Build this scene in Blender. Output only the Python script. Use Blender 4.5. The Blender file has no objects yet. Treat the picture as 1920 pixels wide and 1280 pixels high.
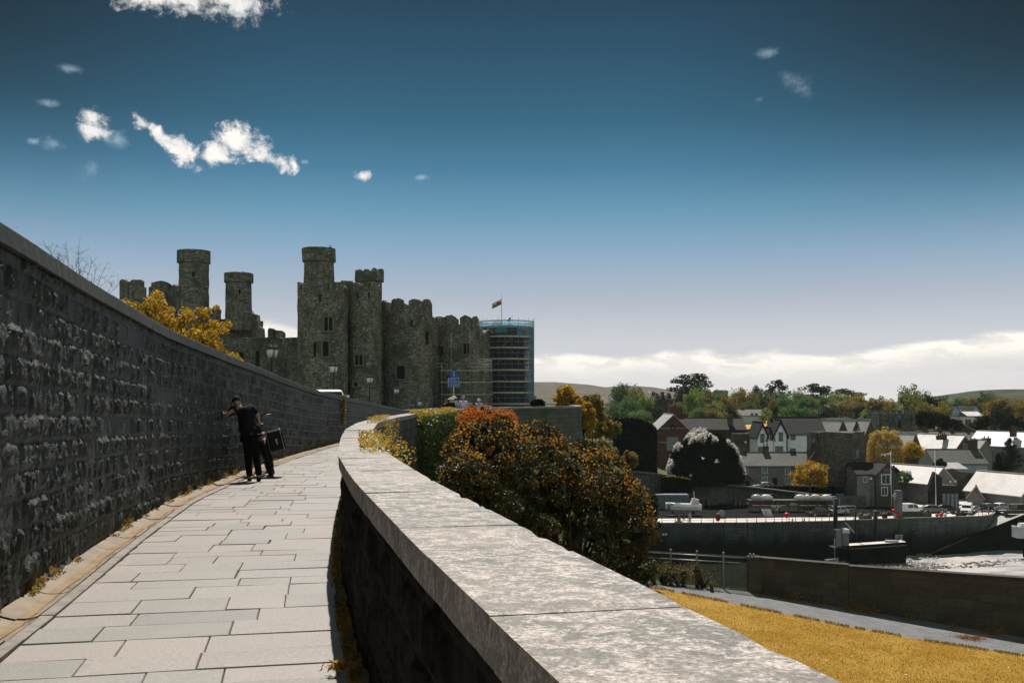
import bpy, math, random
import numpy as np
from mathutils import Vector, Matrix, Euler
S = bpy.context.scene
COL = S.collection
R = math.radians
F = 1867.0            # focal length in photo pixels (1920 wide)
E = 1.62              # eye height over the near end of the path (z = 0)
HY = 745.0            # row of the horizon
# ------------------------------------------------------------------ camera
cam = bpy.data.cameras.new('camera')
cam.sensor_width = 36.0
cam.lens = 36.0 * F / 1920.0
cam.shift_y = (HY - 640.0) / 1920.0
cam.clip_start = 0.05
cam.clip_end = 20000
co = bpy.data.objects.new('camera', cam)
COL.objects.link(co)
co.location = (0, 0, E)
co.rotation_euler = (R(90), 0, 0)
S.camera = co
# ------------------------------------------------------------------ view, sun
S.view_settings.view_transform = 'Standard'
S.view_settings.look = 'None'
S.view_settings.exposure = 0.34
S.view_settings.gamma = 1.0
S.cycles.use_denoising = True
S.cycles.sample_clamp_direct = 6
S.cycles.sample_clamp_indirect = 3
S.cycles.max_bounces = 5
S.cycles.diffuse_bounces = 2
S.cycles.glossy_bounces = 2
S.cycles.transmission_bounces = 3
S.cycles.transparent_max_bounces = 12
S.cycles.caustics_reflective = False
S.cycles.caustics_refractive = False
SUN_AZ, SUN_EL = R(-2.5), R(55.0)     # azimuth from +Y towards +X
sl = bpy.data.lights.new('sun', 'SUN')
sl.energy = 5.0
sl.angle = R(0.5)
sl.color = (1.0, 0.935, 0.86)
so = bpy.data.objects.new('sun', sl)
COL.objects.link(so)
d = Vector((-math.sin(SUN_AZ) * math.cos(SUN_EL), -math.cos(SUN_AZ) * math.cos(SUN_EL), -math.sin(SUN_EL)))
so.rotation_euler = d.to_track_quat('-Z', 'Y').to_euler()
so.location = (0, 60, 90)
# ------------------------------------------------------------------ sky
W = bpy.data.worlds.new('World')
S.world = W
W.use_nodes = True
nt = W.node_tree
nt.nodes.clear()
def sn(nt, typ, **kw):
 n = nt.nodes.new(typ)
 for k, v in kw.items():
  setattr(n, k, v)
 return n
def lk(nt, a, b):
 nt.links.new(a, b)
def math_n(nt, op, a, b=None, c=None, clamp=False):
 n = nt.nodes.new('ShaderNodeMath')
 n.operation = op
 n.use_clamp = clamp
 for i, v in enumerate((a, b, c)):
  if v is None:
   continue
  if isinstance(v, (int, float)):
   n.inputs[i].default_value = v
  else:
   nt.links.new(v, n.inputs[i])
 return n.outputs[0]
def maprange(nt, v, a, b, c=0.0, d=1.0, interp='SMOOTHSTEP'):
 n = nt.nodes.new('ShaderNodeMapRange')
 n.interpolation_type = interp
 nt.links.new(v, n.inputs[0])
 for i, x in enumerate((a, b, c, d)):
  n.inputs[i + 1].default_value = x
 return n.outputs[0]
def mixc(nt, f, a, b, blend='MIX'):
 n = nt.nodes.new('ShaderNodeMix')
 n.data_type = 'RGBA'
 n.blend_type = blend
 n.clamp_factor = True
 if isinstance(f, (int, float)):
  n.inputs[0].default_value = f
 else:
  nt.links.new(f, n.inputs[0])
 for i, v in ((6, a), (7, b)):
  if isinstance(v, tuple):
   n.inputs[i].default_value = (v[0], v[1], v[2], 1)
  else:
   nt.links.new(v, n.inputs[i])
 return n.outputs[2]
def ramp(nt, v, stops, interp='LINEAR'):
 n = nt.nodes.new('ShaderNodeValToRGB')
 n.color_ramp.interpolation = interp
 e = n.color_ramp.elements
 while len(e) < len(stops):
  e.new(0.5)
 for i, (p, c) in enumerate(stops):
  e[i].position = p
  e[i].color = (c[0], c[1], c[2], 1) if isinstance(c, tuple) else (c, c, c, 1)
 nt.links.new(v, n.inputs[0])
 return n.outputs[0]
def noise(nt, vec, scale, detail=5, rough=0.55, dist=0.0, dims='3D'):
 n = nt.nodes.new('ShaderNodeTexNoise')
 n.noise_dimensions = dims
 if vec is not None:
  nt.links.new(vec, n.inputs['Vector'])
 n.inputs['Scale'].default_value = scale
 n.inputs['Detail'].default_value = detail
 n.inputs['Roughness'].default_value = rough
 n.inputs['Distortion'].default_value = dist
 return n
def srgb(r, g, b):
 f = lambda c: (c / 255 / 12.92) if c / 255 <= 0.04045 else ((c / 255 + 0.055) / 1.055) ** 2.4
 return (f(r), f(g), f(b))
tc = sn(nt, 'ShaderNodeTexCoord')
sep = sn(nt, 'ShaderNodeSeparateXYZ')
lk(nt, tc.outputs['Generated'], sep.inputs[0])
X_, Y_, Z_ = sep.outputs
hyp = math_n(nt, 'SQRT', math_n(nt, 'ADD', math_n(nt, 'MULTIPLY', X_, X_), math_n(nt, 'MULTIPLY', Y_, Y_)))
az = math_n(nt, 'ARCTAN2', X_, Y_)
el = math_n(nt, 'ARCTAN2', Z_, hyp)
cmb = sn(nt, 'ShaderNodeCombineXYZ')
lk(nt, az, cmb.inputs[0])
lk(nt, el, cmb.inputs[1])
AE = cmb.outputs[0]
def aed(px, py):
 u, v = (px - 960) / F, (HY - py) / F
 return math.atan(u), math.atan2(v, math.hypot(1, u))
eln = maprange(nt, el, 0.0, 1.0, interp='LINEAR')
def sel(py):
 return max(0.0, aed(960, py)[1])
clear = ramp(nt, eln, [
 (0.0, srgb(202, 201, 201)), (sel(640), srgb(193, 194, 198)), (sel(560), srgb(165, 172, 184)),
 (sel(480), srgb(134, 159, 181)), (sel(400), srgb(98, 142, 167)), (sel(320), srgb(68, 117, 145)),
 (sel(230), srgb(48, 94, 118)), (sel(120), srgb(38, 77, 99)), (sel(10), srgb(30, 62, 82)),
 (0.52, srgb(18, 38, 50)), (0.8, srgb(16, 32, 44))])
azd = math_n(nt, 'ABSOLUTE', math_n(nt, 'ADD', az, 0.03))
vig = maprange(nt, azd, 0.12, 0.56, 0.0, 1.0)
vel = maprange(nt, el, 0.10, 0.36, 0.0, 1.0)
clear = mixc(nt, math_n(nt, 'MULTIPLY', math_n(nt, 'MULTIPLY', vig, vel), 0.85), clear, srgb(12, 24, 31))
nz0 = noise(nt, AE, 3.0, 3, 0.5)
clear = mixc(nt, 0.16, clear, mixc(nt, nz0.outputs['Fac'], srgb(30, 90, 110), srgb(140, 175, 190)), 'SOFT_LIGHT')
nzw = noise(nt, AE, 30.0, 8, 0.66, 0.5)
nzf = noise(nt, AE, 95.0, 8, 0.72, 0.3)
def blob(px, py, rx, ry, ang=0.0):
 m = sn(nt, 'ShaderNodeMapping', vector_type='TEXTURE')
 a, e_ = aed(px, py)
 m.inputs['Location'].default_value = (a, e_, 0)
 m.inputs['Rotation'].default_value = (0, 0, R(-ang))
 m.inputs['Scale'].default_value = (rx / F, ry / F, 1)
 lk(nt, AE, m.inputs['Vector'])
 vm = sn(nt, 'ShaderNodeVectorMath', operation='LENGTH')
 lk(nt, m.outputs[0], vm.inputs[0])
 return math_n(nt, 'SUBTRACT', 1.0, vm.outputs['Value'])
def cloud(blobs, soft=0.35, amp=1.1, off=0.0):
 v = None
 for b in blobs:
  o = blob(*b)
  v = o if v is None else math_n(nt, 'SMOOTH_MAX', v, o, 0.25) if False else math_n(nt, 'MAXIMUM', v, o)
 w = math_n(nt, 'MULTIPLY', math_n(nt, 'SUBTRACT', nzw.outputs['Fac'], 0.5 - off), amp * 2.6)
 w2 = math_n(nt, 'MULTIPLY', math_n(nt, 'SUBTRACT', nzf.outputs['Fac'], 0.5), amp * 1.6)
 v = math_n(nt, 'ADD', v, math_n(nt, 'ADD', w, w2))
 return maprange(nt, v, 0.02, soft)
white = mixc(nt, maprange(nt, nzw.outputs['Fac'], .38, .6), srgb(196, 198, 200), srgb(238, 232, 226))
c1 = cloud([(450, 268, 52, 34, 8), (500, 290, 62, 22, 24), (405, 282, 48, 22, -14), (338, 280, 40, 26, 35), (300, 254, 56, 15, 38), (264, 232, 20, 14, 50)], 0.75)
c2 = cloud([(172, 222, 26, 20, 30), (168, 247, 34, 18, 0), (300, -6, 120, 30, 2), (425, 0, 100, 34, 6), (680, 330, 17, 11, 0)], 0.9)
c3 = cloud([(105, 271, 26, 14, 0), (220, 262, 28, 17, 0), (170, 318, 24, 20, 40), (128, 129, 26, 9, 0), (92, 193, 28, 9, 0), (62, 265, 14, 6, 0),
   (790, 332, 18, 6, 0), (572, 304, 12, 6, 0)], 1.5)
c4 = cloud([(1495, 158, 40, 20, 30), (1441, 98, 26, 10, 0), (1425, 186, 10, 7, 0)], 1.6)
colr = mixc(nt, c1, clear, white)
colr = mixc(nt, math_n(nt, 'MULTIPLY', c2, 0.96), colr, srgb(226, 224, 222))
colr = mixc(nt, math_n(nt, 'MULTIPLY', c3, 0.55), colr, srgb(170, 190, 205))
colr = mixc(nt, math_n(nt, 'MULTIPLY', c4, 0.42), colr, srgb(165, 185, 200))
sc = sn(nt, 'ShaderNodeMapping')
sc.inputs['Scale'].default_value = (1.0, 3.2, 1)
lk(nt, AE, sc.inputs['Vector'])
nb = noise(nt, sc.outputs[0], 9.0, 7, 0.55)
nb2 = noise(nt, sc.outputs[0], 24.0, 8, 0.68, .4)
def gat(px, w):      # a soft bump along azimuth
 a = aed(px, HY)[0]
 return maprange(nt, math_n(nt, 'ABSOLUTE', math_n(nt, 'SUBTRACT', az, a)), 0.0, w / F, 1.0, 0.0)
top = math_n(nt, 'ADD', sel(662), math_n(nt, 'MULTIPLY', gat(1870, 260), sel(635) - sel(662)))
top = math_n(nt, 'ADD', top, math_n(nt, 'MULTIPLY', gat(1270, 110), 0.006))
top = math_n(nt, 'ADD', top, math_n(nt, 'MULTIPLY', gat(470, 300), 0.033))
edge = math_n(nt, 'SUBTRACT', top, el)
edge = math_n(nt, 'ADD', edge, math_n(nt, 'MULTIPLY', math_n(nt, 'SUBTRACT', nb.outputs['Fac'], 0.5), 0.026))
edge = math_n(nt, 'ADD', edge, math_n(nt, 'MULTIPLY', math_n(nt, 'SUBTRACT', nb2.outputs['Fac'], 0.5), 0.010))
bank = maprange(nt, edge, -.001, 0.008)
low_ = maprange(nt, math_n(nt, 'ADD', edge, math_n(nt, 'MULTIPLY', math_n(nt, 'SUBTRACT', nb2.outputs['Fac'], 0.5), 0.03)), 0.010, 0.032, 0.0, 0.85)
bcol = mixc(nt, low_, mixc(nt, maprange(nt, nb2.outputs['Fac'], .42, .58), srgb(222, 217, 211), srgb(247, 240, 229)), srgb(205, 203, 204))
colr = mixc(nt, bank, colr, bcol)
nback = noise(nt, tc.outputs['Generated'], 2.2, 5, 0.55)
bk = math_n(nt, 'MULTIPLY', maprange(nt, nback.outputs['Fac'], 0.46, 0.62), maprange(nt, Y_, 0.1, -0.35))
colr = mixc(nt, math_n(nt, 'MULTIPLY', bk, 0.9), colr, (.70, .82, .72))  # bright cloud added behind the camera, out of view, as fill light
colr = mixc(nt, maprange(nt, el, -0.02, 0.0, 1.0, 0.0), colr, (0.09, 0.09, 0.08))
sky = sn(nt, 'ShaderNodeTexSky', sky_type='NISHITA', sun_disc=False, sun_elevation=SUN_EL, sun_rotation=SUN_AZ)
sky.dust_density = 0.6
b1 = sn(nt, 'ShaderNodeBackground')
b1.inputs['Strength'].default_value = 0.05
lk(nt, sky.outputs[0], b1.inputs['Color'])
b2 = sn(nt, 'ShaderNodeBackground')
b2.inputs['Strength'].default_value = 1.0
lk(nt, colr, b2.inputs['Color'])
mx = sn(nt, 'ShaderNodeMixShader')
mx.inputs[0].default_value = 0.985
lk(nt, b1.outputs[0], mx.inputs[1])
lk(nt, b2.outputs[0], mx.inputs[2])
wo = sn(nt, 'ShaderNodeOutputWorld')
lk(nt, mx.outputs[0], wo.inputs['Surface'])
# ------------------------------------------------------------------ helpers
rnd = random.Random(7)
def tag(o, label=None, cat=None, group=None, kind=None):
 if label: o['label'] = label
 if cat: o['category'] = cat
 if group: o['group'] = group
 if kind: o['kind'] = kind
 return o
def W3(px, py, D):
 return Vector(((px - 960) * D / F, D, E + (HY - py) * D / F))
def XX(px, D): return (px - 960) * D / F
def ZZ(py, D): return E + (HY - py) * D / F
def thing(name, label, cat, loc=(0, 0, 0), group=None, rz=0.0):
 o = bpy.data.objects.new(name, None)
 o.empty_display_size = 0.3
 COL.objects.link(o)
 o.location = loc
 o.rotation_euler = (0, 0, rz)
 return tag(o, label, cat, group)
class MB:
 """collects faces (world or local metres) and links them as one mesh"""
 def __init__(s):
  s.v, s.f, s.uv, s.sm = [], [], [], []
 def add(s, verts, faces, uvs=None, smooth=False):
  o = len(s.v)
  s.v.extend([tuple(v) for v in verts])
  for i, f in enumerate(faces):
   s.f.append(tuple(o + k for k in f))
   s.uv.append(uvs[i] if uvs else None)
   s.sm.append(smooth)
  return s
 def box(s, c, size, rz=0.0, taper=1.0, rx=0.0, ry=0.0):
  hx, hy, hz = size[0] / 2, size[1] / 2, size[2] / 2
  M = Matrix.Translation(Vector(c)) @ Euler((rx, ry, rz)).to_matrix().to_4x4()
  vs = []
  for z in (-1, 1):
   t = taper if z > 0 else 1
   for x, y in ((-1, -1), (1, -1), (1, 1), (-1, 1)):
    vs.append(M @ Vector((x * hx * t, y * hy * t, z * hz)))
  s.add(vs, [(3, 2, 1, 0), (4, 5, 6, 7), (0, 1, 5, 4), (1, 2, 6, 5), (2, 3, 7, 6), (3, 0, 4, 7)])
  return s
 def box2(s, x0, x1, y0, y1, z0, z1):
  return s.box(((x0 + x1) / 2, (y0 + y1) / 2, (z0 + z1) / 2), (x1 - x0, y1 - y0, z1 - z0))
 def prism(s, poly, y0, y1):
  """poly in (x, z), extruded along y"""
  n = len(poly)
  vs = [(x, y0, z) for x, z in poly] + [(x, y1, z) for x, z in poly]
  fs = [tuple(range(n)), tuple(range(2 * n - 1, n - 1, -1))]
  for i in range(n):
   j = (i + 1) % n
   fs.append((i, i + n, j + n, j))
  return s.add(vs, fs)
 def prismz(s, poly, z0, z1):
  n = len(poly)
  vs = [(x, y, z0) for x, y in poly] + [(x, y, z1) for x, y in poly]
  fs = [tuple(range(n - 1, -1, -1)), tuple(range(n, 2 * n))]
  for i in range(n):
   j = (i + 1) % n
   fs.append((i, j, j + n, i + n))
  return s.add(vs, fs)
 def lathe(s, prof, c=(0, 0), segs=24, a0=0.0, a1=2 * math.pi, smooth=True, caps=True, wob=0.0, axis=None):
  full = abs(a1 - a0 - 2 * math.pi) < 1e-6
  n = segs if full else segs + 1
  vs, fs, uvs = [], [], []
  for (r, z) in prof:
   for i in range(n):
    a = a0 + (a1 - a0) * i / segs
    rr = r + (rnd.uniform(-wob, wob) if wob else 0)
    vs.append((c[0] + rr * math.cos(a), c[1] + rr * math.sin(a), z))
  L = 0
  for j in range(len(prof) - 1):
   dl = math.hypot(prof[j + 1][0] - prof[j][0], prof[j + 1][1] - prof[j][1])
   rm = max(prof[j][0], prof[j + 1][0], 0.01)
   for i in range(segs):
    k = (i + 1) % n
    fs.append((j * n + i, j * n + k, (j + 1) * n + k, (j + 1) * n + i))
    u0, u1 = (a1 - a0) * i / segs * rm, (a1 - a0) * (i + 1) / segs * rm
    uvs.append([(u0, L), (u1, L), (u1, L + dl), (u0, L + dl)])
   L += dl
  s.add(vs, fs, uvs, smooth)
  if caps and full:
   o = len(s.v) - len(vs)
   if prof[0][0] > 1e-4:
    s.f.append(tuple(o + i for i in range(n - 1, -1, -1))); s.uv.append(None); s.sm.append(False)
   if prof[-1][0] > 1e-4:
    b = o + (len(prof) - 1) * n
    s.f.append(tuple(b + i for i in range(n))); s.uv.append(None); s.sm.append(False)
  return s
 def tube(s, pts, r, segs=6, smooth=True):
  pts = [Vector(p) for p in pts]
  rs = r if isinstance(r, (list, tuple)) else [r] * len(pts)
  rings = []
  up = Vector((0, 0, 1))
  for i, p in enumerate(pts):
   t = (pts[min(i + 1, len(pts) - 1)] - pts[max(i - 1, 0)]).normalized()
   a = t.cross(up)
   if a.length < 1e-3:
    a = t.cross(Vector((0, 1, 0)))
   a.normalize()
   b = a.cross(t).normalized()
   rings.append([p + (a * math.cos(2 * math.pi * k / segs) + b * math.sin(2 * math.pi * k / segs)) * rs[i] for k in range(segs)])
  vs = [v for rg in rings for v in rg]
  fs = []
  for i in range(len(pts) - 1):
   for k in range(segs):
    l = (k + 1) % segs
    fs.append((i * segs + k, i * segs + l, (i + 1) * segs + l, (i + 1) * segs + k))
  s.add(vs, fs, None, smooth)
  o = len(s.v) - len(vs)
  s.f.append(tuple(o + k for k in range(segs - 1, -1, -1))); s.uv.append(None); s.sm.append(False)
  b0 = o + (len(pts) - 1) * segs
  s.f.append(tuple(b0 + k for k in range(segs))); s.uv.append(None); s.sm.append(False)
  return s
 def sphere(s, c, r, seg=12, rings=8, sc=(1, 1, 1)):
  vs, fs = [], []
  for j in range(1, rings):
   t = math.pi * j / rings
   for i in range(seg):
    a = 2 * math.pi * i / seg
    vs.append((c[0] + r * sc[0] * math.sin(t) * math.cos(a), c[1] + r * sc[1] * math.sin(t) * math.sin(a), c[2] + r * sc[2] * math.cos(t)))
  for j in range(rings - 2):
   for i in range(seg):
    k = (i + 1) % seg
    fs.append((j * seg + i, (j + 1) * seg + i, (j + 1) * seg + k, j * seg + k))
  vs.append((c[0], c[1], c[2] + r * sc[2])); vs.append((c[0], c[1], c[2] - r * sc[2]))
  t_, b_ = len(vs) - 2, len(vs) - 1
  for i in range(seg):
   k = (i + 1) % seg
   fs.append((t_, i, k))
   fs.append((b_, (rings - 2) * seg + k, (rings - 2) * seg + i))
  return s.add(vs, fs, None, True)
 def build(s, name, mat, parent=None, origin=None, scale=1.0):
  me = bpy.data.meshes.new(name)
  o0 = Vector(origin) if origin is not None else Vector((0, 0, 0))
  if parent is not None and origin is None:
   p = parent
   while p is not None:
    o0 += Vector(p.location); p = p.parent
  V = np.array(s.v, dtype=np.float64) - np.array(o0)
  me.from_pydata(V.tolist(), [], s.f)
  uvl = me.uv_layers.new(name='UVMap')
  A = np.array(s.v)
  out = []
  for f, uv in zip(s.f, s.uv):
   if uv is not None:
    out.extend(uv)
   else:
    P = A[list(f)]
    c = np.cross(P[1] - P[0], P[2] - P[0]) if len(f) > 2 else np.array([0, 0, 1.0])
    ln = np.linalg.norm(c)
    nn = c / ln if ln > 1e-12 else np.array([0, 0, 1.0])
    if abs(nn[2]) > 0.95:
     out.extend([(p[0], p[1]) for p in P])
    else:
     t = np.array([-nn[1], nn[0], 0.0]); t /= np.linalg.norm(t)
     w = np.cross(nn, t)
     out.extend([(float(p @ t), float(p @ w)) for p in P])
  uvl.data.foreach_set('uv', np.array(out, dtype=np.float32).ravel())
  me.polygons.foreach_set('use_smooth', s.sm)
  mats = mat if isinstance(mat, (list, tuple)) else [mat]
  for m in mats:
   me.materials.append(m)
  me.update()
  o = bpy.data.objects.new(name, me)
  COL.objects.link(o)
  if parent is not None:
   o.parent = parent
  elif origin is not None:
   o.location = o0
  return o
def part(root, name, mb, mat, label=None):
 o = mb.build(name, mat, root)
 if label: o['label'] = label
 return o
def kids(o):
 return [c for c in bpy.data.objects if c.parent == o]
_kid = {}
def copy_tree(o, loc=None, rz=None, label=None, parent=None, mats=None):
 c = o.copy()
 COL.objects.link(c)
 c.parent = parent
 if loc is not None: c.location = loc
 if rz is not None: c.rotation_euler = (0, 0, rz)
 if label: c['label'] = label
 for ch in list(o.children):
  copy_tree(ch, parent=c)
 return c
def grid_obj(name, P, mat, uv=None, parent=None, smooth=True, origin=(0, 0, 0)):
 """P: (nu, nv, 3) array of points"""
 nu, nv = P.shape[:2]
 idx = np.arange(nu * nv).reshape(nu, nv)
 q = np.stack([idx[:-1, :-1], idx[1:, :-1], idx[1:, 1:], idx[:-1, 1:]], -1).reshape(-1, 4)
 me = bpy.data.meshes.new(name)
 me.vertices.add(nu * nv)
 me.vertices.foreach_set('co', (P.reshape(-1, 3) - np.array(origin)).astype(np.float32).ravel())
 me.loops.add(q.size)
 me.polygons.add(len(q))
 me.loops.foreach_set('vertex_index', q.astype(np.int32).ravel())
 me.polygons.foreach_set('loop_start', np.arange(0, q.size, 4, dtype=np.int32))
 me.polygons.foreach_set('use_smooth', np.full(len(q), smooth))
 if uv is not None:
  l = me.uv_layers.new(name='UVMap')
  l.data.foreach_set('uv', uv.reshape(-1, 2)[q.ravel()].astype(np.float32).ravel())
 me.materials.append(mat)
 me.update()
 me.validate()
 o = bpy.data.objects.new(name, me)
 COL.objects.link(o)
 if parent is not None: o.parent = parent
 elif any(origin): o.location = origin
 return o
def _h(ix, iy, seed):
 n = (ix.astype(np.int64) * 374761393 + iy.astype(np.int64) * 668265263 + seed * 982451653) & 0x7fffffff
 n = ((n ^ (n >> 13)) * 1274126177) & 0x7fffffff
 return ((n ^ (n >> 16)) & 0xffff) / 65535.0
def vn(x, y, seed=0):
 ix, iy = np.floor(x), np.floor(y)
 fx, fy = x - ix, y - iy
 fx, fy = fx * fx * (3 - 2 * fx), fy * fy * (3 - 2 * fy)
 a, b = _h(ix, iy, seed), _h(ix + 1, iy, seed)
 c, d_ = _h(ix, iy + 1, seed), _h(ix + 1, iy + 1, seed)
 return (a * (1 - fx) + b * fx) * (1 - fy) + (c * (1 - fx) + d_ * fx) * fy
def fbm(x, y, oct=4, seed=0):
 s, a, t = 0, 1.0, 0
 for i in range(oct):
  s = s + a * vn(x * 2 ** i, y * 2 ** i, seed + i * 17); t += a; a *= 0.55
 return s / t
# ------------------------------------------------------------------ materials
MATS = {}
def base_mat(name, rough=0.8, spec=0.3):
 m = bpy.data.materials.new(name)
 m.use_nodes = True
 n = m.node_tree
 b = n.nodes['Principled BSDF']
 b.inputs['Roughness'].default_value = rough
 b.inputs['Specular IOR Level'].default_value = spec
 MATS[name] = m
 return m, n, b
def bump(n, b, h, strength=0.5, dist=0.02):
 bp = n.nodes.new('ShaderNodeBump')
 bp.inputs['Strength'].default_value = strength
 bp.inputs['Distance'].default_value = dist
 n.links.new(h, bp.inputs['Height'])
 n.links.new(bp.outputs[0], b.inputs['Normal'])
def plain(name, c1, c2=None, scale=3.0, rough=0.8, spec=0.3, bstr=0.2, bdist=0.02, metal=0.0, detail=6, mapsc=(1, 1, 1), lo=0.35, hi=0.65):
 m, n, b = base_mat(name, rough, spec)
 b.inputs['Metallic'].default_value = metal
 if c2 is None: c2 = tuple(x * 0.8 for x in c1)
 t = n.nodes.new('ShaderNodeTexCoord')
 mp = n.nodes.new('ShaderNodeMapping')
 mp.inputs['Scale'].default_value = mapsc
 n.links.new(t.outputs['Object'], mp.inputs[0])
 nz = noise(n, mp.outputs[0], scale, detail, 0.6)
 f = maprange(n, nz.outputs['Fac'], lo, hi)
 n.links.new(mixc(n, f, c1, c2), b.inputs['Base Color'])
 if bstr: bump(n, b, nz.outputs['Fac'], bstr, bdist)
 return m
def masonry(name, c1, c2, mortar, bw, bh, ms=0.02, bstr=0.6, bdist=0.03, stain=None, stscale=0.35, stamt=0.7, rough=0.85, spec=0.25, warp=0.06, var=0.9, grain=12.0, streak=None):
 m, n, b = base_mat(name, rough, spec)
 t = n.nodes.new('ShaderNodeTexCoord')
 wn = noise(n, t.outputs['UV'], 2.0 / max(bw, 0.2), 3)
 ad = n.nodes.new('ShaderNodeVectorMath'); ad.operation = 'MULTIPLY_ADD'
 n.links.new(wn.outputs['Color'], ad.inputs[0])
 ad.inputs[1].default_value = (warp * 2, warp, 0)
 n.links.new(t.outputs['UV'], ad.inputs[2])
 br = n.nodes.new('ShaderNodeTexBrick')
 n.links.new(ad.outputs[0], br.inputs['Vector'])
 br.inputs['Scale'].default_value = 1.0
 br.inputs['Brick Width'].default_value = bw
 br.inputs['Row Height'].default_value = bh
 br.inputs['Mortar Size'].default_value = ms
 br.inputs['Mortar Smooth'].default_value = 0.3
 br.inputs['Bias'].default_value = 0.0
 br.inputs['Color1'].default_value = (*c1, 1)
 br.inputs['Color2'].default_value = (*c2, 1)
 br.inputs['Mortar'].default_value = (*mortar, 1)
 br.offset = 0.37
 br.squash = 1.3
 br.squash_frequency = 3
 g = noise(n, t.outputs['UV'], grain, 6, 0.65)
 c = mixc(n, var, br.outputs['Color'], maprange_col(n, g.outputs['Fac']), 'MULTIPLY')
 big = noise(n, t.outputs['UV'], stscale, 6, 0.62)
 if stain is not None:
  c = mixc(n, math_n(n, 'MULTIPLY', maprange(n, big.outputs['Fac'], 0.42, 0.62), stamt), c, stain)
 if streak is not None:
  mp = n.nodes.new('ShaderNodeMapping')
  mp.inputs['Scale'].default_value = (2.2, 0.12, 1)
  n.links.new(t.outputs['UV'], mp.inputs[0])
  sk = noise(n, mp.outputs[0], 1.0, 5, 0.6)
  c = mixc(n, maprange(n, sk.outputs['Fac'], 0.5, 0.7, 0, 0.7), c, streak)
 n.links.new(c, b.inputs['Base Color'])
 hh = math_n(n, 'ADD', math_n(n, 'MULTIPLY', br.outputs['Fac'], -1.0), math_n(n, 'MULTIPLY', g.outputs['Fac'], 0.9))
 bump(n, b, hh, bstr, bdist)
 return m
def maprange_col(n, fac):
 return ramp(n, fac, [(0.25, 0.35), (0.5, 0.95), (0.75, 1.35)])
def leafmat(name, stops, trans=0.35, rough=0.55, spec=0.35, objvar=0.0, clump=None):
 """stops: list of colours picked per leaf; clump: second colour laid in patches"""
 m, n, b = base_mat(name, rough, spec)
 g = n.nodes.new('ShaderNodeNewGeometry')
 k = len(stops)
 c = ramp(n, g.outputs['Random Per Island'], [(i / max(1, k - 1) * 0.98 + 0.01, s_) for i, s_ in enumerate(stops)])
 t = n.nodes.new('ShaderNodeTexCoord')
 nz = noise(n, t.outputs['Object'], clump[1] if clump else 0.5, 3)
 if clump:
  c = mixc(n, maprange(n, nz.outputs['Fac'], 0.4, 0.62, 0, clump[2]), c, clump[0])
 if objvar:
  oi = n.nodes.new('ShaderNodeObjectInfo')
  hs = n.nodes.new('ShaderNodeHueSaturation')
  n.links.new(maprange(n, oi.outputs['Random'], 0, 1, 0.5 - objvar * 0.10, 0.5 + objvar * 0.04, 'LINEAR'), hs.inputs['Hue'])
  n.links.new(maprange(n, oi.outputs['Random'], 0, 1, 1 - objvar * 0.3, 1 + objvar * 0.3, 'LINEAR'), hs.inputs['Value'])
  n.links.new(c, hs.inputs['Color'])
  c = hs.outputs[0]
 n.links.new(c, b.inputs['Base Color'])
 tr = n.nodes.new('ShaderNodeBsdfTranslucent')
 n.links.new(c, tr.inputs['Color'])
 ms = n.nodes.new('ShaderNodeMixShader')
 ms.inputs[0].default_value = trans
 n.links.new(b.outputs[0], ms.inputs[1])
 n.links.new(tr.outputs[0], ms.inputs[2])
 n.links.new(ms.outputs[0], n.nodes['Material Output'].inputs['Surface'])
 return m
def leaf_obj(name, C, size, mat, parent=None, seed=0, aspect=0.55, flat=0.0, origin=None, droop=None):
 """C (N,3) leaf centres; each leaf a kite-shaped face pair folded along its rib"""
 g = np.random.default_rng(seed)
 n = len(C)
 nrm = g.normal(size=(n, 3)); nrm[:, 2] += flat
 nrm /= np.linalg.norm(nrm, axis=1, keepdims=True) + 1e-9
 t = g.normal(size=(n, 3))
 if droop is not None:
  t = t * 0.35 + np.array(droop)
 t -= nrm * (t * nrm).sum(1, keepdims=True)
 t /= np.linalg.norm(t, axis=1, keepdims=True) + 1e-9
 b = np.cross(nrm, t)
 s = (size * g.uniform(0.6, 1.35, n))[:, None]
 V = np.stack([C - t * s * .5, C + b * s * aspect * .5 + nrm * s * .08 + t * s * .05, C + t * s * .5, C - b * s * aspect * .5 + nrm * s * .08 + t * s * .05], 1)
 o0 = np.zeros(3)
 if origin is not None: o0 = np.array(origin, dtype=float)
 elif parent is not None:
  p = parent
  while p is not None:
   o0 = o0 + np.array(p.location); p = p.parent
 me = bpy.data.meshes.new(name)
 me.vertices.add(n * 4)
 me.vertices.foreach_set('co', (V.reshape(-1, 3) - o0).astype(np.float32).ravel())
 me.loops.add(n * 4); me.polygons.add(n)
 me.loops.foreach_set('vertex_index', np.arange(n * 4, dtype=np.int32))
 me.polygons.foreach_set('loop_start', np.arange(0, n * 4, 4, dtype=np.int32))
 me.materials.append(mat)
 me.update(); me.validate()
 o = bpy.data.objects.new(name, me)
 COL.objects.link(o)
 if parent is not None: o.parent = parent
 elif origin is not None: o.location = origin
 return o
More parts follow.
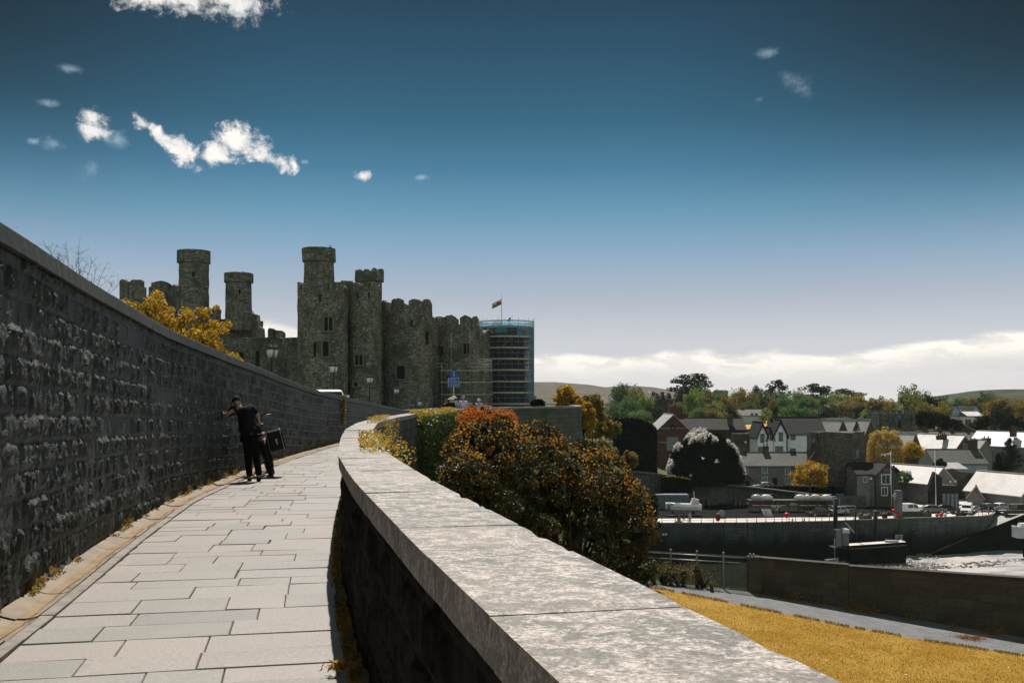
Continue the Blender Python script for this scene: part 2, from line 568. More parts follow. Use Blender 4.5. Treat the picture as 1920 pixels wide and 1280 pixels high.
def crown_pts(c, rad, nclump, nleaf, seed=0, cr=0.3, shell=0.5, flatten=0.8, bottom=-0.7):
 g = np.random.default_rng(seed)
 c = np.array(c, float); rad = np.array(rad, float)
 d_ = g.normal(size=(nclump, 3)); d_ /= np.linalg.norm(d_, axis=1, keepdims=True)
 d_[:, 2] = np.where(d_[:, 2] < bottom, -d_[:, 2] * 0.5, d_[:, 2])
 k = g.uniform(shell, 1.0, (nclump, 1)) ** 0.8
 lump = g.uniform(0.82, 1.12, (nclump, 1))
 cc = c + d_ * k * rad * lump * (1 - cr * 0.6)
 out = []
 per = max(3, nleaf // nclump)
 for i in range(nclump):
  r_ = rad.min() * cr * g.uniform(0.6, 1.35)
  q = g.normal(size=(per, 3)); q /= np.linalg.norm(q, axis=1, keepdims=True)
  q *= (g.uniform(0.25, 1.0, (per, 1))) ** 0.5
  q[:, 2] *= flatten
  out.append(cc[i] + q * r_)
 return np.concatenate(out), cc
# ------------------------------------------------------------------ shared materials
M = {}
M['rock'] = None
def rockface(name, c1, c2, c3, streak, tint, rough=.5, spec=.5):
 m, n, b = base_mat(name, rough, spec)
 t = n.nodes.new('ShaderNodeTexCoord')
 mp = n.nodes.new('ShaderNodeMapping'); mp.inputs['Scale'].default_value = (16, 3.0, 1)
 n.links.new(t.outputs['UV'], mp.inputs[0])
 fine = noise(n, mp.outputs[0], 1.0, 7, 0.62)
 big = noise(n, t.outputs['UV'], 0.8, 5, 0.6)
 br = n.nodes.new('ShaderNodeTexBrick')
 br.inputs['Scale'].default_value = 1.0
 br.inputs['Brick Width'].default_value = 0.62; br.inputs['Row Height'].default_value = 0.235
 br.inputs['Mortar Size'].default_value = 0.015; br.inputs['Mortar Smooth'].default_value = .4; br.offset = 0.37
 br.inputs['Color1'].default_value = (*c1, 1); br.inputs['Color2'].default_value = (*c2, 1)
 br.inputs['Mortar'].default_value = (c1[0] * .15, c1[1] * .15, c1[2] * .15, 1)
 n.links.new(t.outputs['UV'], br.inputs['Vector'])
 c = mixc(n, 0.9, br.outputs['Color'], maprange_col(n, fine.outputs['Fac']), 'MULTIPLY')
 c = mixc(n, maprange(n, big.outputs['Fac'], 0.42, 0.66, 0, 0.8), c, c3)
 mp2 = n.nodes.new('ShaderNodeMapping'); mp2.inputs['Scale'].default_value = (3.2, 0.35, 1)
 n.links.new(t.outputs['UV'], mp2.inputs[0])
 sk = noise(n, mp2.outputs[0], 1.0, 5, 0.6)
 c = mixc(n, maprange(n, sk.outputs['Fac'], 0.56, 0.72, 0, 0.75), c, streak)
 sk2 = noise(n, mp2.outputs[0], 2.3, 5, 0.6)
 c = mixc(n, maprange(n, sk2.outputs['Fac'], 0.60, 0.72, 0, 0.6), c, tint)  # pale streak stains, brightened to stand for sunlit highlights as well
 n.links.new(c, b.inputs['Base Color'])
 g = noise(n, t.outputs['UV'], 30, 6, 0.7)
 hh = math_n(n, 'ADD', math_n(n, 'MULTIPLY', fine.outputs['Fac'], 1.0), math_n(n, 'MULTIPLY', g.outputs['Fac'], 0.7))
 bump(n, b, hh, 0.9, 0.05)
 return m
M['rock'] = rockface('rock_faced_stone', (.052, .064, .051), (.017, .023, .016), (.011, .017, .010), (.004, .006, .003), (.24, .29, .27))
M['rock2'] = rockface('rock_faced_stone_brown', (.028, .024, .018), (.012, .011, .008), (.007, .008, .005), (.003, .003, .002), (.05, .045, .036), .85, .1)
M['cope'] = None
def coping_mat(name, base, dark, pink, lichen):
 m, n, b = base_mat(name, 0.6, 0.3)
 t = n.nodes.new('ShaderNodeTexCoord')
 mq = n.nodes.new('ShaderNodeMapping'); mq.inputs['Scale'].default_value = (1, 1.15, 1)
 n.links.new(t.outputs['Object'], mq.inputs[0])
 a1 = noise(n, mq.outputs[0], 9, 9, 0.74, 1.0)
 a2 = noise(n, mq.outputs[0], 34.0, 8, 0.8, 0.8)
 a3 = noise(n, t.outputs['Object'], 1.1, 5, 0.6)
 a4 = noise(n, t.outputs['Object'], 90.0, 4, 0.7)
 f = math_n(n, 'ADD', math_n(n, 'MULTIPLY', a1.outputs['Fac'], 0.55), math_n(n, 'MULTIPLY', a2.outputs['Fac'], 0.45))
 c = mixc(n, maprange(n, f, 0.465, 0.565, 0.12, 1), dark, base)
 c = mixc(n, maprange(n, a3.outputs['Fac'], 0.45, 0.65, 0, 0.45), c, pink)
 vo = n.nodes.new('ShaderNodeTexVoronoi'); vo.inputs['Scale'].default_value = 16
 n.links.new(t.outputs['Object'], vo.inputs['Vector'])
 c = mixc(n, math_n(n, 'MULTIPLY', maprange(n, vo.outputs['Distance'], 0.10, 0.16, 1, 0), maprange(n, a1.outputs['Fac'], 0.5, 0.6)), c, lichen)
 c = mixc(n, maprange(n, a4.outputs['Fac'], 0.38, 0.60, 0.7, 0.0), c, dark)
 gi = n.nodes.new('ShaderNodeNewGeometry')
 c = mixc(n, maprange(n, gi.outputs['Random Per Island'], 0, 1, 0.0, 0.22, 'LINEAR'), c, dark)
 n.links.new(c, b.inputs['Base Color'])
 bump(n, b, math_n(n, 'ADD', f, math_n(n, 'MULTIPLY', a4.outputs['Fac'], 0.3)), 0.35, 0.02)
 return m
M['cope'] = coping_mat('weathered_coping', (.64, .57, .53), (.085, .087, .075), (.50, .41, .375), (.55, .53, .50))
M['cope2'] = coping_mat('dark_coping', (.12, .13, .115), (.05, .058, .05), (.10, .105, .095), (.16, .17, .15))
M['slab'] = None
def slab_mat():
 m, n, b = base_mat('path_slab', 0.45, 0.6)
 t = n.nodes.new('ShaderNodeTexCoord')
 g = n.nodes.new('ShaderNodeNewGeometry')
 c = ramp(n, g.outputs['Random Per Island'], [(0.0, (.195, .186, .17)), (0.25, (.225, .212, .195)), (0.5, (.25, .232, .214)), (0.72, (.278, .24, .218)), (1.0, (.235, .208, .188))])
 a = noise(n, t.outputs['Object'], 62, 6, 0.85)
 a2 = noise(n, t.outputs['Object'], 2.2, 6, 0.65)
 c = mixc(n, 0.75, c, ramp(n, a.outputs['Fac'], [(0.32, 0.35), (0.5, 0.95), (0.66, 1.7)]), 'MULTIPLY')
 c = mixc(n, maprange(n, a2.outputs['Fac'], 0.45, 0.7, 0, 0.45), c, (.26, .25, .22))
 a5 = noise(n, t.outputs['Object'], 7.0, 4, 0.6)
 c = mixc(n, maprange(n, a5.outputs['Fac'], 0.66, 0.70, 0, 0.5), c, (.16, .15, .13))
 n.links.new(c, b.inputs['Base Color'])
 bump(n, b, math_n(n, 'ADD', a.outputs['Fac'], math_n(n, 'MULTIPLY', a2.outputs['Fac'], 1.5)), 0.5, 0.006)
 return m
M['slab'] = slab_mat()
M['joint'] = plain('joint_soil', (.10, .085, .06), (.16, .11, .06), 9, 0.95, 0.1, 0.5)
M['gutter'] = plain('gutter_stone', (.27, .21, .15), (.19, .165, .13), 5, 0.8, 0.3, 0.4, 0.01)
M['rust'] = plain('gutter_stain', (.23, .15, .085), (.28, .205, .135), 6, 0.85, 0.2, 0.3, 0.01)
M['kerb'] = plain('kerb_stone', (.26, .235, .205), (.18, .165, .145), 8, 0.8, 0.3, 0.4, 0.01)
M['outer'] = masonry('outer_wall_stone', (.15, .15, .14), (.09, .095, .085), (.05, .055, .045), .75, .33, .02, 0.7, 0.04, (.05, .065, .04), 0.4, 0.7)
M['block'] = masonry('block_wall', (.10, .08, .058), (.062, .05, .038), (.045, .04, .032), .62, .31, .012, 0.5, 0.02, (.05, .045, .03), 0.5, 0.6)
M['blockcap'] = plain('block_cap', (.055, .048, .04), (.03, .028, .024), 3, 0.8, 0.3, 0.4)
def grass_mat():
 m, n, b = base_mat('dry_grass', 0.9, 0.15)
 t = n.nodes.new('ShaderNodeTexCoord')
 a = noise(n, t.outputs['Object'], 0.55, 8, 0.7)
 f = noise(n, t.outputs['Object'], 11, 7, 0.75)
 c = mixc(n, maprange(n, a.outputs['Fac'], 0.38, 0.62), (.27, .145, .008), (.36, .215, .035))
 c = mixc(n, 0.75, c, maprange_col(n, f.outputs['Fac']), 'MULTIPLY')
 n.links.new(c, b.inputs['Base Color'])
 bump(n, b, f.outputs['Fac'], 0.8, 0.06)
 return m
M['grass'] = grass_mat()
M['asph'] = plain('path_asphalt', (.155, .162, .165), (.115, .12, .125), 2.2, 0.85, 0.3, 0.3, 0.01, detail=9)
M['road'] = plain('road_asphalt', (.014, .015, .014), (.009, .011, .009), 2.2, 0.95, .03)
def ground_mat():
 m, n, b = base_mat('rough_ground', 0.95, 0.1)
 t = n.nodes.new('ShaderNodeTexCoord')
 a = noise(n, t.outputs['Object'], 0.05, 7, 0.6)
 f = noise(n, t.outputs['Object'], 0.8, 7, 0.7)
 c = mixc(n, maprange(n, a.outputs['Fac'], 0.4, 0.6), (.045, .07, .03), (.10, .10, .035))
 c = mixc(n, 0.8, c, maprange_col(n, f.outputs['Fac']), 'MULTIPLY')
 n.links.new(c, b.inputs['Base Color'])
 bump(n, b, f.outputs['Fac'], 0.6, 0.3)
 return m
M['ground'] = ground_mat()
# ------------------------------------------------------------------ curves of the walkway
class Curve:
 def __init__(s, pts, step=0.05, smooth=1.5):
  p = np.array(pts, float)
  L = np.r_[0, np.cumsum(np.hypot(*np.diff(p, axis=0).T))]
  n = int(L[-1] / step)
  t = np.linspace(0, L[-1], n)
  q = np.stack([np.interp(t, L, p[:, 0]), np.interp(t, L, p[:, 1])], 1)
  k = max(3, int(smooth / step)) | 1
  for _ in range(3):
   pad = np.concatenate([q[:1] + (q[:1] - q[1:k // 2 + 1][::-1]), q, q[-1:] + (q[-1:] - q[-k // 2:-1][::-1])])
   ker = np.ones(k) / k
   a = np.convolve(pad[:, 0], ker, 'valid'); b = np.convolve(pad[:, 1], ker, 'valid')
   m_ = min(len(a), len(q)); q = np.stack([a[:m_], b[:m_]], 1)
  s.q = q
  s.L = np.r_[0, np.cumsum(np.hypot(*np.diff(q, axis=0).T))]
  tg = np.gradient(q, axis=0)
  tg /= np.linalg.norm(tg, axis=1, keepdims=True)
  s.t = tg
  s.len = s.L[-1]
 def at(s, u):
  u = np.asarray(u, float)
  x = np.interp(u, s.L, s.q[:, 0]); y = np.interp(u, s.L, s.q[:, 1])
  tx = np.interp(u, s.L, s.t[:, 0]); ty = np.interp(u, s.L, s.t[:, 1])
  l = np.hypot(tx, ty)
  return x, y, -ty / l, tx / l          # position and left normal
 def s_of_y(s, y):
  i = np.argmax(s.q[:, 1] >= y)
  return s.L[i]
LW = Curve([(-1.9, -5), (-2.55, -0.5), (-3.25, 4), (-3.98, 7.9), (-4.7, 11.3), (-5.6, 16.2), (-6.25, 23.4), (-6.5, 28), (-6.65, 33), (-6.7, 40), (-6.6, 48), (-6.5, 60), (-5.6, 68), (-3, 74), (2, 79), (9, 82)], smooth=1.6)
PI_ = Curve([(1.36, -3.2), (.55, 0), (.103, 1.75), (-.171, 2.84), (-.506, 4.24), (-1.064, 6.62), (-1.70, 9.72), (-2.38, 13.9), (-2.97, 17.8), (-3.57, 23), (-3.87, 28.5), (-4.0, 36.7), (-3.8, 45), (-3.2, 53), (-2.2, 60), (-.4, 65.5), (2, 69), (3.9, 71), (4.7, 74), (5.0, 78), (4.8, 86)], smooth=1.2)
CW = 0.47   # coping width
def zp(y):       # path level
 return -0.13 * (1 - np.exp(-np.maximum(y, -4) / 25.0))
def lw_top(y):
 return E + np.interp(y, [-5, 7.55, 9.4, 12.3, 16.7, 24.4, 33, 40, 60, 80], [1.36, 1.32, 1.27, 1.2, 1.07, .76, .28, 0.0, -.76, -.8])
def cp_top(y):
 return zp(y) + 1.12
def x_on(curve, y):
 m = np.argmax(curve.q[:, 1] >= y)
 return curve.q[m, 0]
# ------------------------------------------------------------------ ground
YB0 = 41.4
def y_b(x):
 if x < 2: return 100.0
 if x < 6.2: return 100 + (x - 2) / 4.2 * (YB0 + .6 - 100)
 if x < 10.2: return YB0 + .6 - (x - 6.2) * 0.2
 return YB0 - .2 - 0.46 * (x - 10.2)
def g_hi(y): return E + float(np.interp(y, [-60, 0, 20, 40, 60, 90, 120, 400], [.3, .3, .05, -.9, -1.65, -3, -3.5, -5]))
def town(y): return float(np.interp(y, [150, 181, 187, 202, 226, 260, 400, 500, 700, 1000, 1500, 3000, 6000], [-27.6, -27.6, -21.3, -21.3, -18.2, -14.5, -11.0, -9.5, -8, -9, -14, -30, -80]))
def sst(x, a, b):
 t = min(1, max(0, (x - a) / (b - a))); return t * t * (3 - 2 * t)
def g_low(x, y):
 xx = min(max(x, -10), 40)
 lawn = -8 - .0875 * (xx - 10)
 yb = max(y_b(x), -50)
 t = min(1.0, max(0.0, (y - yb) / 55.0))
 z = lawn - 0.35 * sst(y, yb, yb + .5) + (-27.6 - lawn) * t
 if x < 26:          # wooded bank under the castle
  k = 1 - sst(x, .09 * y, .13 * y)
  z = z * (1 - k) + max(z, -9.0 - 5.0 * sst(y, 90, 160)) * k
 if y > 150:
  tz = town(y)
  if x < .112 * y: tz = max(tz, -14.2)
  if x > 84 and y < 200:
   tz = town(y - 0)
  if y > 193 and x < 70: tz = max(tz, float(np.interp(x, [20, 32, 70], [-14.8, -16.4, -20.9])))
  k = sst(y, 150, 186)
  z = max(z, tz) if x >= .13 * y else z * (1 - k) + max(z, tz) * k
 return E + z
def ground_z(x, y):
 xl = x_on(LW, y) if y < 78 else float(np.interp(y, [78, 90, 150, 200, 260], [1.0, 3, 6, 8, 8]))
 xr = (x_on(PI_, y) + .2) if y < 85 else float(np.interp(y, [85, 100, 150, 200, 260], [5, 10, 22, 24, 26]))
 if y < 78:
  if x <= xl - .5: return g_hi(y)
  if x < xl - .3: return g_hi(y) + (x - xl + .5) / .2 * (float(zp(y)) - .6 - g_hi(y))
  if x < xr - .1:
   t = (x - xl + .3) / (xr - .1 - xl + .3)
   return (float(zp(y)) - .6) * (1 - t) + g_low(xr, y) * t
  return g_low(x, y)
 t = sst(x, xl, xr)
 k = sst(y, 175, 215)
 return (g_hi(y) * (1 - k) + g_low(x, y) * k) * (1 - t) + g_low(x, y) * t
ys = np.r_[np.arange(-60, -6, 6), np.arange(-5, 95, 1.0), np.arange(95, 215, 2.5), np.arange(215, 520, 12), np.array([540, 580, 640, 720, 850, 1000, 1300, 1700, 2300, 3200, 4500, 6000])]
rows = []
for y in ys:
 xl = x_on(LW, y) if y < 78 else float(np.interp(y, [78, 90, 150, 200, 260], [1.0, 3, 6, 8, 8]))
 xr = (x_on(PI_, y) + .2) if y < 85 else float(np.interp(y, [85, 100, 150, 200, 260], [5, 10, 22, 24, 26]))
 xr = max(xr, xl + 1.5)
 xs = np.r_[[-4500, -1500, -600, -250, -120, -60, -35, xl - 12, xl - 4, xl - 1.5, xl - .52, xl - .3], np.linspace(xl, xr - .1, 6), np.linspace(xr + .1, 60, 60), np.arange(62, 140, 3), [150, 170, 200, 260, 350, 600, 1500, 4500]]
 rows.append([(x, y, ground_z(x, y)) for x in xs])
P = np.array(rows).transpose(1, 0, 2)[:, ::1]
P = P[::-1]
g = grid_obj('ground', P, M['ground'])
tag(g, kind='structure')
def lawn_pt(px, py, dz=0.0):
 u, v = (px - 960) / F, (HY - py) / F
 D = -7.125 / (v + .0875 * u)
 return (u * D, D, E - 8 - .0875 * (u * D - 10) + dz)
def sheet(name, A, B, mat, dz, kind='structure'):
 """strip between two polylines given in photo pixels on the lawn plane"""
 n = 40
 def res(P_):
  p = np.array([lawn_pt(*q) for q in P_]); L = np.r_[0, np.cumsum(np.linalg.norm(np.diff(p, axis=0), axis=1))]
  t = np.linspace(0, L[-1], n)
  return np.stack([np.interp(t, L, p[:, i]) for i in range(3)], 1)
 a, b = res(A), res(B)
 k = np.linspace(0, 1, 14)[None, :, None]
 G = a[:, None, :] * (1 - k) + b[:, None, :] * k
 G[..., 2] += dz
 o = grid_obj(name, G, mat)
 return tag(o, kind=kind)
nearA = [(1120, 1094), (1238, 1105), (1402, 1138), (1584, 1175), (1748, 1204), (1920, 1231), (2100, 1262)]
farA = [(1120, 1086), (1242, 1092), (1347, 1103), (1417, 1113), (1584, 1139), (1767, 1168), (1920, 1192), (2100, 1222)]
sheet('path', nearA, farA, M['asph'], 0.03)
bot = [(500, 1500), (700, 1600), (900, 1700), (1200, 1750), (1500, 1800), (1900, 1900), (2400, 2000)]
lw_ = sheet('lawn', bot, nearA, M['grass'], 0.035)
gg = np.random.default_rng(3)
pts = []
cntr = 0
while len(pts) < 26000:
 px = gg.uniform(1180, 1960); py = gg.uniform(1095, 1330)
 if py < np.interp(px, [1120, 1238, 1402, 1584, 1748, 1920, 2100], [1094, 1105, 1138, 1175, 1204, 1231, 1262]) + 1: continue
 pts.append(lawn_pt(px, py, 0.05))
pts = np.array(pts)
leafG = leafmat('grass_blade', [(.20, .13, .012), (.34, .20, .02), (.42, .29, .08), (.11, .10, .02), (.26, .12, .02)], 0.3, 0.7, 0.1)
go = leaf_obj('grass', pts, 0.055, leafG, seed=4, aspect=0.3, droop=(0, 0, 1.6))
tag(go, 'short golden dry grass tufts covering the lawn below the coping', 'grass', kind='stuff')
pts = []
for i in range(3000):
 px = gg.uniform(1210, 1960); y0 = float(np.interp(px, [1120, 1238, 1402, 1584, 1748, 1920, 2100], [1094, 1105, 1138, 1175, 1204, 1231, 1262]))
 if float(vn(np.array([px * .07]), np.array([2.0]), 3)[0]) < .35: continue
 pts.append(lawn_pt(px, y0 + gg.normal(0, 1.1), .06))
tag(leaf_obj('grass', np.array(pts), .10, leafG, seed=14, aspect=.25, droop=(0, 0, 1.4)), 'ragged longer grass along the edge between lawn and asphalt footpath', 'grass', kind='stuff')
pts = []
for i in range(46):
 px = gg.uniform(1240, 1920); y0 = np.interp(px, [1238, 1402, 1584, 1748, 1920], [1105, 1138, 1175, 1204, 1231])
 p = lawn_pt(px, y0 + 4 + gg.uniform(0, 1) ** 1.3 * 90, 0.09); pts.append(p)
mw = plain('daisy_white', (.75, .72, .66), None, 4, 0.8, 0.2, 0)
dz_ = leaf_obj('daisies', np.array(pts), 0.05, mw, seed=5, aspect=1.0, flat=4)
tag(dz_, 'scattered tiny white daisies in the golden lawn', 'flowers', kind='stuff')
# ------------------------------------------------------------------ walkway surface
def left_width(s):
 x, y, nx, ny = PI_.at(s)
 t = 2.5
 for _ in range(12):
  yy = y + ny * t
  xl = x_on(LW, yy) + 0.0
  t = (x - xl) / max(0.3, -nx)
 return float(t)
s0, s1 = 0.0, PI_.s_of_y(66)
SS = np.arange(s0, s1, 0.1)
WW = np.array([min(left_width(s), 6) for s in SS])
def wid(s): return float(np.interp(s, SS, WW))
def on_path(s, t, dz=0.0):
 x, y, nx, ny = PI_.at(s)
 X, Y = x + nx * t, y + ny * t
 return (float(X), float(Y), float(zp(Y)) + dz)
nu, nvv = len(SS), 10
B = np.zeros((nu, nvv, 3))
for i, s in enumerate(SS):
 for j in range(nvv):
  B[i, j] = on_path(s, -0.1 + (WW[i] + .45) * j / (nvv - 1), -0.022)
bed = grid_obj('path_bed', B, M['joint'])
tag(bed, kind='structure')
GUT = 0.452
mb = MB()
s = s0
rs = random.Random(11)
while s < s1 - 1:
 dpt = rs.choice([0.36, 0.45, 0.42, 0.52, 0.33]) * (1.0 if s < 40 else 1.3)
 t = 0.06 + rs.uniform(-.02, .02)
 wmax = min(wid(s), wid(s + dpt)) - GUT
 first = True
 while t < wmax - 0.02:
  w = rs.choice([0.45, 0.55, 0.7, 0.8, 0.9]) if not first else rs.choice([0.4, 0.6, 0.75, 0.9])
  first = False
  if t + w > wmax - 0.25: w = wmax - t
  g_ = 0.0028 + (0.007 if rs.random() < .12 else 0)
  sh = rs.uniform(-.006, .006)
  a, b = s + g_, s + dpt - g_
  z = [rs.uniform(-.003, .003) for _ in range(4)]
  lift = rs.uniform(-.003, .004)
  q = [on_path(a + sh, t + g_, lift + z[0]), on_path(b + sh, t + g_, lift + z[1]), on_path(b + sh, t + w - g_, lift + z[2]), on_path(a + sh, t + w - g_, lift + z[3])]
  cen = np.mean(q, axis=0)
  top = [tuple(np.array(p) * .985 + cen * .015) for p in q]
  vs = top + [(p[0], p[1], p[2] - .007) for p in q] + [(p[0], p[1], p[2] - .04) for p in q]
  mb.add(vs, [(3, 2, 1, 0)] + [((i + 1) % 4, i, i + 4, (i + 1) % 4 + 4)[::-1] for i in range(4)] + [((i + 1) % 4 + 4, i + 4, i + 8, (i + 1) % 4 + 8)[::-1] for i in range(4)])
  t += w
 s += dpt
o = mb.build('paving', M['slab'])
tag(o, kind='structure')
mb, mk, mr = MB(), MB(), MB()
s = LW.s_of_y(1.0)
sE = LW.s_of_y(58)
prof = [(0.00, .028), (.05, .02), (.10, .004), (.16, -.012), (.21, -.016), (.26, -.006), (.31, .006)]
while s < sE:
 l = rs.uniform(.75, 1.05) if s < 60 else 1.5
 a, b = s + .006, s + l - .006
 lift = rs.uniform(-.006, .006); tl = rs.uniform(-.008, .008)
 n = 4
 vs = []
 for i in range(n + 1):
  x, y, nx, ny = LW.at(a + (b - a) * i / n)
  for (t, z) in prof + [(.31, -.06)]:
   X, Y = x - nx * (t + .02), y - ny * (t + .02)
   vs.append((X, Y, zp(Y) + z + lift + tl * i / n))
 m_ = len(prof) + 1
 fs = [(i * m_ + j, i * m_ + j + 1, (i + 1) * m_ + j + 1, (i + 1) * m_ + j) for i in range(n) for j in range(m_ - 1)]
 fs += [tuple(range(m_))[::-1], tuple(n * m_ + k for k in range(m_))]
 mb.add(vs, fs)
 vs = []
 for i in range(n + 1):
  x, y, nx, ny = LW.at(a + (b - a) * i / n)
  for (t, z) in [(.15, -.0075), (.18, -.0108), (.225, -.0108), (.25, -.006)]:
   w_ = math.sin((a + (b - a) * i / n) * 3.1) * .012
   X, Y = x - nx * (t + .02 + w_), y - ny * (t + .02 + w_)
   vs.append((X, Y, zp(Y) + z + .003 + lift + tl * i / n))
 mr.add(vs, [(i * 4 + j, i * 4 + j + 1, (i + 1) * 4 + j + 1, (i + 1) * 4 + j) for i in range(n) for j in range(3)])
 vs = []
 for i in range(n + 1):
  x, y, nx, ny = LW.at(a + (b - a) * i / n)
  for (t, z) in [(.345, -.05), (.345, .010), (.355, .016), (.435, .016), (.445, .010), (.445, -.05)]:
   X, Y = x - nx * t, y - ny * t
   vs.append((X, Y, zp(Y) + z + lift * .6))
 mk.add(vs, [(i * 6 + j, i * 6 + j + 1, (i + 1) * 6 + j + 1, (i + 1) * 6 + j) for i in range(n) for j in range(5)] + [tuple(range(6))[::-1], tuple(n * 6 + k for k in range(6))])
 s += l
tag(mb.build('gutter', M['gutter']), kind='structure')
tag(mr.build('gutter_stain', M['rust']), kind='structure')
tag(mk.build('kerb', M['kerb']), kind='structure')
# ------------------------------------------------------------------ rock-faced walls
def rock_disp(s, h, seed=0, ch=0.235, bl=0.62, amp=1.0):
 c = np.floor(h / ch); v = h / ch - c
 off = _h(c, c * 0 + 3, seed) * 5
 sw = s + 0.22 * (vn(s * 1.1, c, seed + 5) - .5) + off
 bi = np.floor(sw / bl); u = sw / bl - bi
 eu = np.minimum(u, 1 - u) * bl; ev = np.minimum(v, 1 - v) * ch
 pil = .72 + .28 * np.clip(ev / .016, 0, 1) * np.clip(eu / .02, 0, 1)
 br = _h(bi, c, seed + 9)
 ss = s + h * .30 * (br - .3)
 c1 = fbm(ss * 5 + br * 40, h * 3.0, 3, seed + 2)
 c2 = fbm(ss * 13 + br * 13, h * 5.0, 3, seed + 3)
 c3 = 1 - np.abs(2 * fbm(ss * 26, h * 11, 3, seed + 8) - 1)
 w_ = np.clip(v / .22, 0, 1) * np.clip((1 - v) / .18, 0, 1)
 patch = np.clip((fbm(s * 3.1 + br * 5, c * 3.3, 3, seed + 21) - .28) * 4, 0, 1) * w_ * w_ * (3 - 2 * w_)
 d = pil * (.012 * br + .022 * (c1 - .45) + .014 * (c2 - .5)) + patch * (.006 + .075 * (c2 - .45) + .045 * (c3 - .5))
 return d * amp
wl = thing('retaining_wall', 'long curving dark rock-faced retaining wall along the left of the paved walkway', 'wall', (float(LW.at(LW.s_of_y(20))[0]), 20, 0))
def rock_wall(curve, sA, sB, steps, zlo, zhi, side, parent, name, mat, seed, amp=1.0, hs=0.03, offset=0.0):
 sv = [sA]
 while sv[-1] < sB: sv.append(sv[-1] + steps(sv[-1]))
 sv = np.array(sv)
 x, y, nx, ny = curve.at(sv)
 H = float(np.max(zhi(y) - zlo(y)))
 nv_ = int(H / hs)
 k = np.linspace(0, 1, nv_)
 z0, z1 = zlo(y), zhi(y)
 Z = z0[:, None] * (1 - k) + z1[:, None] * k
 Sg = np.repeat(sv[:, None], nv_, 1)
 Hh = (z1[:, None] - Z)
 d_ = rock_disp(Sg, Hh + 10, seed, amp=amp)
 d_[:, -1] = np.minimum(d_[:, -1], .0)
 X = x[:, None] + side * nx[:, None] * (offset + d_)
 Y = y[:, None] + side * ny[:, None] * (offset + d_)
 G = np.stack([X, Y, Z], -1)
 uv = np.stack([Sg, 10 - Hh + 0 * Sg], -1)
 if side > 0: G, uv = G[::-1], uv[::-1]
 p = np.array(parent.location)
 return grid_obj(name, G, mat, uv, parent, True, p)
st = lambda s: 0.028 if s < 26 else (0.04 if s < 34 else (0.07 if s < 46 else 0.2))
rock_wall(LW, LW.s_of_y(-2), LW.s_of_y(77), st, lambda y: zp(y) - .1, lambda y: lw_top(y) - .15, -1, wl, 'stonework', M['rock'], 1, 1.0, 0.026)
def coping(curve, sA, sB, ztop, t0, t1, th, parent, mat, seed, lmin, lmax, over=0.0, gap=.004):
 r_ = random.Random(seed)
 mb = MB()
 s = sA
 while s < sB:
  l = r_.uniform(lmin, lmax)
  a, b = s + gap, min(s + l, sB + .01) - gap
  n = max(2, int((b - a) / .10)) if s < 14 else max(2, int((b - a) / .3))
  lift = r_.uniform(-.0025, .0025); bv = .012
  sec = [(t0, -th), (t0, -bv), (t0 + bv * .8, 0), (t1 - bv * .8, 0), (t1, -bv), (t1, -th)]
  vs = []
  for i in range(n + 1):
   ss = a + (b - a) * i / n
   x, y, nx, ny = curve.at(ss)
   zt = float(ztop(y))
   for (t, z) in sec:
    j = r_.uniform(-.0018, .0018)
    ch_ = -.009 * r_.random() if (z > -.02 and r_.random() < (.5 if i in (0, n) else .10)) else 0
    vs.append((x + nx * (t + j + ch_ * (1 if t > 0 else -1)), y + ny * (t + j + ch_ * (1 if t > 0 else -1)), zt + z + lift + ch_ + (j if z > -th else 0)))
  m_ = 6
  fs = [(i * m_ + j, (i + 1) * m_ + j, (i + 1) * m_ + (j + 1) % m_, i * m_ + (j + 1) % m_) for i in range(n) for j in range(m_)]
  fs += [tuple(range(m_)), tuple(n * m_ + k for k in range(m_))[::-1]]
  mb.add(vs, [f[::-1] for f in fs] if t1 > t0 else fs)
  s += l
 return part(parent, 'coping', mb, mat)
coping(LW, LW.s_of_y(-2), LW.s_of_y(77), lambda y: lw_top(y), -.065, .38, .15, wl, M['cope2'], 5, 1.3, 1.7)
mb = MB()
sv = np.arange(LW.s_of_y(-2), LW.s_of_y(77), .8)
x, y, nx, ny = LW.at(sv)
vs = []
for i in range(len(sv)):
 for t, z in ((.02, zp(y[i]) - 1), (.02, lw_top(y[i]) - .16), (.36, lw_top(y[i]) - .16), (.36, zp(y[i]) - 1)):
  vs.append((x[i] + nx[i] * t, y[i] + ny[i] * t, float(z)))
mb.add(vs, [(i * 4 + j, (i + 1) * 4 + j, (i + 1) * 4 + (j + 1) % 4, i * 4 + (j + 1) % 4) for i in range(len(sv) - 1) for j in range(4)])
part(wl, 'core', mb, M['outer'])
G = np.array([[(x_on(LW, y) - 1.2 - 6.5 * k / 5, y, g_hi(y) + .05) for k in range(6)] for y in np.arange(76, -5, -1.0)])
tag(grid_obj('road', G, M['road']), kind='structure')
pw = thing('parapet_wall', 'low curved parapet wall with broad pale weathered coping, right of the walkway', 'wall', (-.5, 5, 0))
rock_wall(PI_, 0.0, PI_.s_of_y(68), lambda s: 0.025 if s < 16 else (.06 if s < 30 else .2), lambda y: zp(y) - .15, lambda y: cp_top(y) - .13, 1, pw, 'inner_stonework', M['rock2'], 31, .7, 0.026, -.06)
coping(PI_, 0.0, PI_.s_of_y(85), cp_top, 0.0, -CW, .13, pw, M['cope'], 9, .62, .98, gap=.0035)
sv = np.r_[np.arange(0, PI_.s_of_y(85), .25)]
x, y, nx, ny = PI_.at(sv)
kk = np.linspace(0, 1, 90)
G = np.zeros((len(sv), 90, 3)); UV = np.zeros((len(sv), 90, 2))
z1 = cp_top(y) - .13
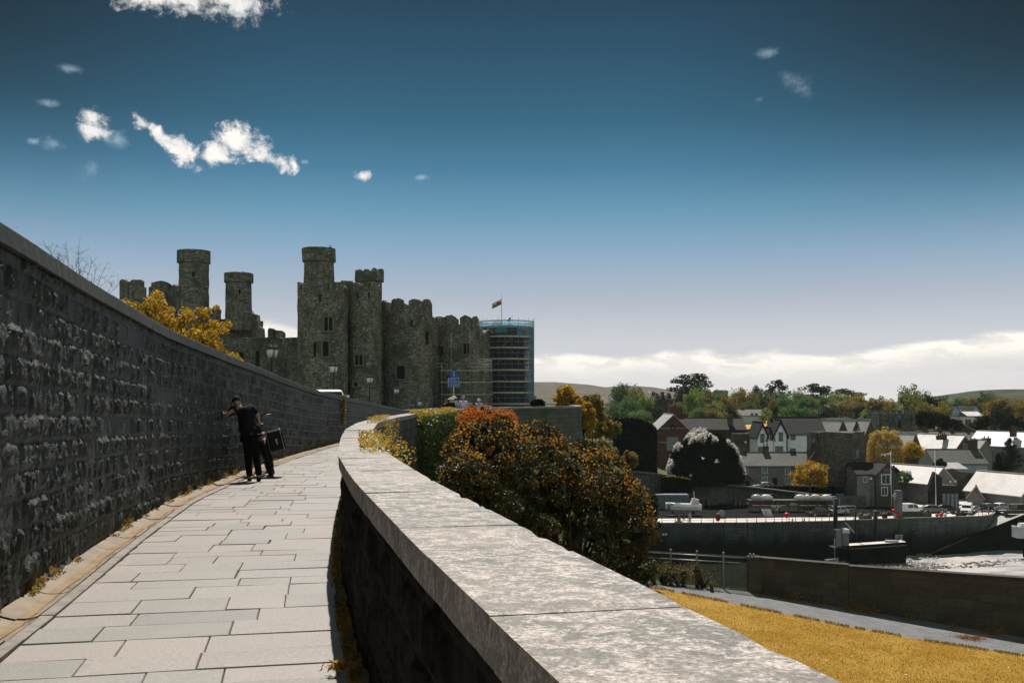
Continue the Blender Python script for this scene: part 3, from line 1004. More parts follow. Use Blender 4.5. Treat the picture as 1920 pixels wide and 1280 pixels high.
z0 = np.full(len(sv), E - 9.5)
for j, k in enumerate(kk):
 z = z0 * (1 - k) + z1 * k
 h_ = z1 - z
 dd = 0.10 * h_ / 8 + rock_disp(sv, h_ + 5, 44, ch=.33, bl=.8, amp=.5)
 G[:, j, 0] = x - nx * (.44 + dd); G[:, j, 1] = y - ny * (.44 + dd); G[:, j, 2] = z
 UV[:, j, 0] = sv; UV[:, j, 1] = 33 - h_
grid_obj('outer_stonework', G, M['outer'], UV, pw, True, np.array(pw.location))
mb = MB()
vs = []
for i in range(len(sv)):
 for t, z in ((-.08, E - 9.5), (-.08, z1[i]), (-.42, z1[i]), (-.42, E - 9.5)):
  vs.append((x[i] + nx[i] * t, y[i] + ny[i] * t, float(z)))
mb.add(vs, [(i * 4 + j, (i + 1) * 4 + j, (i + 1) * 4 + (j + 1) % 4, i * 4 + (j + 1) % 4) for i in range(len(sv) - 1) for j in range(4)])
part(pw, 'core', mb, M['outer'])
# ------------------------------------------------------------------ weeds along both edges of the walkway
def strip_pts(curve, sA, sB, n, t0, t1, h0, h1, seed, clumpy=3.0, thr=.45):
 g = np.random.default_rng(seed)
 out = []
 while len(out) < n:
  s = sA + (sB - sA) * g.uniform(0, 1) ** 1.6
  if float(vn(np.array([s * clumpy]), np.array([seed * 1.0]), seed)[0]) < thr: continue
  x, y, nx, ny = curve.at(s)
  t = g.uniform(t0, t1)
  X, Y = x + nx * t, y + ny * t
  k = float(vn(np.array([s * clumpy * 2]), np.array([seed * 3.0]), seed + 1)[0])
  out.append((X, Y, float(zp(Y)) + h0 + (h1 - h0) * k * g.uniform(0, 1)))
 return np.array(out)
weed1 = leafmat('weed_leaf', [(.10, .11, .02), (.30, .20, .03), (.38, .17, .03), (.16, .15, .03), (.45, .30, .06)], 0.35, 0.7, 0.2)
o = leaf_obj('weeds', strip_pts(LW, LW.s_of_y(4), LW.s_of_y(40), 5200, -.10, -.005, 0.01, .15, 21, 2.5, .5), 0.03, weed1, seed=2, aspect=.5)
tag(o, 'orange and green weeds growing between the left wall and the stone gutter', 'weeds', kind='stuff')
o = leaf_obj('weeds', strip_pts(LW, LW.s_of_y(4), LW.s_of_y(26), 900, -.36, -.28, 0.0, .03, 27, 3.0, .62), 0.022, weed1, seed=12, aspect=.4)
tag(o, 'thin rusty weeds in the joint between gutter and kerb stones', 'weeds', kind='stuff')
weed2 = leafmat('dry_weed_leaf', [(.34, .16, .03), (.42, .22, .05), (.20, .15, .03), (.28, .11, .02), (.12, .12, .03)], 0.35, 0.7, 0.2)
a = strip_pts(PI_, 2.0, PI_.s_of_y(16), 4200, -.02, .085, 0.0, .065, 23, 1.5, .25)
o = leaf_obj('weeds', a, 0.030, weed2, seed=6, aspect=.4)
tag(o, 'dry brown and orange weeds at the foot of the low parapet wall', 'weeds', kind='stuff')
fw = thing('dandelion', 'yellow-orange flowering weed at the foot of the parapet, nearest the viewer', 'flower', lawn_pt(0, 9999)[:0] or (float(on_path(PI_.s_of_y(5.9), .13)[0]), float(on_path(PI_.s_of_y(5.9), .13)[1]), 0))
mfl = plain('flower_orange', (.75, .36, .02), None, 5, .7, .2, 0)
p0 = Vector(fw.location)
mb = MB()
for k in range(14):
 a_ = 2 * math.pi * k / 14
 mb.add([(p0.x, p0.y, .055), (p0.x + .028 * math.cos(a_ - .2), p0.y + .028 * math.sin(a_ - .2), .062), (p0.x + .034 * math.cos(a_), p0.y + .034 * math.sin(a_), .058), (p0.x + .028 * math.cos(a_ + .2), p0.y + .028 * math.sin(a_ + .2), .062)], [(0, 1, 2, 3)])
mb.sphere((p0.x, p0.y, .06), .012)
part(fw, 'petals', mb, mfl)
lf = np.array([(p0.x + rnd.gauss(0, .045), p0.y + rnd.gauss(0, .04), .012 + rnd.random() * .03) for _ in range(60)])
leaf_obj('leaves', lf, .06, weed1, fw, 3, .25)
# ------------------------------------------------------------------ castle
def castle_mat(name, c1, c2, dark, tint):
 m, n, b = base_mat(name, 0.9, 0.15)
 t = n.nodes.new('ShaderNodeTexCoord')
 wn = noise(n, t.outputs['Object'], 1.5, 4)
 ad = n.nodes.new('ShaderNodeVectorMath'); ad.operation = 'MULTIPLY_ADD'
 n.links.new(wn.outputs['Color'], ad.inputs[0]); ad.inputs[1].default_value = (.5, .25, 0)
 n.links.new(t.outputs['UV'], ad.inputs[2])
 br = n.nodes.new('ShaderNodeTexBrick')
 n.links.new(ad.outputs[0], br.inputs['Vector'])
 br.inputs['Scale'].default_value = 1; br.inputs['Brick Width'].default_value = .62; br.inputs['Row Height'].default_value = .21
 br.inputs['Mortar Size'].default_value = .025; br.inputs['Mortar Smooth'].default_value = .5; br.offset = .4; br.squash = 1.5
 br.inputs['Color1'].default_value = (*c1, 1); br.inputs['Color2'].default_value = (*c2, 1)
 br.inputs['Mortar'].default_value = (*dark, 1)
 vo = n.nodes.new('ShaderNodeTexVoronoi'); vo.inputs['Scale'].default_value = 2.2
 mp = n.nodes.new('ShaderNodeMapping'); mp.inputs['Scale'].default_value = (1, 2.2, 1)
 n.links.new(ad.outputs[0], mp.inputs[0]); n.links.new(mp.outputs[0], vo.inputs['Vector'])
 g = noise(n, t.outputs['UV'], 2.6, 7, .7)
 c = mixc(n, .95, br.outputs['Color'], ramp(n, g.outputs['Fac'], [(.3, .35), (.5, .95), (.7, 1.7)]), 'MULTIPLY')
 sep_ = n.nodes.new('ShaderNodeSeparateColor'); n.links.new(vo.outputs['Color'], sep_.inputs[0])
 c = mixc(n, .8, c, ramp(n, sep_.outputs[0], [(0, .5), (.6, 1.0), (1, 1.5)]), 'MULTIPLY')
 a = noise(n, t.outputs['UV'], .35, 7, .65, .5)
 c = mixc(n, maprange(n, a.outputs['Fac'], .48, .60, 0, .8), c, dark)
 a2 = noise(n, t.outputs['UV'], .6, 5, .6)
 c = mixc(n, maprange(n, a2.outputs['Fac'], .54, .68, 0, .6), c, tint)
 mp3 = n.nodes.new('ShaderNodeMapping'); mp3.inputs['Scale'].default_value = (1.1, .10, 1)
 n.links.new(t.outputs['UV'], mp3.inputs[0])
 sk = noise(n, mp3.outputs[0], 1.0, 5, .6)
 c = mixc(n, maprange(n, sk.outputs['Fac'], .55, .7, 0, .6), c, (dark[0] * .8, dark[1] * .9, dark[2] * .7))
 n.links.new(c, b.inputs['Base Color'])
 hh = math_n(n, 'ADD', math_n(n, 'MULTIPLY', br.outputs['Fac'], -1), math_n(n, 'MULTIPLY', g.outputs['Fac'], 1.4))
 bump(n, b, hh, .9, .10)
 return m
M['castle'] = castle_mat('castle_stone', (.285, .275, .23), (.19, .188, .155), (.08, .086, .062), (.24, .185, .13))
M['castle2'] = castle_mat('castle_stone_dark', (.20, .20, .17), (.12, .125, .105), (.05, .06, .045), (.17, .135, .10))
M['void'] = plain('dark_opening', (.012, .014, .012), None, 3, .9, .1, 0)
M['frame_stone'] = plain('opening_surround', (.17, .165, .145), (.11, .11, .095), 3, .9, .1, .3)
cr_ = random.Random(5)
castle = thing('castle', 'great medieval grey stone castle with round towers and battlements on the skyline', 'castle', (XX(690, 150), 150, E - 4))
def arcblock(mb, c, r0, r1, a0, a1, z0, z1, segs=5, dome=.35):
 vs = []
 for i in range(segs + 1):
  a = a0 + (a1 - a0) * i / segs
  k = 1 - abs(2 * i / segs - 1) ** 3
  zt = z1 - dome * (1 - k) + cr_.uniform(-.10, .10)
  for r_, z in ((r0, z0), (r1, z0), (r1, zt), (r0, zt - .05)):
   vs.append((c[0] + r_ * math.cos(a), c[1] + r_ * math.sin(a), z))
 fs = [(i * 4 + j, (i + 1) * 4 + j, (i + 1) * 4 + (j + 1) % 4, i * 4 + (j + 1) % 4) for i in range(segs) for j in range(4)]
 fs += [(0, 1, 2, 3), tuple(segs * 4 + k for k in (3, 2, 1, 0))]
 mb.add(vs, [f[::-1] for f in fs])
def rough_cyl(mb, c, prof, segs=48, seed=0):
 """lathe with fine rings and uneven surface"""
 g = random.Random(seed)
 P2 = []
 for (r0, z0), (r1, z1) in zip(prof[:-1], prof[1:]):
  n = max(1, int(abs(z1 - z0) / 1.1))
  for i in range(n):
   P2.append((r0 + (r1 - r0) * i / n, z0 + (z1 - z0) * i / n))
 P2.append(prof[-1])
 vs, fs, uvs = [], [], []
 for j, (r_, z) in enumerate(P2):
  for i in range(segs):
   a = 2 * math.pi * i / segs
   k = g.uniform(-.07, .07) if r_ > .4 else 0
   dz = g.uniform(-.12, .12) if j == len(P2) - 1 else 0
   vs.append((c[0] + (r_ + k) * math.cos(a), c[1] + (r_ + k) * math.sin(a), z + dz))
 L = 0
 for j in range(len(P2) - 1):
  dl = math.hypot(P2[j + 1][0] - P2[j][0], P2[j + 1][1] - P2[j][1])
  rm = prof[0][0]
  for i in range(segs):
   k = (i + 1) % segs
   fs.append((j * segs + i, j * segs + k, (j + 1) * segs + k, (j + 1) * segs + i))
   u0, u1 = 2 * math.pi * i / segs * rm, 2 * math.pi * (i + 1) / segs * rm
   uvs.append([(u0, L), (u1, L), (u1, L + dl), (u0, L + dl)])
  L += dl
 mb.add(vs, fs, uvs, False)
 n_ = len(P2) - 1
 o = len(mb.v) - len(vs)
 mb.f.append(tuple(o + n_ * segs + i for i in range(segs))); mb.uv.append(None); mb.sm.append(False)
TW = {}
def opening(parent, px, py0, py1, w, D, depth=.5, frame=True, bars=0, name='window'):
 if parent.name in TW:
  c_, r__ = TW[parent.name]
  dx = XX(px, D) - c_[0]
  D = c_[1] - math.sqrt(max(.1, r__ ** 2 - (abs(dx) - w / 2) ** 2)) - .05; depth = 1.4
 """a window: deep dark niche with a stone surround, facing the viewer"""
 x, z0, z1 = XX(px, D), ZZ(py1, D), ZZ(py0, D)
 mb = MB().box2(x - w / 2, x + w / 2, D - .05, D + depth, z0, z1)
 o = part(parent, name, mb, M['void'])
 if frame:
  t = .22
  fb = MB()
  fb.box2(x - w / 2 - t, x - w / 2, D - .12, D + depth, z0 - t, z1 + t)
  fb.box2(x + w / 2, x + w / 2 + t, D - .12, D + depth, z0 - t, z1 + t)
  fb.box2(x - w / 2, x + w / 2, D - .12, D + depth, z1, z1 + t)
  fb.box2(x - w / 2, x + w / 2, D - .12, D + depth, z0 - t, z0)
  for b_ in range(bars):
   xx = x - w / 2 + w * (b_ + 1) / (bars + 1)
   fb.box2(xx - .07, xx + .07, D - .08, D + .2, z0, z1)
  part(o, 'surround', fb, M['frame_stone'])
 return o
def tower(px0, px1, ywall, D, merlons, ymer, batter=.25, zbase=E - 12, mat='castle', seed=1, name='tower', back=True, mtop=None):
 cx, r_ = XX((px0 + px1) / 2, D), (px1 - px0) / 2 * D / F
 c = (cx, D)
 zt = ZZ(ywall, D)
 mb = MB()
 rough_cyl(mb, c, [(r_ + batter * 2.5, zbase), (r_ + batter, zbase + 6), (r_, zbase + 12), (r_, zt), (r_ - .7, zt)], 56, seed)
 o = part(castle, name, mb, M[mat])
 TW[o.name] = (c, r_ + batter * .3)
 zm = ZZ(ymer, D)
 arcs = []
 for (a, b) in merlons:
  xa, xb = max(-1, min(1, (XX(a, D) - cx) / r_)), max(-1, min(1, (XX(b, D) - cx) / r_))
  A, B = -math.acos(xa), -math.acos(xb)
  arcs.append((A, B))
 if back:
  for (A, B) in list(arcs):
   arcs.append((-A, -B)[::-1])
 for k, (A, B) in enumerate(arcs):
  m2 = MB()
  arcblock(m2, c, r_ - .42, r_ + .03, A, B, zt - .3, zm + cr_.uniform(-.15, .15))
  part(o, 'merlon', m2, M[mat])
 return o, c, r_
def turret(px0, px1, ytop, ycap, ybot, D, parent, seed=3, over=.25, mat='castle', ragged=0.0):
 cx, r_ = XX((px0 + px1) / 2, D), (px1 - px0) / 2 * D / F - over
 mb = MB()
 rough_cyl(mb, (cx, D), [(r_ + .12, ZZ(ybot, D)), (r_, ZZ((ycap + ybot) / 2, D)), (r_ - .05, ZZ(ycap, D)), (r_ + over, ZZ(ycap - 2, D)), (r_ + over, ZZ(ytop, D)), (r_ - .3, ZZ(ytop, D) + .05)], 36, seed)
 if ragged:
  for i in range(10):
   a = 2 * math.pi * i / 10
   arcblock(mb, (cx, D), r_ - .4, r_ + over - .02, a, a + .42 + cr_.uniform(-.12, .12), ZZ(ytop, D) - .2, ZZ(ytop, D) + cr_.uniform(.1, ragged))
 return part(parent, 'turret', mb, M[mat])
def arrowslit(parent, px, py0, py1, D, w=.22):
 x = XX(px, D)
 return part(parent, 'arrow_slit', MB().box2(x - w / 2, x + w / 2, D - .03, D + .4, ZZ(py1, D), ZZ(py0, D)), M['void'])
t1, c1_, r1_ = tower(559, 652, 545, 140, [(559.5, 569), (575, 590), (626, 646)], 532, seed=1)
turret(567, 629, 467, 493, 548, 138.8, t1, 11)
opening(t1, 616, 595, 620, 1.1, 140 - 3.35, bars=1, name='window')
opening(t1, 611, 640, 668, .8, 140 - 3.5, name='window')
opening(t1, 590, 642, 668, .3, 140 - 3.35, frame=False, name='window')
arrowslit(t1, 600, 552, 566, 140 - 3.5); arrowslit(t1, 570, 548, 560, 140 - 2.3)
t2, c2_, r2_ = tower(655, 714, 545, 142, [(659, 680), (687, 711)], 531, seed=2)
turret(666, 720, 511, 530, 600, 150, t2, 12, .3, ragged=.5)
opening(t2, 673, 665, 684, 1.0, 142 - 2.05, bars=1)
opening(t2, 667, 716, 724, .5, 142 - 1.8, frame=True)
arrowslit(t2, 672, 548, 560, 142 - 2.1); arrowslit(t2, 692, 548, 560, 142 - 2.1)
t3, c3_, r3_ = tower(716, 811, 586, 150, [(717, 727), (739, 762), (771, 794), (796, 809)], 565, seed=3)
opening(t3, 751.5, 686, 710, 1.15, 150 - 3.75)
arrowslit(t3, 772, 600, 612, 150 - 3.7); arrowslit(t3, 800, 622, 645, 150 - 2.4, .5)
t4, c4_, r4_ = tower(814, 899, 611, 160, [(815, 826), (836, 858), (865, 884), (886, 897)], 593.5, seed=4)
opening(t4, 875.5, 644, 664, 1.1, 160 - 3.3, bars=1)
opening(t4, 828, 650, 664, .4, 160 - 3.0, frame=False)
def curtain(px0, D0, px1, D1, ytop0, ytop1, parent, merl=0, th=2.2, mat='castle', zb=E - 12, mh=1.7, seed=0):
 a, b = Vector((XX(px0, D0), D0)), Vector((XX(px1, D1), D1))
 L = (b - a).length; t = (b - a) / L; nn = Vector((-t.y, t.x))
 z0, z1 = ZZ(ytop0, D0), ZZ(ytop1, D1)
 n = max(6, int(L / .6))
 g = random.Random(seed)
 vs = []
 for i in range(n + 1):
  k = i / n
  p = a + t * L * k
  q = p + nn * th
  zt = z0 + (z1 - z0) * k + g.uniform(-.1, .1)
  vs += [(p.x, p.y, zb), (p.x, p.y, zt), (q.x, q.y, zt), (q.x, q.y, zb)]
 mb = MB().add(vs, [(i * 4 + j, i * 4 + (j + 1) % 4, (i + 1) * 4 + (j + 1) % 4, (i + 1) * 4 + j)[::-1] for i in range(n) for j in range(4)] + [(0, 1, 2, 3)[::-1], tuple(n * 4 + k for k in (0, 1, 2, 3))])
 o = part(parent, 'curtain_wall', mb, M[mat])
 if merl:
  for i in range(merl):
   k0 = (i + .2) / merl; k1 = (i + .75) / merl
   p, q = a + t * L * k0, a + t * L * k1
   zz = z0 + (z1 - z0) * (k0 + k1) / 2
   w = (q - p).length
   c_ = (p + q) / 2 + nn * .32
   m2 = MB().box((c_.x, c_.y, zz + mh / 2 - .15), (w, .6, mh), math.atan2(t.y, t.x), .86)
   part(o, 'merlon', m2, M[mat])
 return o
cw1 = curtain(630, 143.5, 675, 145, 545, 545, castle, 1, mh=1.6)
arrowslit(cw1, 636, 535, 545, 143.5)
curtain(700, 146, 745, 151, 588, 588, castle, 2, mh=1.8)
curtain(800, 153, 840, 161, 612, 612, castle, 2)
curtain(880, 162, 935, 171, 622, 624, castle, 0)
fwall = curtain(408, 148, 572, 141, 633, 633, castle, 0, 2.0, 'castle2', seed=4)
for px, a, b, w in ((485, 658, 690, .9), (524, 657, 690, .9), (452, 660, 672, .35)):
 opening(fwall, px, a, b, w, 144.6 - (px - 485) * .03, .6, False)
for px in (455, 505, 541):
 D_ = 145.5 - (px - 485) * .043
 part(fwall, 'buttress', MB().box((XX(px, D_), D_ + .1, E - 2), (1.3, 1.8, 17.5), .05, .96), M['castle2'])
ta, _, _ = tower(228, 332, 562, 172, [(230, 257), (261, 289), (301, 328)], 530, seed=6, zbase=E - 10)
tA, _, _ = tower(300, 402, 585, 176, [(390, 400)], 578, seed=7, zbase=E - 10, back=False)
turret(333, 394, 471, 495, 620, 170, tA, 13, .28)
arrowslit(tA, 362, 510, 519, 170 - 2.6, .3)
tB, _, _ = tower(408, 492, 602, 176, [(470, 480)], 596, seed=8, zbase=E - 10, back=False)
turret(421, 474, 513, 532, 620, 171, tB, 14, .25)
arrowslit(tB, 449, 543, 550, 171 - 2.2, .3)
mb = MB().prism([(XX(462, 174), ZZ(575, 174)), (XX(472, 174), ZZ(578, 174)), (XX(480, 174), ZZ(590, 174)), (XX(489, 174), ZZ(592, 174)), (XX(491, 174), ZZ(613, 174)), (XX(498, 174), ZZ(617, 174)), (XX(500, 174), ZZ(650, 174)), (XX(462, 174), ZZ(650, 174))][::-1], 171.5, 173.4)
part(tB, 'ruined_wall', mb, M['castle'])
curtain(495, 178, 560, 170, 634, 634, castle, 0)
for a, b, y0 in ((503, 517, 615), (514, 533, 619)):
 mb = MB().prism([(XX(a, 172), ZZ(640, 172)), (XX(a, 172), ZZ(y0 + 3, 172)), (XX(a + 3, 172), ZZ(y0, 172)), (XX(b - 4, 172), ZZ(y0 + 1, 172)), (XX(b, 172), ZZ(y0 + 5, 172)), (XX(b, 172), ZZ(640, 172))], 171.6, 173)
 part(castle, 'merlon', mb, M['castle'])
curtain(388, 180, 430, 179, 598, 598, castle, 0)
bc = MB()
D_ = 180
bc.box2(XX(390.5, D_), XX(396, D_), D_ - .8, D_ + .8, ZZ(606, D_), ZZ(581, D_))
bc.box2(XX(402, D_), XX(412, D_), D_ - .8, D_ + .8, ZZ(606, D_), ZZ(581, D_))
bc.box2(XX(390, D_), XX(412.5, D_), D_ - .9, D_ + .9, ZZ(586, D_), ZZ(580, D_))
bc.box2(XX(390, D_), XX(412.5, D_), D_ - .9, D_ + .9, ZZ(606, D_), ZZ(597, D_))
bc.tube([(XX(401, D_), D_, ZZ(580, D_)), (XX(401, D_), D_, ZZ(573, D_))], [.35, .03], 6)
part(castle, 'bellcote', bc, M['castle'])
# ------------------------------------------------------------------ scaffolding
M['steel'] = plain('galvanised_tube', (.20, .21, .20), (.15, .16, .15), 6, .7, .2, .1)
M['board'] = plain('scaffold_board', (.52, .49, .38), (.40, .37, .30), 3, .85, .2, .3)
def netting(name, col, alpha):
 m, n, b = base_mat(name, .8, .2)
 b.inputs['Base Color'].default_value = (*col, 1)
 tp = n.nodes.new('ShaderNodeBsdfTransparent')
 tl = n.nodes.new('ShaderNodeBsdfTranslucent'); tl.inputs['Color'].default_value = (*col, 1)
 t = n.nodes.new('ShaderNodeTexCoord')
 nz = noise(n, t.outputs['UV'], .9, 5, .6)
 m1 = n.nodes.new('ShaderNodeMixShader'); m1.inputs[0].default_value = .5
 n.links.new(b.outputs[0], m1.inputs[1]); n.links.new(tl.outputs[0], m1.inputs[2])
 m2 = n.nodes.new('ShaderNodeMixShader')
 n.links.new(maprange(n, nz.outputs['Fac'], .3, .7, alpha[0], alpha[1], 'LINEAR'), m2.inputs[0])
 n.links.new(m1.outputs[0], m2.inputs[1]); n.links.new(tp.outputs[0], m2.inputs[2])
 n.links.new(m2.outputs[0], n.nodes['Material Output'].inputs['Surface'])
 return m
M['net'] = netting('dark_blue_netting', (.06, .085, .12), (.20, .38))
M['netb'] = netting('bright_blue_netting', (.16, .55, .80), (.30, .65))
Ds = 172
cx, rs_ = XX(950, Ds), 51 * Ds / F
scf = thing('scaffolding', 'round tower wrapped in scaffolding rings and dark blue netting beside the castle', 'scaffolding', (cx, Ds, E - 8))
mb = MB(); rough_cyl(mb, (cx, Ds), [(rs_ - 1.5, E - 12), (rs_ - 1.6, ZZ(616, Ds)), (rs_ - 2.2, ZZ(616, Ds))], 40, 9)
t5 = part(castle, 'tower', mb, M['castle2'])
lev = [615.5, 634, 654.5, 675, 695.5, 716.5, 737, 757.5, 778]
for y in lev:
 z = ZZ(y, Ds)
 mb = MB()
 mb.lathe([(rs_ - 1.1, z - .06), (rs_ + .02, z - .06), (rs_ + .02, z + .02), (rs_ - 1.1, z + .02), (rs_ - 1.1, z - .06)], (cx, Ds), 40, caps=False, smooth=False)
 mb.lathe([(rs_ - .02, z + .02), (rs_ + .02, z + .02), (rs_ + .02, z + .22), (rs_ - .02, z + .22)], (cx, Ds), 40, caps=False, smooth=False)
 part(scf, 'platform', mb, M['board'])
 mb = MB().lathe([(rs_ + .03, z + 1.05), (rs_ + .08, z + 1.1), (rs_ + .03, z + 1.15), (rs_ - .01, z + 1.1), (rs_ + .03, z + 1.05)], (cx, Ds), 40, caps=False)
 part(scf, 'guard_rail', mb, M['steel'])
for i in range(26):
 a = 2 * math.pi * (i + .3) / 26
 zt = ZZ(596 + (i * 7 % 5) * 1.2, Ds)
 for rr in ((rs_ + .06),) + ((rs_ - 1.15,) if math.sin(a) > -.3 or abs(math.cos(a)) > .8 else ()):
  mb = MB().tube([(cx + rr * math.cos(a), Ds + rr * math.sin(a), E - 9), (cx + rr * math.cos(a), Ds + rr * math.sin(a), zt if rr > rs_ else zt - 1.5)], .03, 5)
  part(scf, 'pole', mb, M['steel'])
for k in range(7):
 a0 = -math.pi / 2 + (-.9, -.2, .5, -.6, .1, .7, -.1)[k]
 y0, y1 = lev[k + 1], lev[k]
 n = 6
 sg = 1 if k % 2 else -1
 pts_ = [(cx + (rs_ + .1) * math.cos(a0 + sg * .42 * i / n), Ds + (rs_ + .1) * math.sin(a0 + sg * .42 * i / n), ZZ(y0 + (y1 - y0) * i / n, Ds)) for i in range(n + 1)]
 part(scf, 'brace', MB().tube(pts_, .045, 4), M['steel'])
mb = MB().lathe([(rs_ - .05, E - 9), (rs_ - .05, ZZ(617, Ds))], (cx, Ds), 48, caps=False)
part(scf, 'netting', mb, M['net'])
mb = MB()
for (a0, a1, y0, y1) in ((-2.0, -1.55, 617, 627), (-1.2, -.9, 617, 632), (-.62, .55, 617, 760), (-.9, -.7, 617, 622)):
 mb.lathe([(rs_ + .02, ZZ(y1, Ds)), (rs_ + .02, ZZ(y0, Ds))], (cx, Ds), 10, a0, a1, caps=False)
part(scf, 'netting', mb, M['netb'], 'brighter blue strips of netting')
mb = MB().lathe([(rs_ + .02, ZZ(617, Ds)), (rs_ + .04, ZZ(605.5, Ds))], (cx, Ds), 48, caps=False)
part(scf, 'top_netting', mb, M['netb'], 'bright blue netting round the top deck')
mb = MB()
for r_, y in ((rs_ + .08, 605.5), (rs_ + .08, 610)):
 mb.lathe([(r_, ZZ(y, Ds)), (r_ + .05, ZZ(y, Ds) + .04), (r_, ZZ(y, Ds) + .09), (r_, ZZ(y, Ds))], (cx, Ds), 40, caps=False)
part(scf, 'guard_rail', mb, M['steel'])
sc2 = thing('scaffolding', 'lower open scaffolding of poles and pale boards in front of the last battlemented tower', 'scaffolding', (XX(866, 153), 153, E - 8))
D0 = 152
xs_ = [812, 828, 846, 864, 881, 897, 909, 921]
for j, dep in enumerate((0, 1.3)):
 for k, px in enumerate(xs_):
  D_ = D0 + dep + (3.5 if px < 820 else 0)
  yt = {846: 624, 887: 616}.get(px, 684) if dep == 0 else 688
  if px == 881 and dep == 0: yt = 616
  if px >= 897: yt = 672 + (px - 897) * .1
  part(sc2, 'pole', MB().tube([(XX(px, D0), D_, E - 9), (XX(px, D0), D_, ZZ(yt, D0))], .05, 5), M['steel'])
for y in (694, 716, 739, 761):
 mb = MB()
 mb.box2(XX(826, D0), XX(923, D0), D0 - .1, D0 + 1.4, ZZ(y, D0) - .09, ZZ(y, D0) + .02)
 mb.add([(XX(826, D0), D0 - .1, ZZ(y, D0) - .09), (XX(826, D0), D0 + 1.4, ZZ(y, D0) - .09), (XX(809, D0), D0 + 5.4, ZZ(y - 2.5, D0) - .09), (XX(809, D0), D0 + 3.9, ZZ(y - 2.5, D0) - .09),
   (XX(826, D0), D0 - .1, ZZ(y, D0) + .1), (XX(826, D0), D0 + 1.4, ZZ(y, D0) + .1), (XX(809, D0), D0 + 5.4, ZZ(y - 2.5, D0) + .1), (XX(809, D0), D0 + 3.9, ZZ(y - 2.5, D0) + .1)],
   [(0, 1, 2, 3)[::-1], (4, 5, 6, 7), (0, 4, 7, 3)[::-1], (1, 2, 6, 5)[::-1], (2, 3, 7, 6)[::-1]])
 part(sc2, 'platform', mb, M['board'])
 mb = MB()
 for dy in (6.5, 12.5):
  mb.tube([(XX(811, D0), D0 - .05, ZZ(y - dy, D0)), (XX(923, D0), D0 - .05, ZZ(y - dy, D0))], .04, 4)
 part(sc2, 'guard_rail', mb, M['steel'])
for k in range(7):
 y = 673 + k * 3.1
 part(sc2, 'guard_rail', MB().tube([(XX(897, D0), D0 - .15, ZZ(y + (k % 2), D0)), (XX(922, D0), D0 - .15, ZZ(y - (k % 3), D0))], .05, 4), M['steel'])
for a, b, c_, d__ in ((902, 760, 916, 739), (902, 739, 916, 716), (830, 760, 846, 716)):
 part(sc2, 'brace', MB().tube([(XX(a, D0), D0 - .12, ZZ(b, D0)), (XX(c_, D0), D0 - .12, ZZ(d__, D0))], .045, 4), M['steel'])
mb = MB()
for px in (904.5, 907.5): mb.tube([(XX(px, D0), D0 + .5, ZZ(760, D0)), (XX(px, D0), D0 + .5, ZZ(694, D0))], .035, 4)
for k in range(24): mb.tube([(XX(904.5, D0), D0 + .5, ZZ(758 - k * 2.7, D0)), (XX(907.5, D0), D0 + .5, ZZ(758 - k * 2.7, D0))], .03, 4)
part(sc2, 'ladder', mb, M['steel'])
# ------------------------------------------------------------------ flags
M['white'] = plain('white_paint', (.78, .78, .77), (.70, .70, .69), 3, .5, .4, .05)
M['flagw'] = plain('flag_white', (.80, .80, .78), None, 3, .8, .2, 0)
M['flagg'] = plain('flag_green', (.02, .22, .06), None, 3, .8, .2, 0)
M['flagr'] = plain('flag_red', (.55, .02, .02), None, 3, .8, .2, 0)
DR = [(.08, .50), (.14, .62), (.10, .70), (.18, .74), (.24, .66), (.30, .60), (.36, .80), (.46, .92), (.44, .74), (.56, .86), (.54, .66), (.66, .62), (.74, .52), (.80, .60), (.88, .74), (.93, .66),
  (.86, .50), (.80, .40), (.84, .26), (.90, .14), (.78, .16), (.72, .34), (.62, .38), (.60, .20), (.66, .10), (.52, .10), (.50, .34), (.38, .38), (.34, .20), (.38, .10), (.24, .12), (.26, .32), (.20, .42), (.12, .40)]
def flag(pole_root, x, y, ztop, w, h, droop, dirx=-1, name='flag'):
 def P_(u, v):
  return (x + dirx * u * w * math.cos(.25), y + .18 * w * math.sin(u * 7 + v) * u, ztop - (1 - v) * h - droop * u ** 1.3 + .04 * h * math.sin(u * 9))
 n = 12
 A, Bm = MB(), MB()
 for mbx, v0, v1 in ((A, .5, 1), (Bm, 0, .5)):
  vs = [P_(i / n, v0 + (v1 - v0) * j / 2) for i in range(n + 1) for j in range(3)]
  mbx.add(vs, [(i * 3 + j, (i + 1) * 3 + j, (i + 1) * 3 + j + 1, i * 3 + j + 1) for i in range(n) for j in range(2)], None, True)
 o = part(pole_root, name, A, M['flagw'])
 part(o, 'green_band', Bm, M['flagg'])
 D_ = MB()
 for off in (-.025, .025):
  base = [P_(u, v) for u, v in DR]
  vs = [(p[0], p[1] + off, p[2]) for p in base]
  D_.add(vs, [tuple(range(len(vs)))])
 part(o, 'dragon_emblem', D_, M['flagr'])
 return o
fp = thing('flagpole', 'thin white flagpole with drooping white and green flag above the scaffolded castle tower', 'flagpole', (XX(940.5, 170), 170, ZZ(616, 170)))
part(fp, 'pole', MB().tube([(XX(940.5, 170), 170, ZZ(618, 170)), (XX(940.5, 170), 170, ZZ(548, 170))], [.09, .05], 6), M['white'])
flag(fp, XX(940.2, 170), 170, ZZ(561, 170), 1.65, .95, .75)
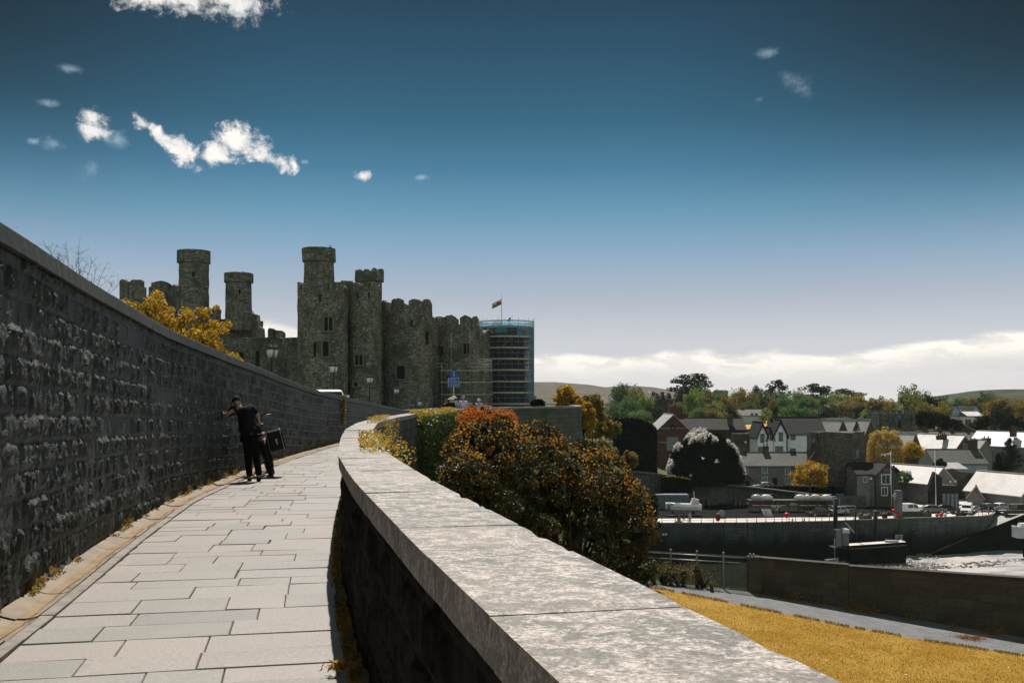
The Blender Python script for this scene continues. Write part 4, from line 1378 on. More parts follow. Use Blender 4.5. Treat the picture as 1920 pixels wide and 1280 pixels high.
# ------------------------------------------------------------------ town materials
M['rubble'] = masonry('town_wall_rubble', (.19, .165, .135), (.085, .078, .065), (.035, .037, .03), .7, .32, .03, .9, .08, (.04, .05, .03), .25, .8, grain=4)
M['rubble_l'] = masonry('bank_wall_rubble', (.17, .16, .145), (.10, .095, .085), (.05, .052, .045), .8, .36, .03, .9, .08, (.05, .06, .035), .2, .7, grain=4, streak=(.035, .035, .03))
M['quaywall'] = masonry('quay_block_wall', (.11, .125, .125), (.065, .08, .08), (.03, .038, .035), 1.3, .55, .03, .7, .06, (.05, .065, .05), .12, .8, grain=3, streak=(.02, .026, .018))
M['near_black'] = plain('near_black_green', (.012, .018, .009), (.006, .008, .005), .4, .95, .05, .3, .1)
M['quaytop'] = plain('quay_paving', (.62, .56, .52), (.50, .46, .43), .5, .8, .3, .1)
M['render_w'] = plain('white_render', (.86, .88, .90), (.76, .78, .80), .8, .85, .2, .05)
M['render_g'] = plain('grey_render', (.22, .215, .205), (.16, .155, .15), .7, .85, .2, .05)
M['render_b'] = plain('pale_blue_render', (.42, .50, .54), (.34, .42, .46), .7, .85, .2, .05)
M['brick'] = masonry('red_brick', (.13, .055, .035), (.075, .035, .025), (.06, .05, .04), .45, .15, .02, .4, .02, (.05, .03, .02), .4, .5, grain=5)
M['brick_t'] = masonry('brown_brick', (.20, .12, .06), (.12, .075, .04), (.06, .05, .04), .45, .15, .02, .4, .02, (.07, .05, .03), .4, .5, grain=5)
M['stonetrim'] = plain('sandstone_trim', (.26, .23, .19), None, 3, .85, .2, .1)
M['glass'] = plain('window_glass', (.03, .04, .05), (.06, .08, .10), 1.5, .08, .6, 0)
M['glassb'] = plain('sky_lit_glass', (.20, .28, .34), (.12, .18, .22), 1.5, .1, .6, 0)
M['trim'] = plain('white_trim', (.72, .73, .74), (.62, .63, .64), 3, .5, .3, .05)
M['blackw'] = plain('black_timber', (.02, .02, .02), None, 3, .7, .2, .05)
def slate(name, c1, c2, spec=.4, rough=.5):
 m = masonry(name, c1, c2, tuple(x * .5 for x in c1), .35, .22, .02, .3, .01, tuple(x * .7 for x in c2), .4, .6, rough, spec, 0.01, .75, 5)
 return m
M['slate'] = slate('slate_grey', (.13, .135, .125), (.085, .09, .082), .2, .7)
M['slate_d'] = slate('slate_dark', (.032, .034, .032), (.020, .022, .020), .15, .8)
M['slate_l'] = slate('slate_light', (.46, .45, .44), (.38, .37, .37))
M['roof_w'] = slate('roof_pale', (.72, .69, .68), (.62, .59, .58))
M['roof_br'] = slate('roof_brown', (.11, .09, .07), (.07, .06, .05), .2, .8)
M['metal_d'] = plain('black_iron', (.012, .013, .013), (.02, .02, .02), 5, .4, .5, .1)
M['metal_g'] = plain('worn_grey_iron', (.22, .24, .23), (.10, .11, .105), 9, .4, .5, .1)
M['concrete'] = plain('grey_concrete', (.17, .175, .165), (.12, .12, .115), 1.2, .85, .2, .3)
M['wood'] = plain('weathered_timber', (.14, .115, .085), (.09, .075, .055), 2, .85, .2, .3)
# ------------------------------------------------------------------ house builder
def body(root, x0, x1, y0, y1, zb, ze, zr, ridge, wall, roof, over=.3, th=.18, rname='roof'):
 if ridge == 'x':
  ym = (y0 + y1) / 2
  w = MB()
  poly = [(y0, zb), (y1, zb), (y1, ze), (ym, zr - .05), (y0, ze)]
  vs = [(x0, a, b) for a, b in poly] + [(x1, a, b) for a, b in poly]
  w.add(vs, [(4, 3, 2, 1, 0), (5, 6, 7, 8, 9), (0, 1, 6, 5), (1, 2, 7, 6), (2, 3, 8, 7), (3, 4, 9, 8), (4, 0, 5, 9)])
  part(root, 'wall', w, wall)
  r = MB()
  s_ = (zr - ze) / (ym - y0)
  for sy, ye_ in ((1, y0 - over), (-1, y1 + over)):
   ze_ = ze - s_ * over
   vs = [(x0 - over, ye_, ze_), (x1 + over, ye_, ze_), (x1 + over, ym, zr), (x0 - over, ym, zr)]
   vs += [(a, b, c + th) for a, b, c in vs]
   fs = [(3, 2, 1, 0), (4, 5, 6, 7), (0, 1, 5, 4), (1, 2, 6, 5), (3, 0, 4, 7)]
   if sy < 0: fs = [f[::-1] for f in fs]
   r.add(vs, fs)
  r.box(((x0 + x1) / 2, ym, zr + th + .03), (x1 - x0 + 2 * over, .3, .12))
  return part(root, rname, r, roof)
 xm = (x0 + x1) / 2
 w = MB()
 poly = [(x0, zb), (x1, zb), (x1, ze), (xm, zr - .05), (x0, ze)]
 vs = [(a, y0, b) for a, b in poly] + [(a, y1, b) for a, b in poly]
 w.add(vs, [(0, 1, 2, 3, 4), (9, 8, 7, 6, 5), (1, 0, 5, 6), (2, 1, 6, 7), (3, 2, 7, 8), (4, 3, 8, 9), (0, 4, 9, 5)])
 part(root, 'wall', w, wall)
 r = MB()
 s_ = (zr - ze) / (xm - x0)
 for sx, xe in ((1, x0 - over), (-1, x1 + over)):
  ze_ = ze - s_ * over
  vs = [(xe, y0 - over, ze_), (xe, y1 + over, ze_), (xm, y1 + over, zr), (xm, y0 - over, zr)]
  vs += [(a, b, c + th) for a, b, c in vs]
  fs = [(0, 1, 2, 3), (7, 6, 5, 4), (0, 4, 5, 1)[::1], (1, 5, 6, 2), (0, 3, 7, 4)]
  if sx < 0: fs = [f[::-1] for f in fs]
  r.add(vs, fs)
 r.box((xm, (y0 + y1) / 2, zr + th + .03), (.3, y1 - y0 + 2 * over, .12))
 return part(root, rname, r, roof)
def win(root, x, y, z0, z1, w, frame='trim', glass='glass', bars=1, name='window', t=.1):
 f = MB()
 f.box2(x - w / 2 - t, x - w / 2, y - .06, y + .05, z0 - t, z1 + t)
 f.box2(x + w / 2, x + w / 2 + t, y - .06, y + .05, z0 - t, z1 + t)
 f.box2(x - w / 2, x + w / 2, y - .06, y + .05, z1, z1 + t)
 f.box2(x - w / 2, x + w / 2, y - .08, y + .05, z0 - t, z0)
 for k in range(bars):
  xx = x - w / 2 + w * (k + 1) / (bars + 1)
  f.box2(xx - .035, xx + .035, y - .05, y + .03, z0, z1)
 o = part(root, name, f, M[frame])
 part(o, 'pane', MB().box2(x - w / 2, x + w / 2, y - .02, y + .03, z0, z1), M[glass])
 return o
def chimney(roof, x, y, z0, z1, w=1.0, mat='brick', pots=2):
 m = MB().box2(x - w / 2, x + w / 2, y - .4, y + .4, z0, z1).box2(x - w / 2 - .08, x + w / 2 + .08, y - .48, y + .48, z1 - .25, z1 - .1)
 for k in range(pots):
  m.lathe([(.14, z1), (.11, z1 + .5)], (x - w / 2 + w * (k + .5) / pots, y), 8)
 return part(roof, 'chimney', m, M[mat])
def house(name, label, cat, px0, px1, yb, ye, yr, D, depth, ridge, wall, roof, wins=(), chims=(), door=None, group=None, rz=0.0, wf='trim', extra=2.5, gl='glass', bars=1, over=.3):
 x0, x1 = XX(px0, D), XX(px1, D)
 root = thing(name, label, cat, ((x0 + x1) / 2, D + (depth / 2 if rz else 0), ZZ(yb, D)), group)
 rf = body(root, x0, x1, D, D + depth, ZZ(yb, D) - extra, ZZ(ye, D), ZZ(yr, D), ridge, M[wall], M[roof], over)
 for (px, a, b, w) in wins:
  win(root, XX(px, D), D, ZZ(b, D), ZZ(a, D), w, wf, gl, bars)
 for (px, yt, w, mt) in chims:
  yy = D + depth / 2 if ridge == 'x' else D + depth * .35
  chimney(rf, XX(px, D), yy, ZZ(yr, D) - 1.0, ZZ(yt, D), w, mt)
 if door:
  px, a, b, w, mt = door
  part(root, 'door', MB().box2(XX(px, D) - w / 2, XX(px, D) + w / 2, D - .04, D + .1, ZZ(b, D), ZZ(a, D)), M[mt])
 root.rotation_euler = (0, 0, rz)
 return root, rf
QZ = E - 20.8
MZ = E - 27.0
def qD(px): return float(np.interp(px, [1100, 1400, 1560, 1700, 1850], [164.4, 165.2, 167.4, 171.6, 174.5]))
edge = [(px, qD(px)) for px in range(1060, 1851, 15)] + [(1858, 176), (1864, 179), (1867, 184), (1869, 200)]
ex = [(XX(px, D), D) for px, D in edge]
ex[0] = (2.0, 164.4)
mb = MB()
n = len(ex)
G = np.zeros((n, 8, 3));
for i, (x, y) in enumerate(ex):
 for j in range(8):
  k = j / 7
  yy = y + (205 - y) * k
  G[i, j] = (x, yy, QZ)
q = grid_obj('quay_paving', G, M['quaytop'])
tag(q, kind='structure')
qw = thing('quay_wall', 'long grey block quay wall, blackened with weed below, facing the harbour mud', 'wall', (XX(1500, 166), 166, MZ))
mb, al = MB(), MB()
vs, fs, uv = [], [], []
L = 0
U = [0]
for i in range(1, n): U.append(U[-1] + math.hypot(ex[i][0] - ex[i - 1][0], ex[i][1] - ex[i - 1][1]))
zs = [QZ - .012, QZ - 1.5, QZ - 3.0, MZ - 1]
for i, (x, y) in enumerate(ex):
 for z in zs: vs.append((x, y + .02, z))
m_ = len(zs)
for i in range(n - 1):
 for j in range(m_ - 1):
  fs.append((i * m_ + j, i * m_ + j + 1, (i + 1) * m_ + j + 1, (i + 1) * m_ + j))
  uv.append([(U[i], zs[j]), (U[i], zs[j + 1]), (U[i + 1], zs[j + 1]), (U[i + 1], zs[j])])
mb.add(vs, fs, uv)
qm = M['quaywall'].node_tree
qb = qm.nodes['Principled BSDF']
qc = qb.inputs['Base Color'].links[0].from_socket
qt = qm.nodes.new('ShaderNodeTexCoord')
qs = qm.nodes.new('ShaderNodeSeparateXYZ'); qm.links.new(qt.outputs['UV'], qs.inputs[0])
q1 = qm.nodes.new('ShaderNodeMapping'); q1.inputs['Scale'].default_value = (.35, .12, 1); qm.links.new(qt.outputs['UV'], q1.inputs[0])
qn = noise(qm, q1.outputs[0], 1.0, 7, .65)
qv = math_n(qm, 'ADD', math_n(qm, 'MULTIPLY', qs.outputs[1], -1.0), math_n(qm, 'MULTIPLY', qn.outputs['Fac'], 4.6))
qm.links.new(mixc(qm, maprange(qm, qv, -QZ + 3.2, -QZ + 6.2), qc, (.007, .011, .006)), qb.inputs['Base Color'])
part(qw, 'stonework', mb, M['quaywall'])
mb = MB()
for i in range(n - 1):
 a, b = Vector(ex[i]), Vector(ex[i + 1])
 c = (a + b) / 2
 mb.box((c.x, c.y + .2, QZ + .03), ((b - a).length - .02, .5, .14), math.atan2((b - a).y, (b - a).x))
part(qw, 'coping', mb, M['concrete'])
G = np.zeros((40, 6, 3))
for i in range(40):
 x = ex[0][0] + (ex[50][0] - 1.5 - ex[0][0]) * i / 39
 y0 = float(np.interp(x, [e[0] for e in ex], [e[1] for e in ex])) + float(np.interp(x, [20, 50, 60, 70, 84], [6.6, 6.2, 4.5, 3.5, 9]))
 for j in range(6): G[i, j] = (x, y0 + (204 - y0) * j / 5, QZ + .006)
tag(grid_obj('car_park', G, M['road']), kind='structure')  # asphalt colour darkened to stand for shade behind the lit quay strip
inner = [(1745, 171.8, -26.9), (1800, 174.7, -24.9), (1840, 177.5, -22.9), (1862, 180.5, -21.6), (1868, 185, -20.9), (1869, 200, -20.75)]
outer = [(1745, 170.8, -26.9), (1790, 172.4, -25.4), (1830, 174.0, -23.95), (1875, 175.6, -22.4), (1922, 177.1, -20.8), (2000, 181, -20.7)]
G = np.zeros((6, 2, 3))
for i in range(6):
 for j, s_ in enumerate((outer, inner)):
  px, D, z = s_[i]; G[i, j] = (XX(px, D), D, E + z)
tag(grid_obj('slipway', G, plain('slipway_concrete', (.36, .35, .33), (.28, .275, .26), .8, .8, .3, .2)), kind='structure')
mb = MB()
vs = []
for px, D, z in outer: vs += [(XX(px, D), D, E + z + .12), (XX(px, D), D - .35, E + z + .12), (XX(px, D), D - .35, MZ - 1)]
mb.add(vs, [(i * 3 + j, i * 3 + j + 1, (i + 1) * 3 + j + 1, (i + 1) * 3 + j) for i in range(5) for j in range(2)])
sw = mb.build('slipway_edge', M['near_black'])
tag(sw, kind='structure')
px_, D_ = 1869, 178
G = np.zeros((8, 6, 3))
for i in range(8):
 for j in range(6):
  G[i, j] = (XX(1866, 183) + i * 14, 178.0 + j * 6 + i * .4, E - 20.85)
tag(grid_obj('yard', G, M['quaytop']), kind='structure')
def mud_mat():
 m, n, b = base_mat('wet_mud', .35, .6)
 t = n.nodes.new('ShaderNodeTexCoord')
 mp = n.nodes.new('ShaderNodeMapping'); mp.inputs['Scale'].default_value = (.25, .8, 1)
 n.links.new(t.outputs['Object'], mp.inputs[0])
 a = noise(n, mp.outputs[0], .35, 7, .62)
 f = noise(n, mp.outputs[0], 3.0, 6, .7)
 c = mixc(n, maprange(n, a.outputs['Fac'], .4, .6), (.40, .365, .34), (.22, .23, .255))
 c = mixc(n, maprange(n, f.outputs['Fac'], .54, .68, 0, .7), c, (.07, .08, .06))
 n.links.new(c, b.inputs['Base Color'])
 n.links.new(maprange(n, a.outputs['Fac'], .4, .6, .55, .3), b.inputs['Roughness'])
 bump(n, b, math_n(n, 'ADD', a.outputs['Fac'], f.outputs['Fac']), .7, .25)
 return m
M['mud'] = mud_mat()
nx_, ny_ = 150, 110
gx = np.linspace(44, 190, nx_); gy = np.linspace(112, 181, ny_)
GX, GY = np.meshgrid(gx, gy, indexing='ij')
GZ = MZ + .05 + .5 * (fbm(GX * .12, GY * .16, 5, 3) - .5) + .25 * (fbm(GX * .9, GY * 1.3, 3, 9) - .5)
G = np.stack([GX, GY, GZ], -1)
tag(grid_obj('mud', G, M['mud']), kind='structure')
gx = np.linspace(8, 44.5, 40)
GX, GY = np.meshgrid(gx, np.linspace(95, 181, 60), indexing='ij')
G = np.stack([GX, GY, MZ + .1 + .5 * (fbm(GX * .2, GY * .2, 4, 3) - .5)], -1)  # near-black sheet laid over the mud
tag(grid_obj('mudflat', G, M['near_black']), 'dark foreshore seen through the iron fence', 'mudflat', kind='stuff')
gx = np.linspace(40, 110, 90)
lin = np.interp(gx, [40, 57, 66, 75, 94, 110], [152, 160.5, 168.5, 173.5, 180.5, 180.8]) + 2.2 * (fbm(gx * .5, gx * 0, 4, 31) - .5)
k_ = np.linspace(0, 1, 14)
GY = lin[:, None] * (1 - k_) + 181 * k_
GX = np.repeat(gx[:, None], 14, 1)
G = np.stack([GX, GY, MZ + .33 + .5 * (fbm(GX * .12, GY * .16, 5, 3) - .5)], -1)
G[:, 0, 2] -= .3  # near-black sheet over the mud, its front edge sunk in
tag(grid_obj('mudflat', G, M['near_black']), 'black belt of mud along the foot of the quay wall and slipway', 'mudflat', kind='stuff')
g_ = np.random.default_rng(12)
rocks = MB()
def rock(mb, c, r):
 vs = []
 for j in range(1, 4):
  for i in range(6):
   a = 2 * math.pi * i / 6 + j; t = math.pi * j / 4
   k = r * rnd.uniform(.7, 1.25)
   vs.append((c[0] + k * math.sin(t) * math.cos(a), c[1] + k * math.sin(t) * math.sin(a), c[2] + k * .6 * math.cos(t)))
 vs += [(c[0], c[1], c[2] + r * .6), (c[0], c[1], c[2] - r * .6)]
 fs = [(j * 6 + i, (j + 1) * 6 + i, (j + 1) * 6 + (i + 1) % 6, j * 6 + (i + 1) % 6) for j in range(2) for i in range(6)]
 fs += [(18, i, (i + 1) % 6) for i in range(6)]
 mb.add(vs, fs)
cnt = 0
while cnt < 2000:
 px = g_.uniform(1600, 1930); py = g_.uniform(1035, 1088)
 lim = np.interp(px, [1600, 1640, 1760, 1780, 1860, 1920], [1, .95, .5, .15, .35, .2])
 band = abs(py - np.interp(px, [1600, 1760, 1920], [1062, 1064, 1056])) < 14
 if g_.uniform() > lim or (px > 1760 and not (abs(py - np.interp(px, [1760, 1920], [1062, 1052])) < 5)): continue
 D = 27.0 * F / (py - HY)
 rock(rocks, (XX(px, D), D, MZ + .05), g_.uniform(.12, .34)); cnt += 1
tag(rocks.build('rocks', plain('shore_rock', (.26, .24, .22), (.07, .07, .055), 1.2, .7, .3, .4)), 'scattered weedy stones on the low-tide harbour mud', 'rocks', kind='stuff')
bw = thing('block_wall', 'dark concrete block wall with dark coping beyond the asphalt footpath', 'wall', lawn_pt(1650, 1150))
def lp(px, py): return np.array(lawn_pt(px, py))
base = [lp(1421, 1112), lp(1590, 1141), lp(1590, 1141), lp(1920, 1196), lp(2100, 1226)]
tops = [1046, 1059, 1062, 1085, 1096]
pxs = [1421, 1590, 1591, 1920, 2100]
def zat(D, py): return E + (HY - py) * D / F
def wall_seg(p, q, tp, tq, mat, capm, root, th=.3, capover=.06):
 p, q = Vector(p), Vector(q); t = (q - p); t.z = 0; t.normalize(); nn = Vector((-t.y, t.x, 0))
 zb = -1.5
 vs = []
 for a, zt in ((p, tp), (q, tq)):
  for off in (0, th):
   for z in (a.z + zb, zt): vs.append((a.x + nn.x * off, a.y + nn.y * off, z))
 part(root, 'blockwork', MB().add(vs, [(0, 4, 5, 1), (2, 3, 7, 6), (1, 5, 7, 3), (0, 1, 3, 2), (4, 6, 7, 5)]), mat)
 vs = []
 for a, zt in ((p, tp), (q, tq)):
  for off in (-capover, th + capover):
   for z in (zt + .002, zt + .09): vs.append((a.x + nn.x * off, a.y + nn.y * off, z))
 part(root, 'coping', MB().add(vs, [(0, 4, 5, 1), (2, 3, 7, 6), (1, 5, 7, 3), (0, 1, 3, 2), (4, 6, 7, 5), (0, 2, 6, 4)]), capm)
wall_seg(base[0], base[1], zat(base[0][1], 1048), zat(base[1][1], 1062), M['block'], M['blockcap'], bw)
wall_seg(base[1] + np.array([.02, 0, 0]), base[3], zat(base[1][1], 1064), zat(base[3][1], 1087), M['block'], M['blockcap'], bw)
wall_seg(base[3] + np.array([-.04, .02, 0]), base[4], zat(base[3][1], 1087), zat(base[4][1], 1099), M['block'], M['blockcap'], bw)
p = Vector(base[0])
part(bw, 'pier', MB().box((p.x - .12, p.y + .15, zat(p.y, 1048) - 1.2), (.5, .5, 2.6)), M['block'])
gw = []
for i in range(2600):
 k = g_.uniform(); k2 = g_.uniform() ** .7
 b0 = base[0] * (1 - k) + base[3] * k
 if float(vn(np.array([k * 26]), np.array([1.0]), 4)[0]) < .32: continue
 gw.append((b0[0] - .10 - g_.uniform(0, .35), b0[1] - .12 - g_.uniform(0, .4), b0[2] + g_.uniform(0, .26) * float(vn(np.array([k * 40]), np.array([3.0]), 5)[0]) * 1.6))
o = leaf_obj('weeds', np.array(gw), .085, weed2, seed=31, aspect=.45)
tag(o, 'rusty weeds along the foot of the dark block wall', 'weeds', kind='stuff')
c0 = np.array(lawn_pt(1818, 1198.5, .05))
pp = np.stack([c0[0] + g_.normal(0, .30, 900), c0[1] + g_.normal(0, .22, 900), c0[2] + np.abs(g_.normal(0, .025, 900))], 1)
o = leaf_obj('dead_leaves', pp, .06, leafmat('dead_leaf', [(.34, .12, .02), (.24, .09, .02), (.40, .20, .05)], .2, .8, .1), seed=8, aspect=.35)
tag(o, 'patch of rust-brown dead leaves lying on the grey footpath', 'leaves', kind='stuff')
ff = thing('iron_fence', 'black iron bar fence with ball-topped posts at the end of the footpath', 'fence', lawn_pt(1330, 1104))
fa, fb = np.array(lawn_pt(1215, 1088)), np.array(lawn_pt(1413, 1111))
nb_ = 92
def fz(k, py0, py1, D): return zat(D, py0 + (py1 - py0) * k)
for i in range(nb_ + 1):
 k = i / nb_
 p = fa * (1 - k) + fb * k
 zt = zat(p[1], 1033 + (1044 - 1033) * k)
 post = i % 23 == 20 or i == nb_
 mb = MB()
 if post:
  mb.box((p[0], p[1], (p[2] + zt) / 2), (.07, .07, zt - p[2] + .1))
  mb.sphere((p[0], p[1], zt + .1), .055, 10, 6)
  part(ff, 'post', mb, M['metal_g'])
 else:
  mb.tube([(p[0], p[1], p[2] + .05), (p[0], p[1], zt - .02)], .010, 5)
  mb.sphere((p[0], p[1], zt), .022, 6, 4)
  part(ff, 'bar', mb, M['metal_d'])
for d0 in (.05, .27, 1.35):
 zt0, zt1 = zat(fa[1], 1033) - d0, zat(fb[1], 1044) - d0
 part(ff, 'rail', MB().tube([(fa[0], fa[1], zt0), (fb[0], fb[1], zt1)], .028, 5), M['metal_g'])
bk_ = thing('bank_wall', 'long sloping rubble-stone wall behind the quay yard, descending towards the stone tower', 'wall', (XX(1400, 192), 192, QZ))
tl = [(1090, 882), (1150, 884), (1200, 886), (1262, 893), (1300, 903), (1415, 915), (1500, 925), (1560, 932), (1622, 939)]
vs, fs, uv = [], [], []
for i, (px, py) in enumerate(tl):
 D = 192 + i * .15
 for (dy, z) in ((0, QZ - .5), (.05, ZZ(py, D)), (.9, ZZ(py, D)), (.9, QZ - .5)): vs.append((XX(px, D), D + dy, z))
part(bk_, 'stonework', MB().add(vs, [(i * 4 + j, (i + 1) * 4 + j, (i + 1) * 4 + (j + 1) % 4, i * 4 + (j + 1) % 4) for i in range(len(tl) - 1) for j in range(3)]), M['rubble_l'])
mb = MB()
for (a, b) in zip(tl[:-1], tl[1:]):
 p, q = Vector((XX(a[0], 192), 192.1, ZZ(a[1], 192))), Vector((XX(b[0], 192), 192.3, ZZ(b[1], 192)))
 vs = [(p.x, 191.85, p.z), (q.x, 191.95, q.z), (q.x, 193.2, q.z), (p.x, 193.2, p.z), (p.x, 191.85, p.z + .25), (q.x, 191.95, q.z + .25), (q.x, 193.2, q.z + .25), (p.x, 193.2, p.z + .25)]
 mb.add(vs, [(0, 1, 5, 4), (4, 5, 6, 7), (0, 4, 7, 3), (1, 2, 6, 5)])
part(bk_, 'coping', mb, M['concrete'])
part(bk_, 'recess', MB().box2(XX(1348, 191.9), XX(1372, 191.9), 191.8, 193, QZ, ZZ(945, 192)), M['void'])
for k, px in enumerate((1378, 1385, 1317, 1327, 1448, 1456)):
 part(bk_, 'buttress', MB().box2(XX(px, 191.8), XX(px + 3, 191.8), 191.5, 192.6, QZ, ZZ(935 + k % 3 * 3, 192)), M['concrete'])
lw3 = thing('yard_wall', 'low brown stone wall at the right end of the sloping bank wall', 'wall', (XX(1600, 188), 188, QZ))
part(lw3, 'stonework', MB().box2(XX(1558, 188), XX(1624, 188), 188, 189, QZ - .5, ZZ(932, 188)), M['rubble_l'])
part(lw3, 'coping', MB().box2(XX(1557, 188), XX(1625, 188), 187.9, 189.1, ZZ(932, 188) + .002, ZZ(930.5, 188)), M['concrete'])
# ------------------------------------------------------------------ buildings
hc, rf = house('cottage_row', 'row of grey rendered cottages with pale slate roof and dark chimneys', 'cottages', 1384, 1552, 912, 873, 851, 203, 8, 'x', 'render_g', 'slate',
  [(1434, 875, 886, 1.0), (1434, 894, 902, 1.0), (1477, 877, 889, 1.0), (1477, 896, 906, 1.0), (1398, 878, 887, .9), (1520, 878, 888, 1.0)], [(1401, 846, 1.2, 'rubble'), (1444.5, 838, 1.2, 'rubble'), (1496, 846, 1.1, 'rubble'), (1540, 846, 1.1, 'rubble')], (1453, 895, 911, 1.0, 'blackw'), gl='glassb')
house('porch', 'small white-gabled shed beside the blossom tree at the end of the cottages', 'shed', 1393, 1409, 912, 900, 893, 201, 3, 'y', 'render_g', 'slate_d', [], [], (1402, 900, 911, .8, 'void'))
D_ = 226
x0, x1 = XX(1463, D_), XX(1550, D_)
wh = thing('gabled_house', 'white house with black timber-trimmed gables and a long dark roof', 'house', ((x0 + x1) / 2, D_, ZZ(860, D_)))
rf = body(wh, x0, x1, D_ + 1.2, D_ + 11, ZZ(870, D_), ZZ(813.5, D_), ZZ(784, D_), 'x', M['render_w'], M['slate_d'], .35)
for (a, b, ye_, yr_, dy) in ((1421.5, 1439, 815, 793, .3), (1440, 1450, 818, 803, .1), (1451, 1476, 815, 788, 0)):
 body(wh, XX(a, D_), XX(b, D_), D_ + dy, D_ + 9, ZZ(870, D_), ZZ(ye_, D_), ZZ(yr_, D_), 'y', M['render_w'], M['slate_d'], .4, .25)
 xm = XX((a + b) / 2, D_)
 for sgn in (-1, 1):
  e_ = XX(a, D_) if sgn < 0 else XX(b, D_)
  vs = [(e_ + sgn * .3, D_ + dy - .42, ZZ(ye_, D_) - .5), (xm, D_ + dy - .42, ZZ(yr_, D_) - .1), (xm, D_ + dy - .42, ZZ(yr_, D_) - .6), (e_ + sgn * .3, D_ + dy - .42, ZZ(ye_, D_) - 1.0)]
  part(wh, 'bargeboard', MB().add(vs + [(p[0], p[1] + .12, p[2]) for p in vs], [(0, 1, 2, 3), (3, 2, 1, 0), (0, 4, 5, 1), (2, 6, 7, 3), (0, 3, 7, 4)]), M['blackw'])
for px, a, b, w in ((1430, 814, 829, .7), (1446.5, 812, 825, .45), (1464, 811, 826, .8), (1490, 816, 824, .9), (1490, 842, 850, .9)):
 win(wh, XX(px, D_), D_ + (1.2 if px > 1478 else (.1 if px == 1446.5 else (.3 if px < 1440 else 0))), ZZ(b, D_), ZZ(a, D_), w, 'blackw', 'glassb', 1)
for px, a, b, w in ((1428, 838, 852, 1.3), (1461, 837, 852, 1.6)):
 win(wh, XX(px, D_), D_ + (.3 if px < 1440 else -.0), ZZ(b, D_), ZZ(a, D_), w, 'blackw', 'glassb', 2, 'bay_window')
part(wh, 'corner_post', MB().box2(XX(1475.5, D_) - .12, XX(1475.5, D_) + .12, D_ - .08, D_ + 1.2, ZZ(870, D_), ZZ(815, D_)), M['blackw'])
D_ = 236
x0, x1 = XX(1236, D_), XX(1290, D_)
bh = thing('brick_hall', 'dark red brick hall with stone-trimmed gable and long slate roof behind the blossom tree', 'hall', (XX(1320, D_), D_, ZZ(880, D_)))
body(bh, XX(1234, D_), XX(1291, D_), D_, D_ + 14, ZZ(895, D_), ZZ(805, D_), ZZ(778, D_), 'y', M['brick'], M['slate_l'], .3)
rf = body(bh, XX(1284, D_), XX(1402, D_), D_ + 2, D_ + 12, ZZ(895, D_), ZZ(806, D_), ZZ(785.5, D_), 'x', M['brick'], M['slate_d'], .3)
xm = XX(1262, D_)
part(bh, 'string_course', MB().box2(XX(1238, D_), XX(1289, D_), D_ - .1, D_ + .05, ZZ(803.5, D_), ZZ(801.5, D_)), M['stonetrim'])
part(bh, 'string_course', MB().box2(XX(1234, D_), XX(1291, D_), D_ - .1, D_ + .05, ZZ(830, D_), ZZ(827.5, D_)), M['stonetrim'])
rg = MB()
zc = ZZ(801, D_)
for i in range(20):
 a, b = 2 * math.pi * i / 20, 2 * math.pi * (i + 1) / 20
 rg.add([(xm + r_ * math.cos(t), D_ - .14, zc + r_ * math.sin(t)) for r_, t in ((.38, a), (.62, a), (.62, b), (.38, b))], [(0, 1, 2, 3)[::-1], (0, 1, 2, 3)])
part(bh, 'roundel', rg, M['stonetrim'])
win(bh, XX(1261, D_), D_, ZZ(842, D_), ZZ(821, D_), 2.3, 'stonetrim', 'glassb', 3, 'window', .25)
chimney(rf, XX(1376, D_), D_ + 4, ZZ(800, D_), ZZ(781, D_), 1.3, 'rubble', 3)
part(bh, 'porch_block', MB().box2(XX(1372, D_), XX(1408, D_), D_ - 2, D_ + 4, ZZ(895, D_), ZZ(812, D_)), M['rubble'])
t_ = MB().box((XX(1278, D_), D_ + 10, ZZ(775, D_)), (3.0, 3, 3.2)).box((XX(1278, D_), D_ + 10, ZZ(764, D_)), (1.6, 1.6, 1.4), 0, .3)
part(bh, 'turret', t_, M['brick'])
chimney(rf, XX(1296, D_), D_ + 9, ZZ(790, D_), ZZ(778, D_), 1.6, 'brick', 3)
D_ = 196
tt = thing('stone_tower', 'square-looking dark rubble stone tower of the town wall between white house and willow', 'tower', (XX(1582, D_), D_ + 4, QZ))
mb = MB()
c_ = (XX(1582, D_), D_ + 5)
r_ = 46.5 * D_ / F
pts_ = []
for i in range(33):
 a = math.pi + math.pi * i / 32
 pts_.append((c_[0] + r_ * np.sign(math.cos(a)) * abs(math.cos(a)) ** .45, c_[1] + 5 * (np.sign(math.sin(a)) * abs(math.sin(a)) ** .45)))
pts_ += [(c_[0] + r_, c_[1] + 3), (c_[0] - r_, c_[1] + 3)]
vs, fs = [], []
m_ = len(pts_)
lv = np.arange(QZ - 1, ZZ(811, D_) + .01, (ZZ(811, D_) - QZ + 1) / 14)
for j, z in enumerate(lv):
 for p in pts_: vs.append((p[0] + rnd.uniform(-.06, .06), p[1] + rnd.uniform(-.06, .06), z + (rnd.uniform(-.2, .25) if j == len(lv) - 1 else 0)))
for j in range(len(lv) - 1):
 for i in range(m_):
  k = (i + 1) % m_
  fs.append((j * m_ + i, j * m_ + k, (j + 1) * m_ + k, (j + 1) * m_ + i))
fs.append(tuple((len(lv) - 1) * m_ + i for i in range(m_)))
part(tt, 'masonry', MB().add(vs, fs), M['rubble'])
win(tt, XX(1604, D_), D_ + .05, ZZ(858, D_), ZZ(844, D_), .95, 'stonetrim', 'glassb', 0)
opening_x = XX(1573, D_)
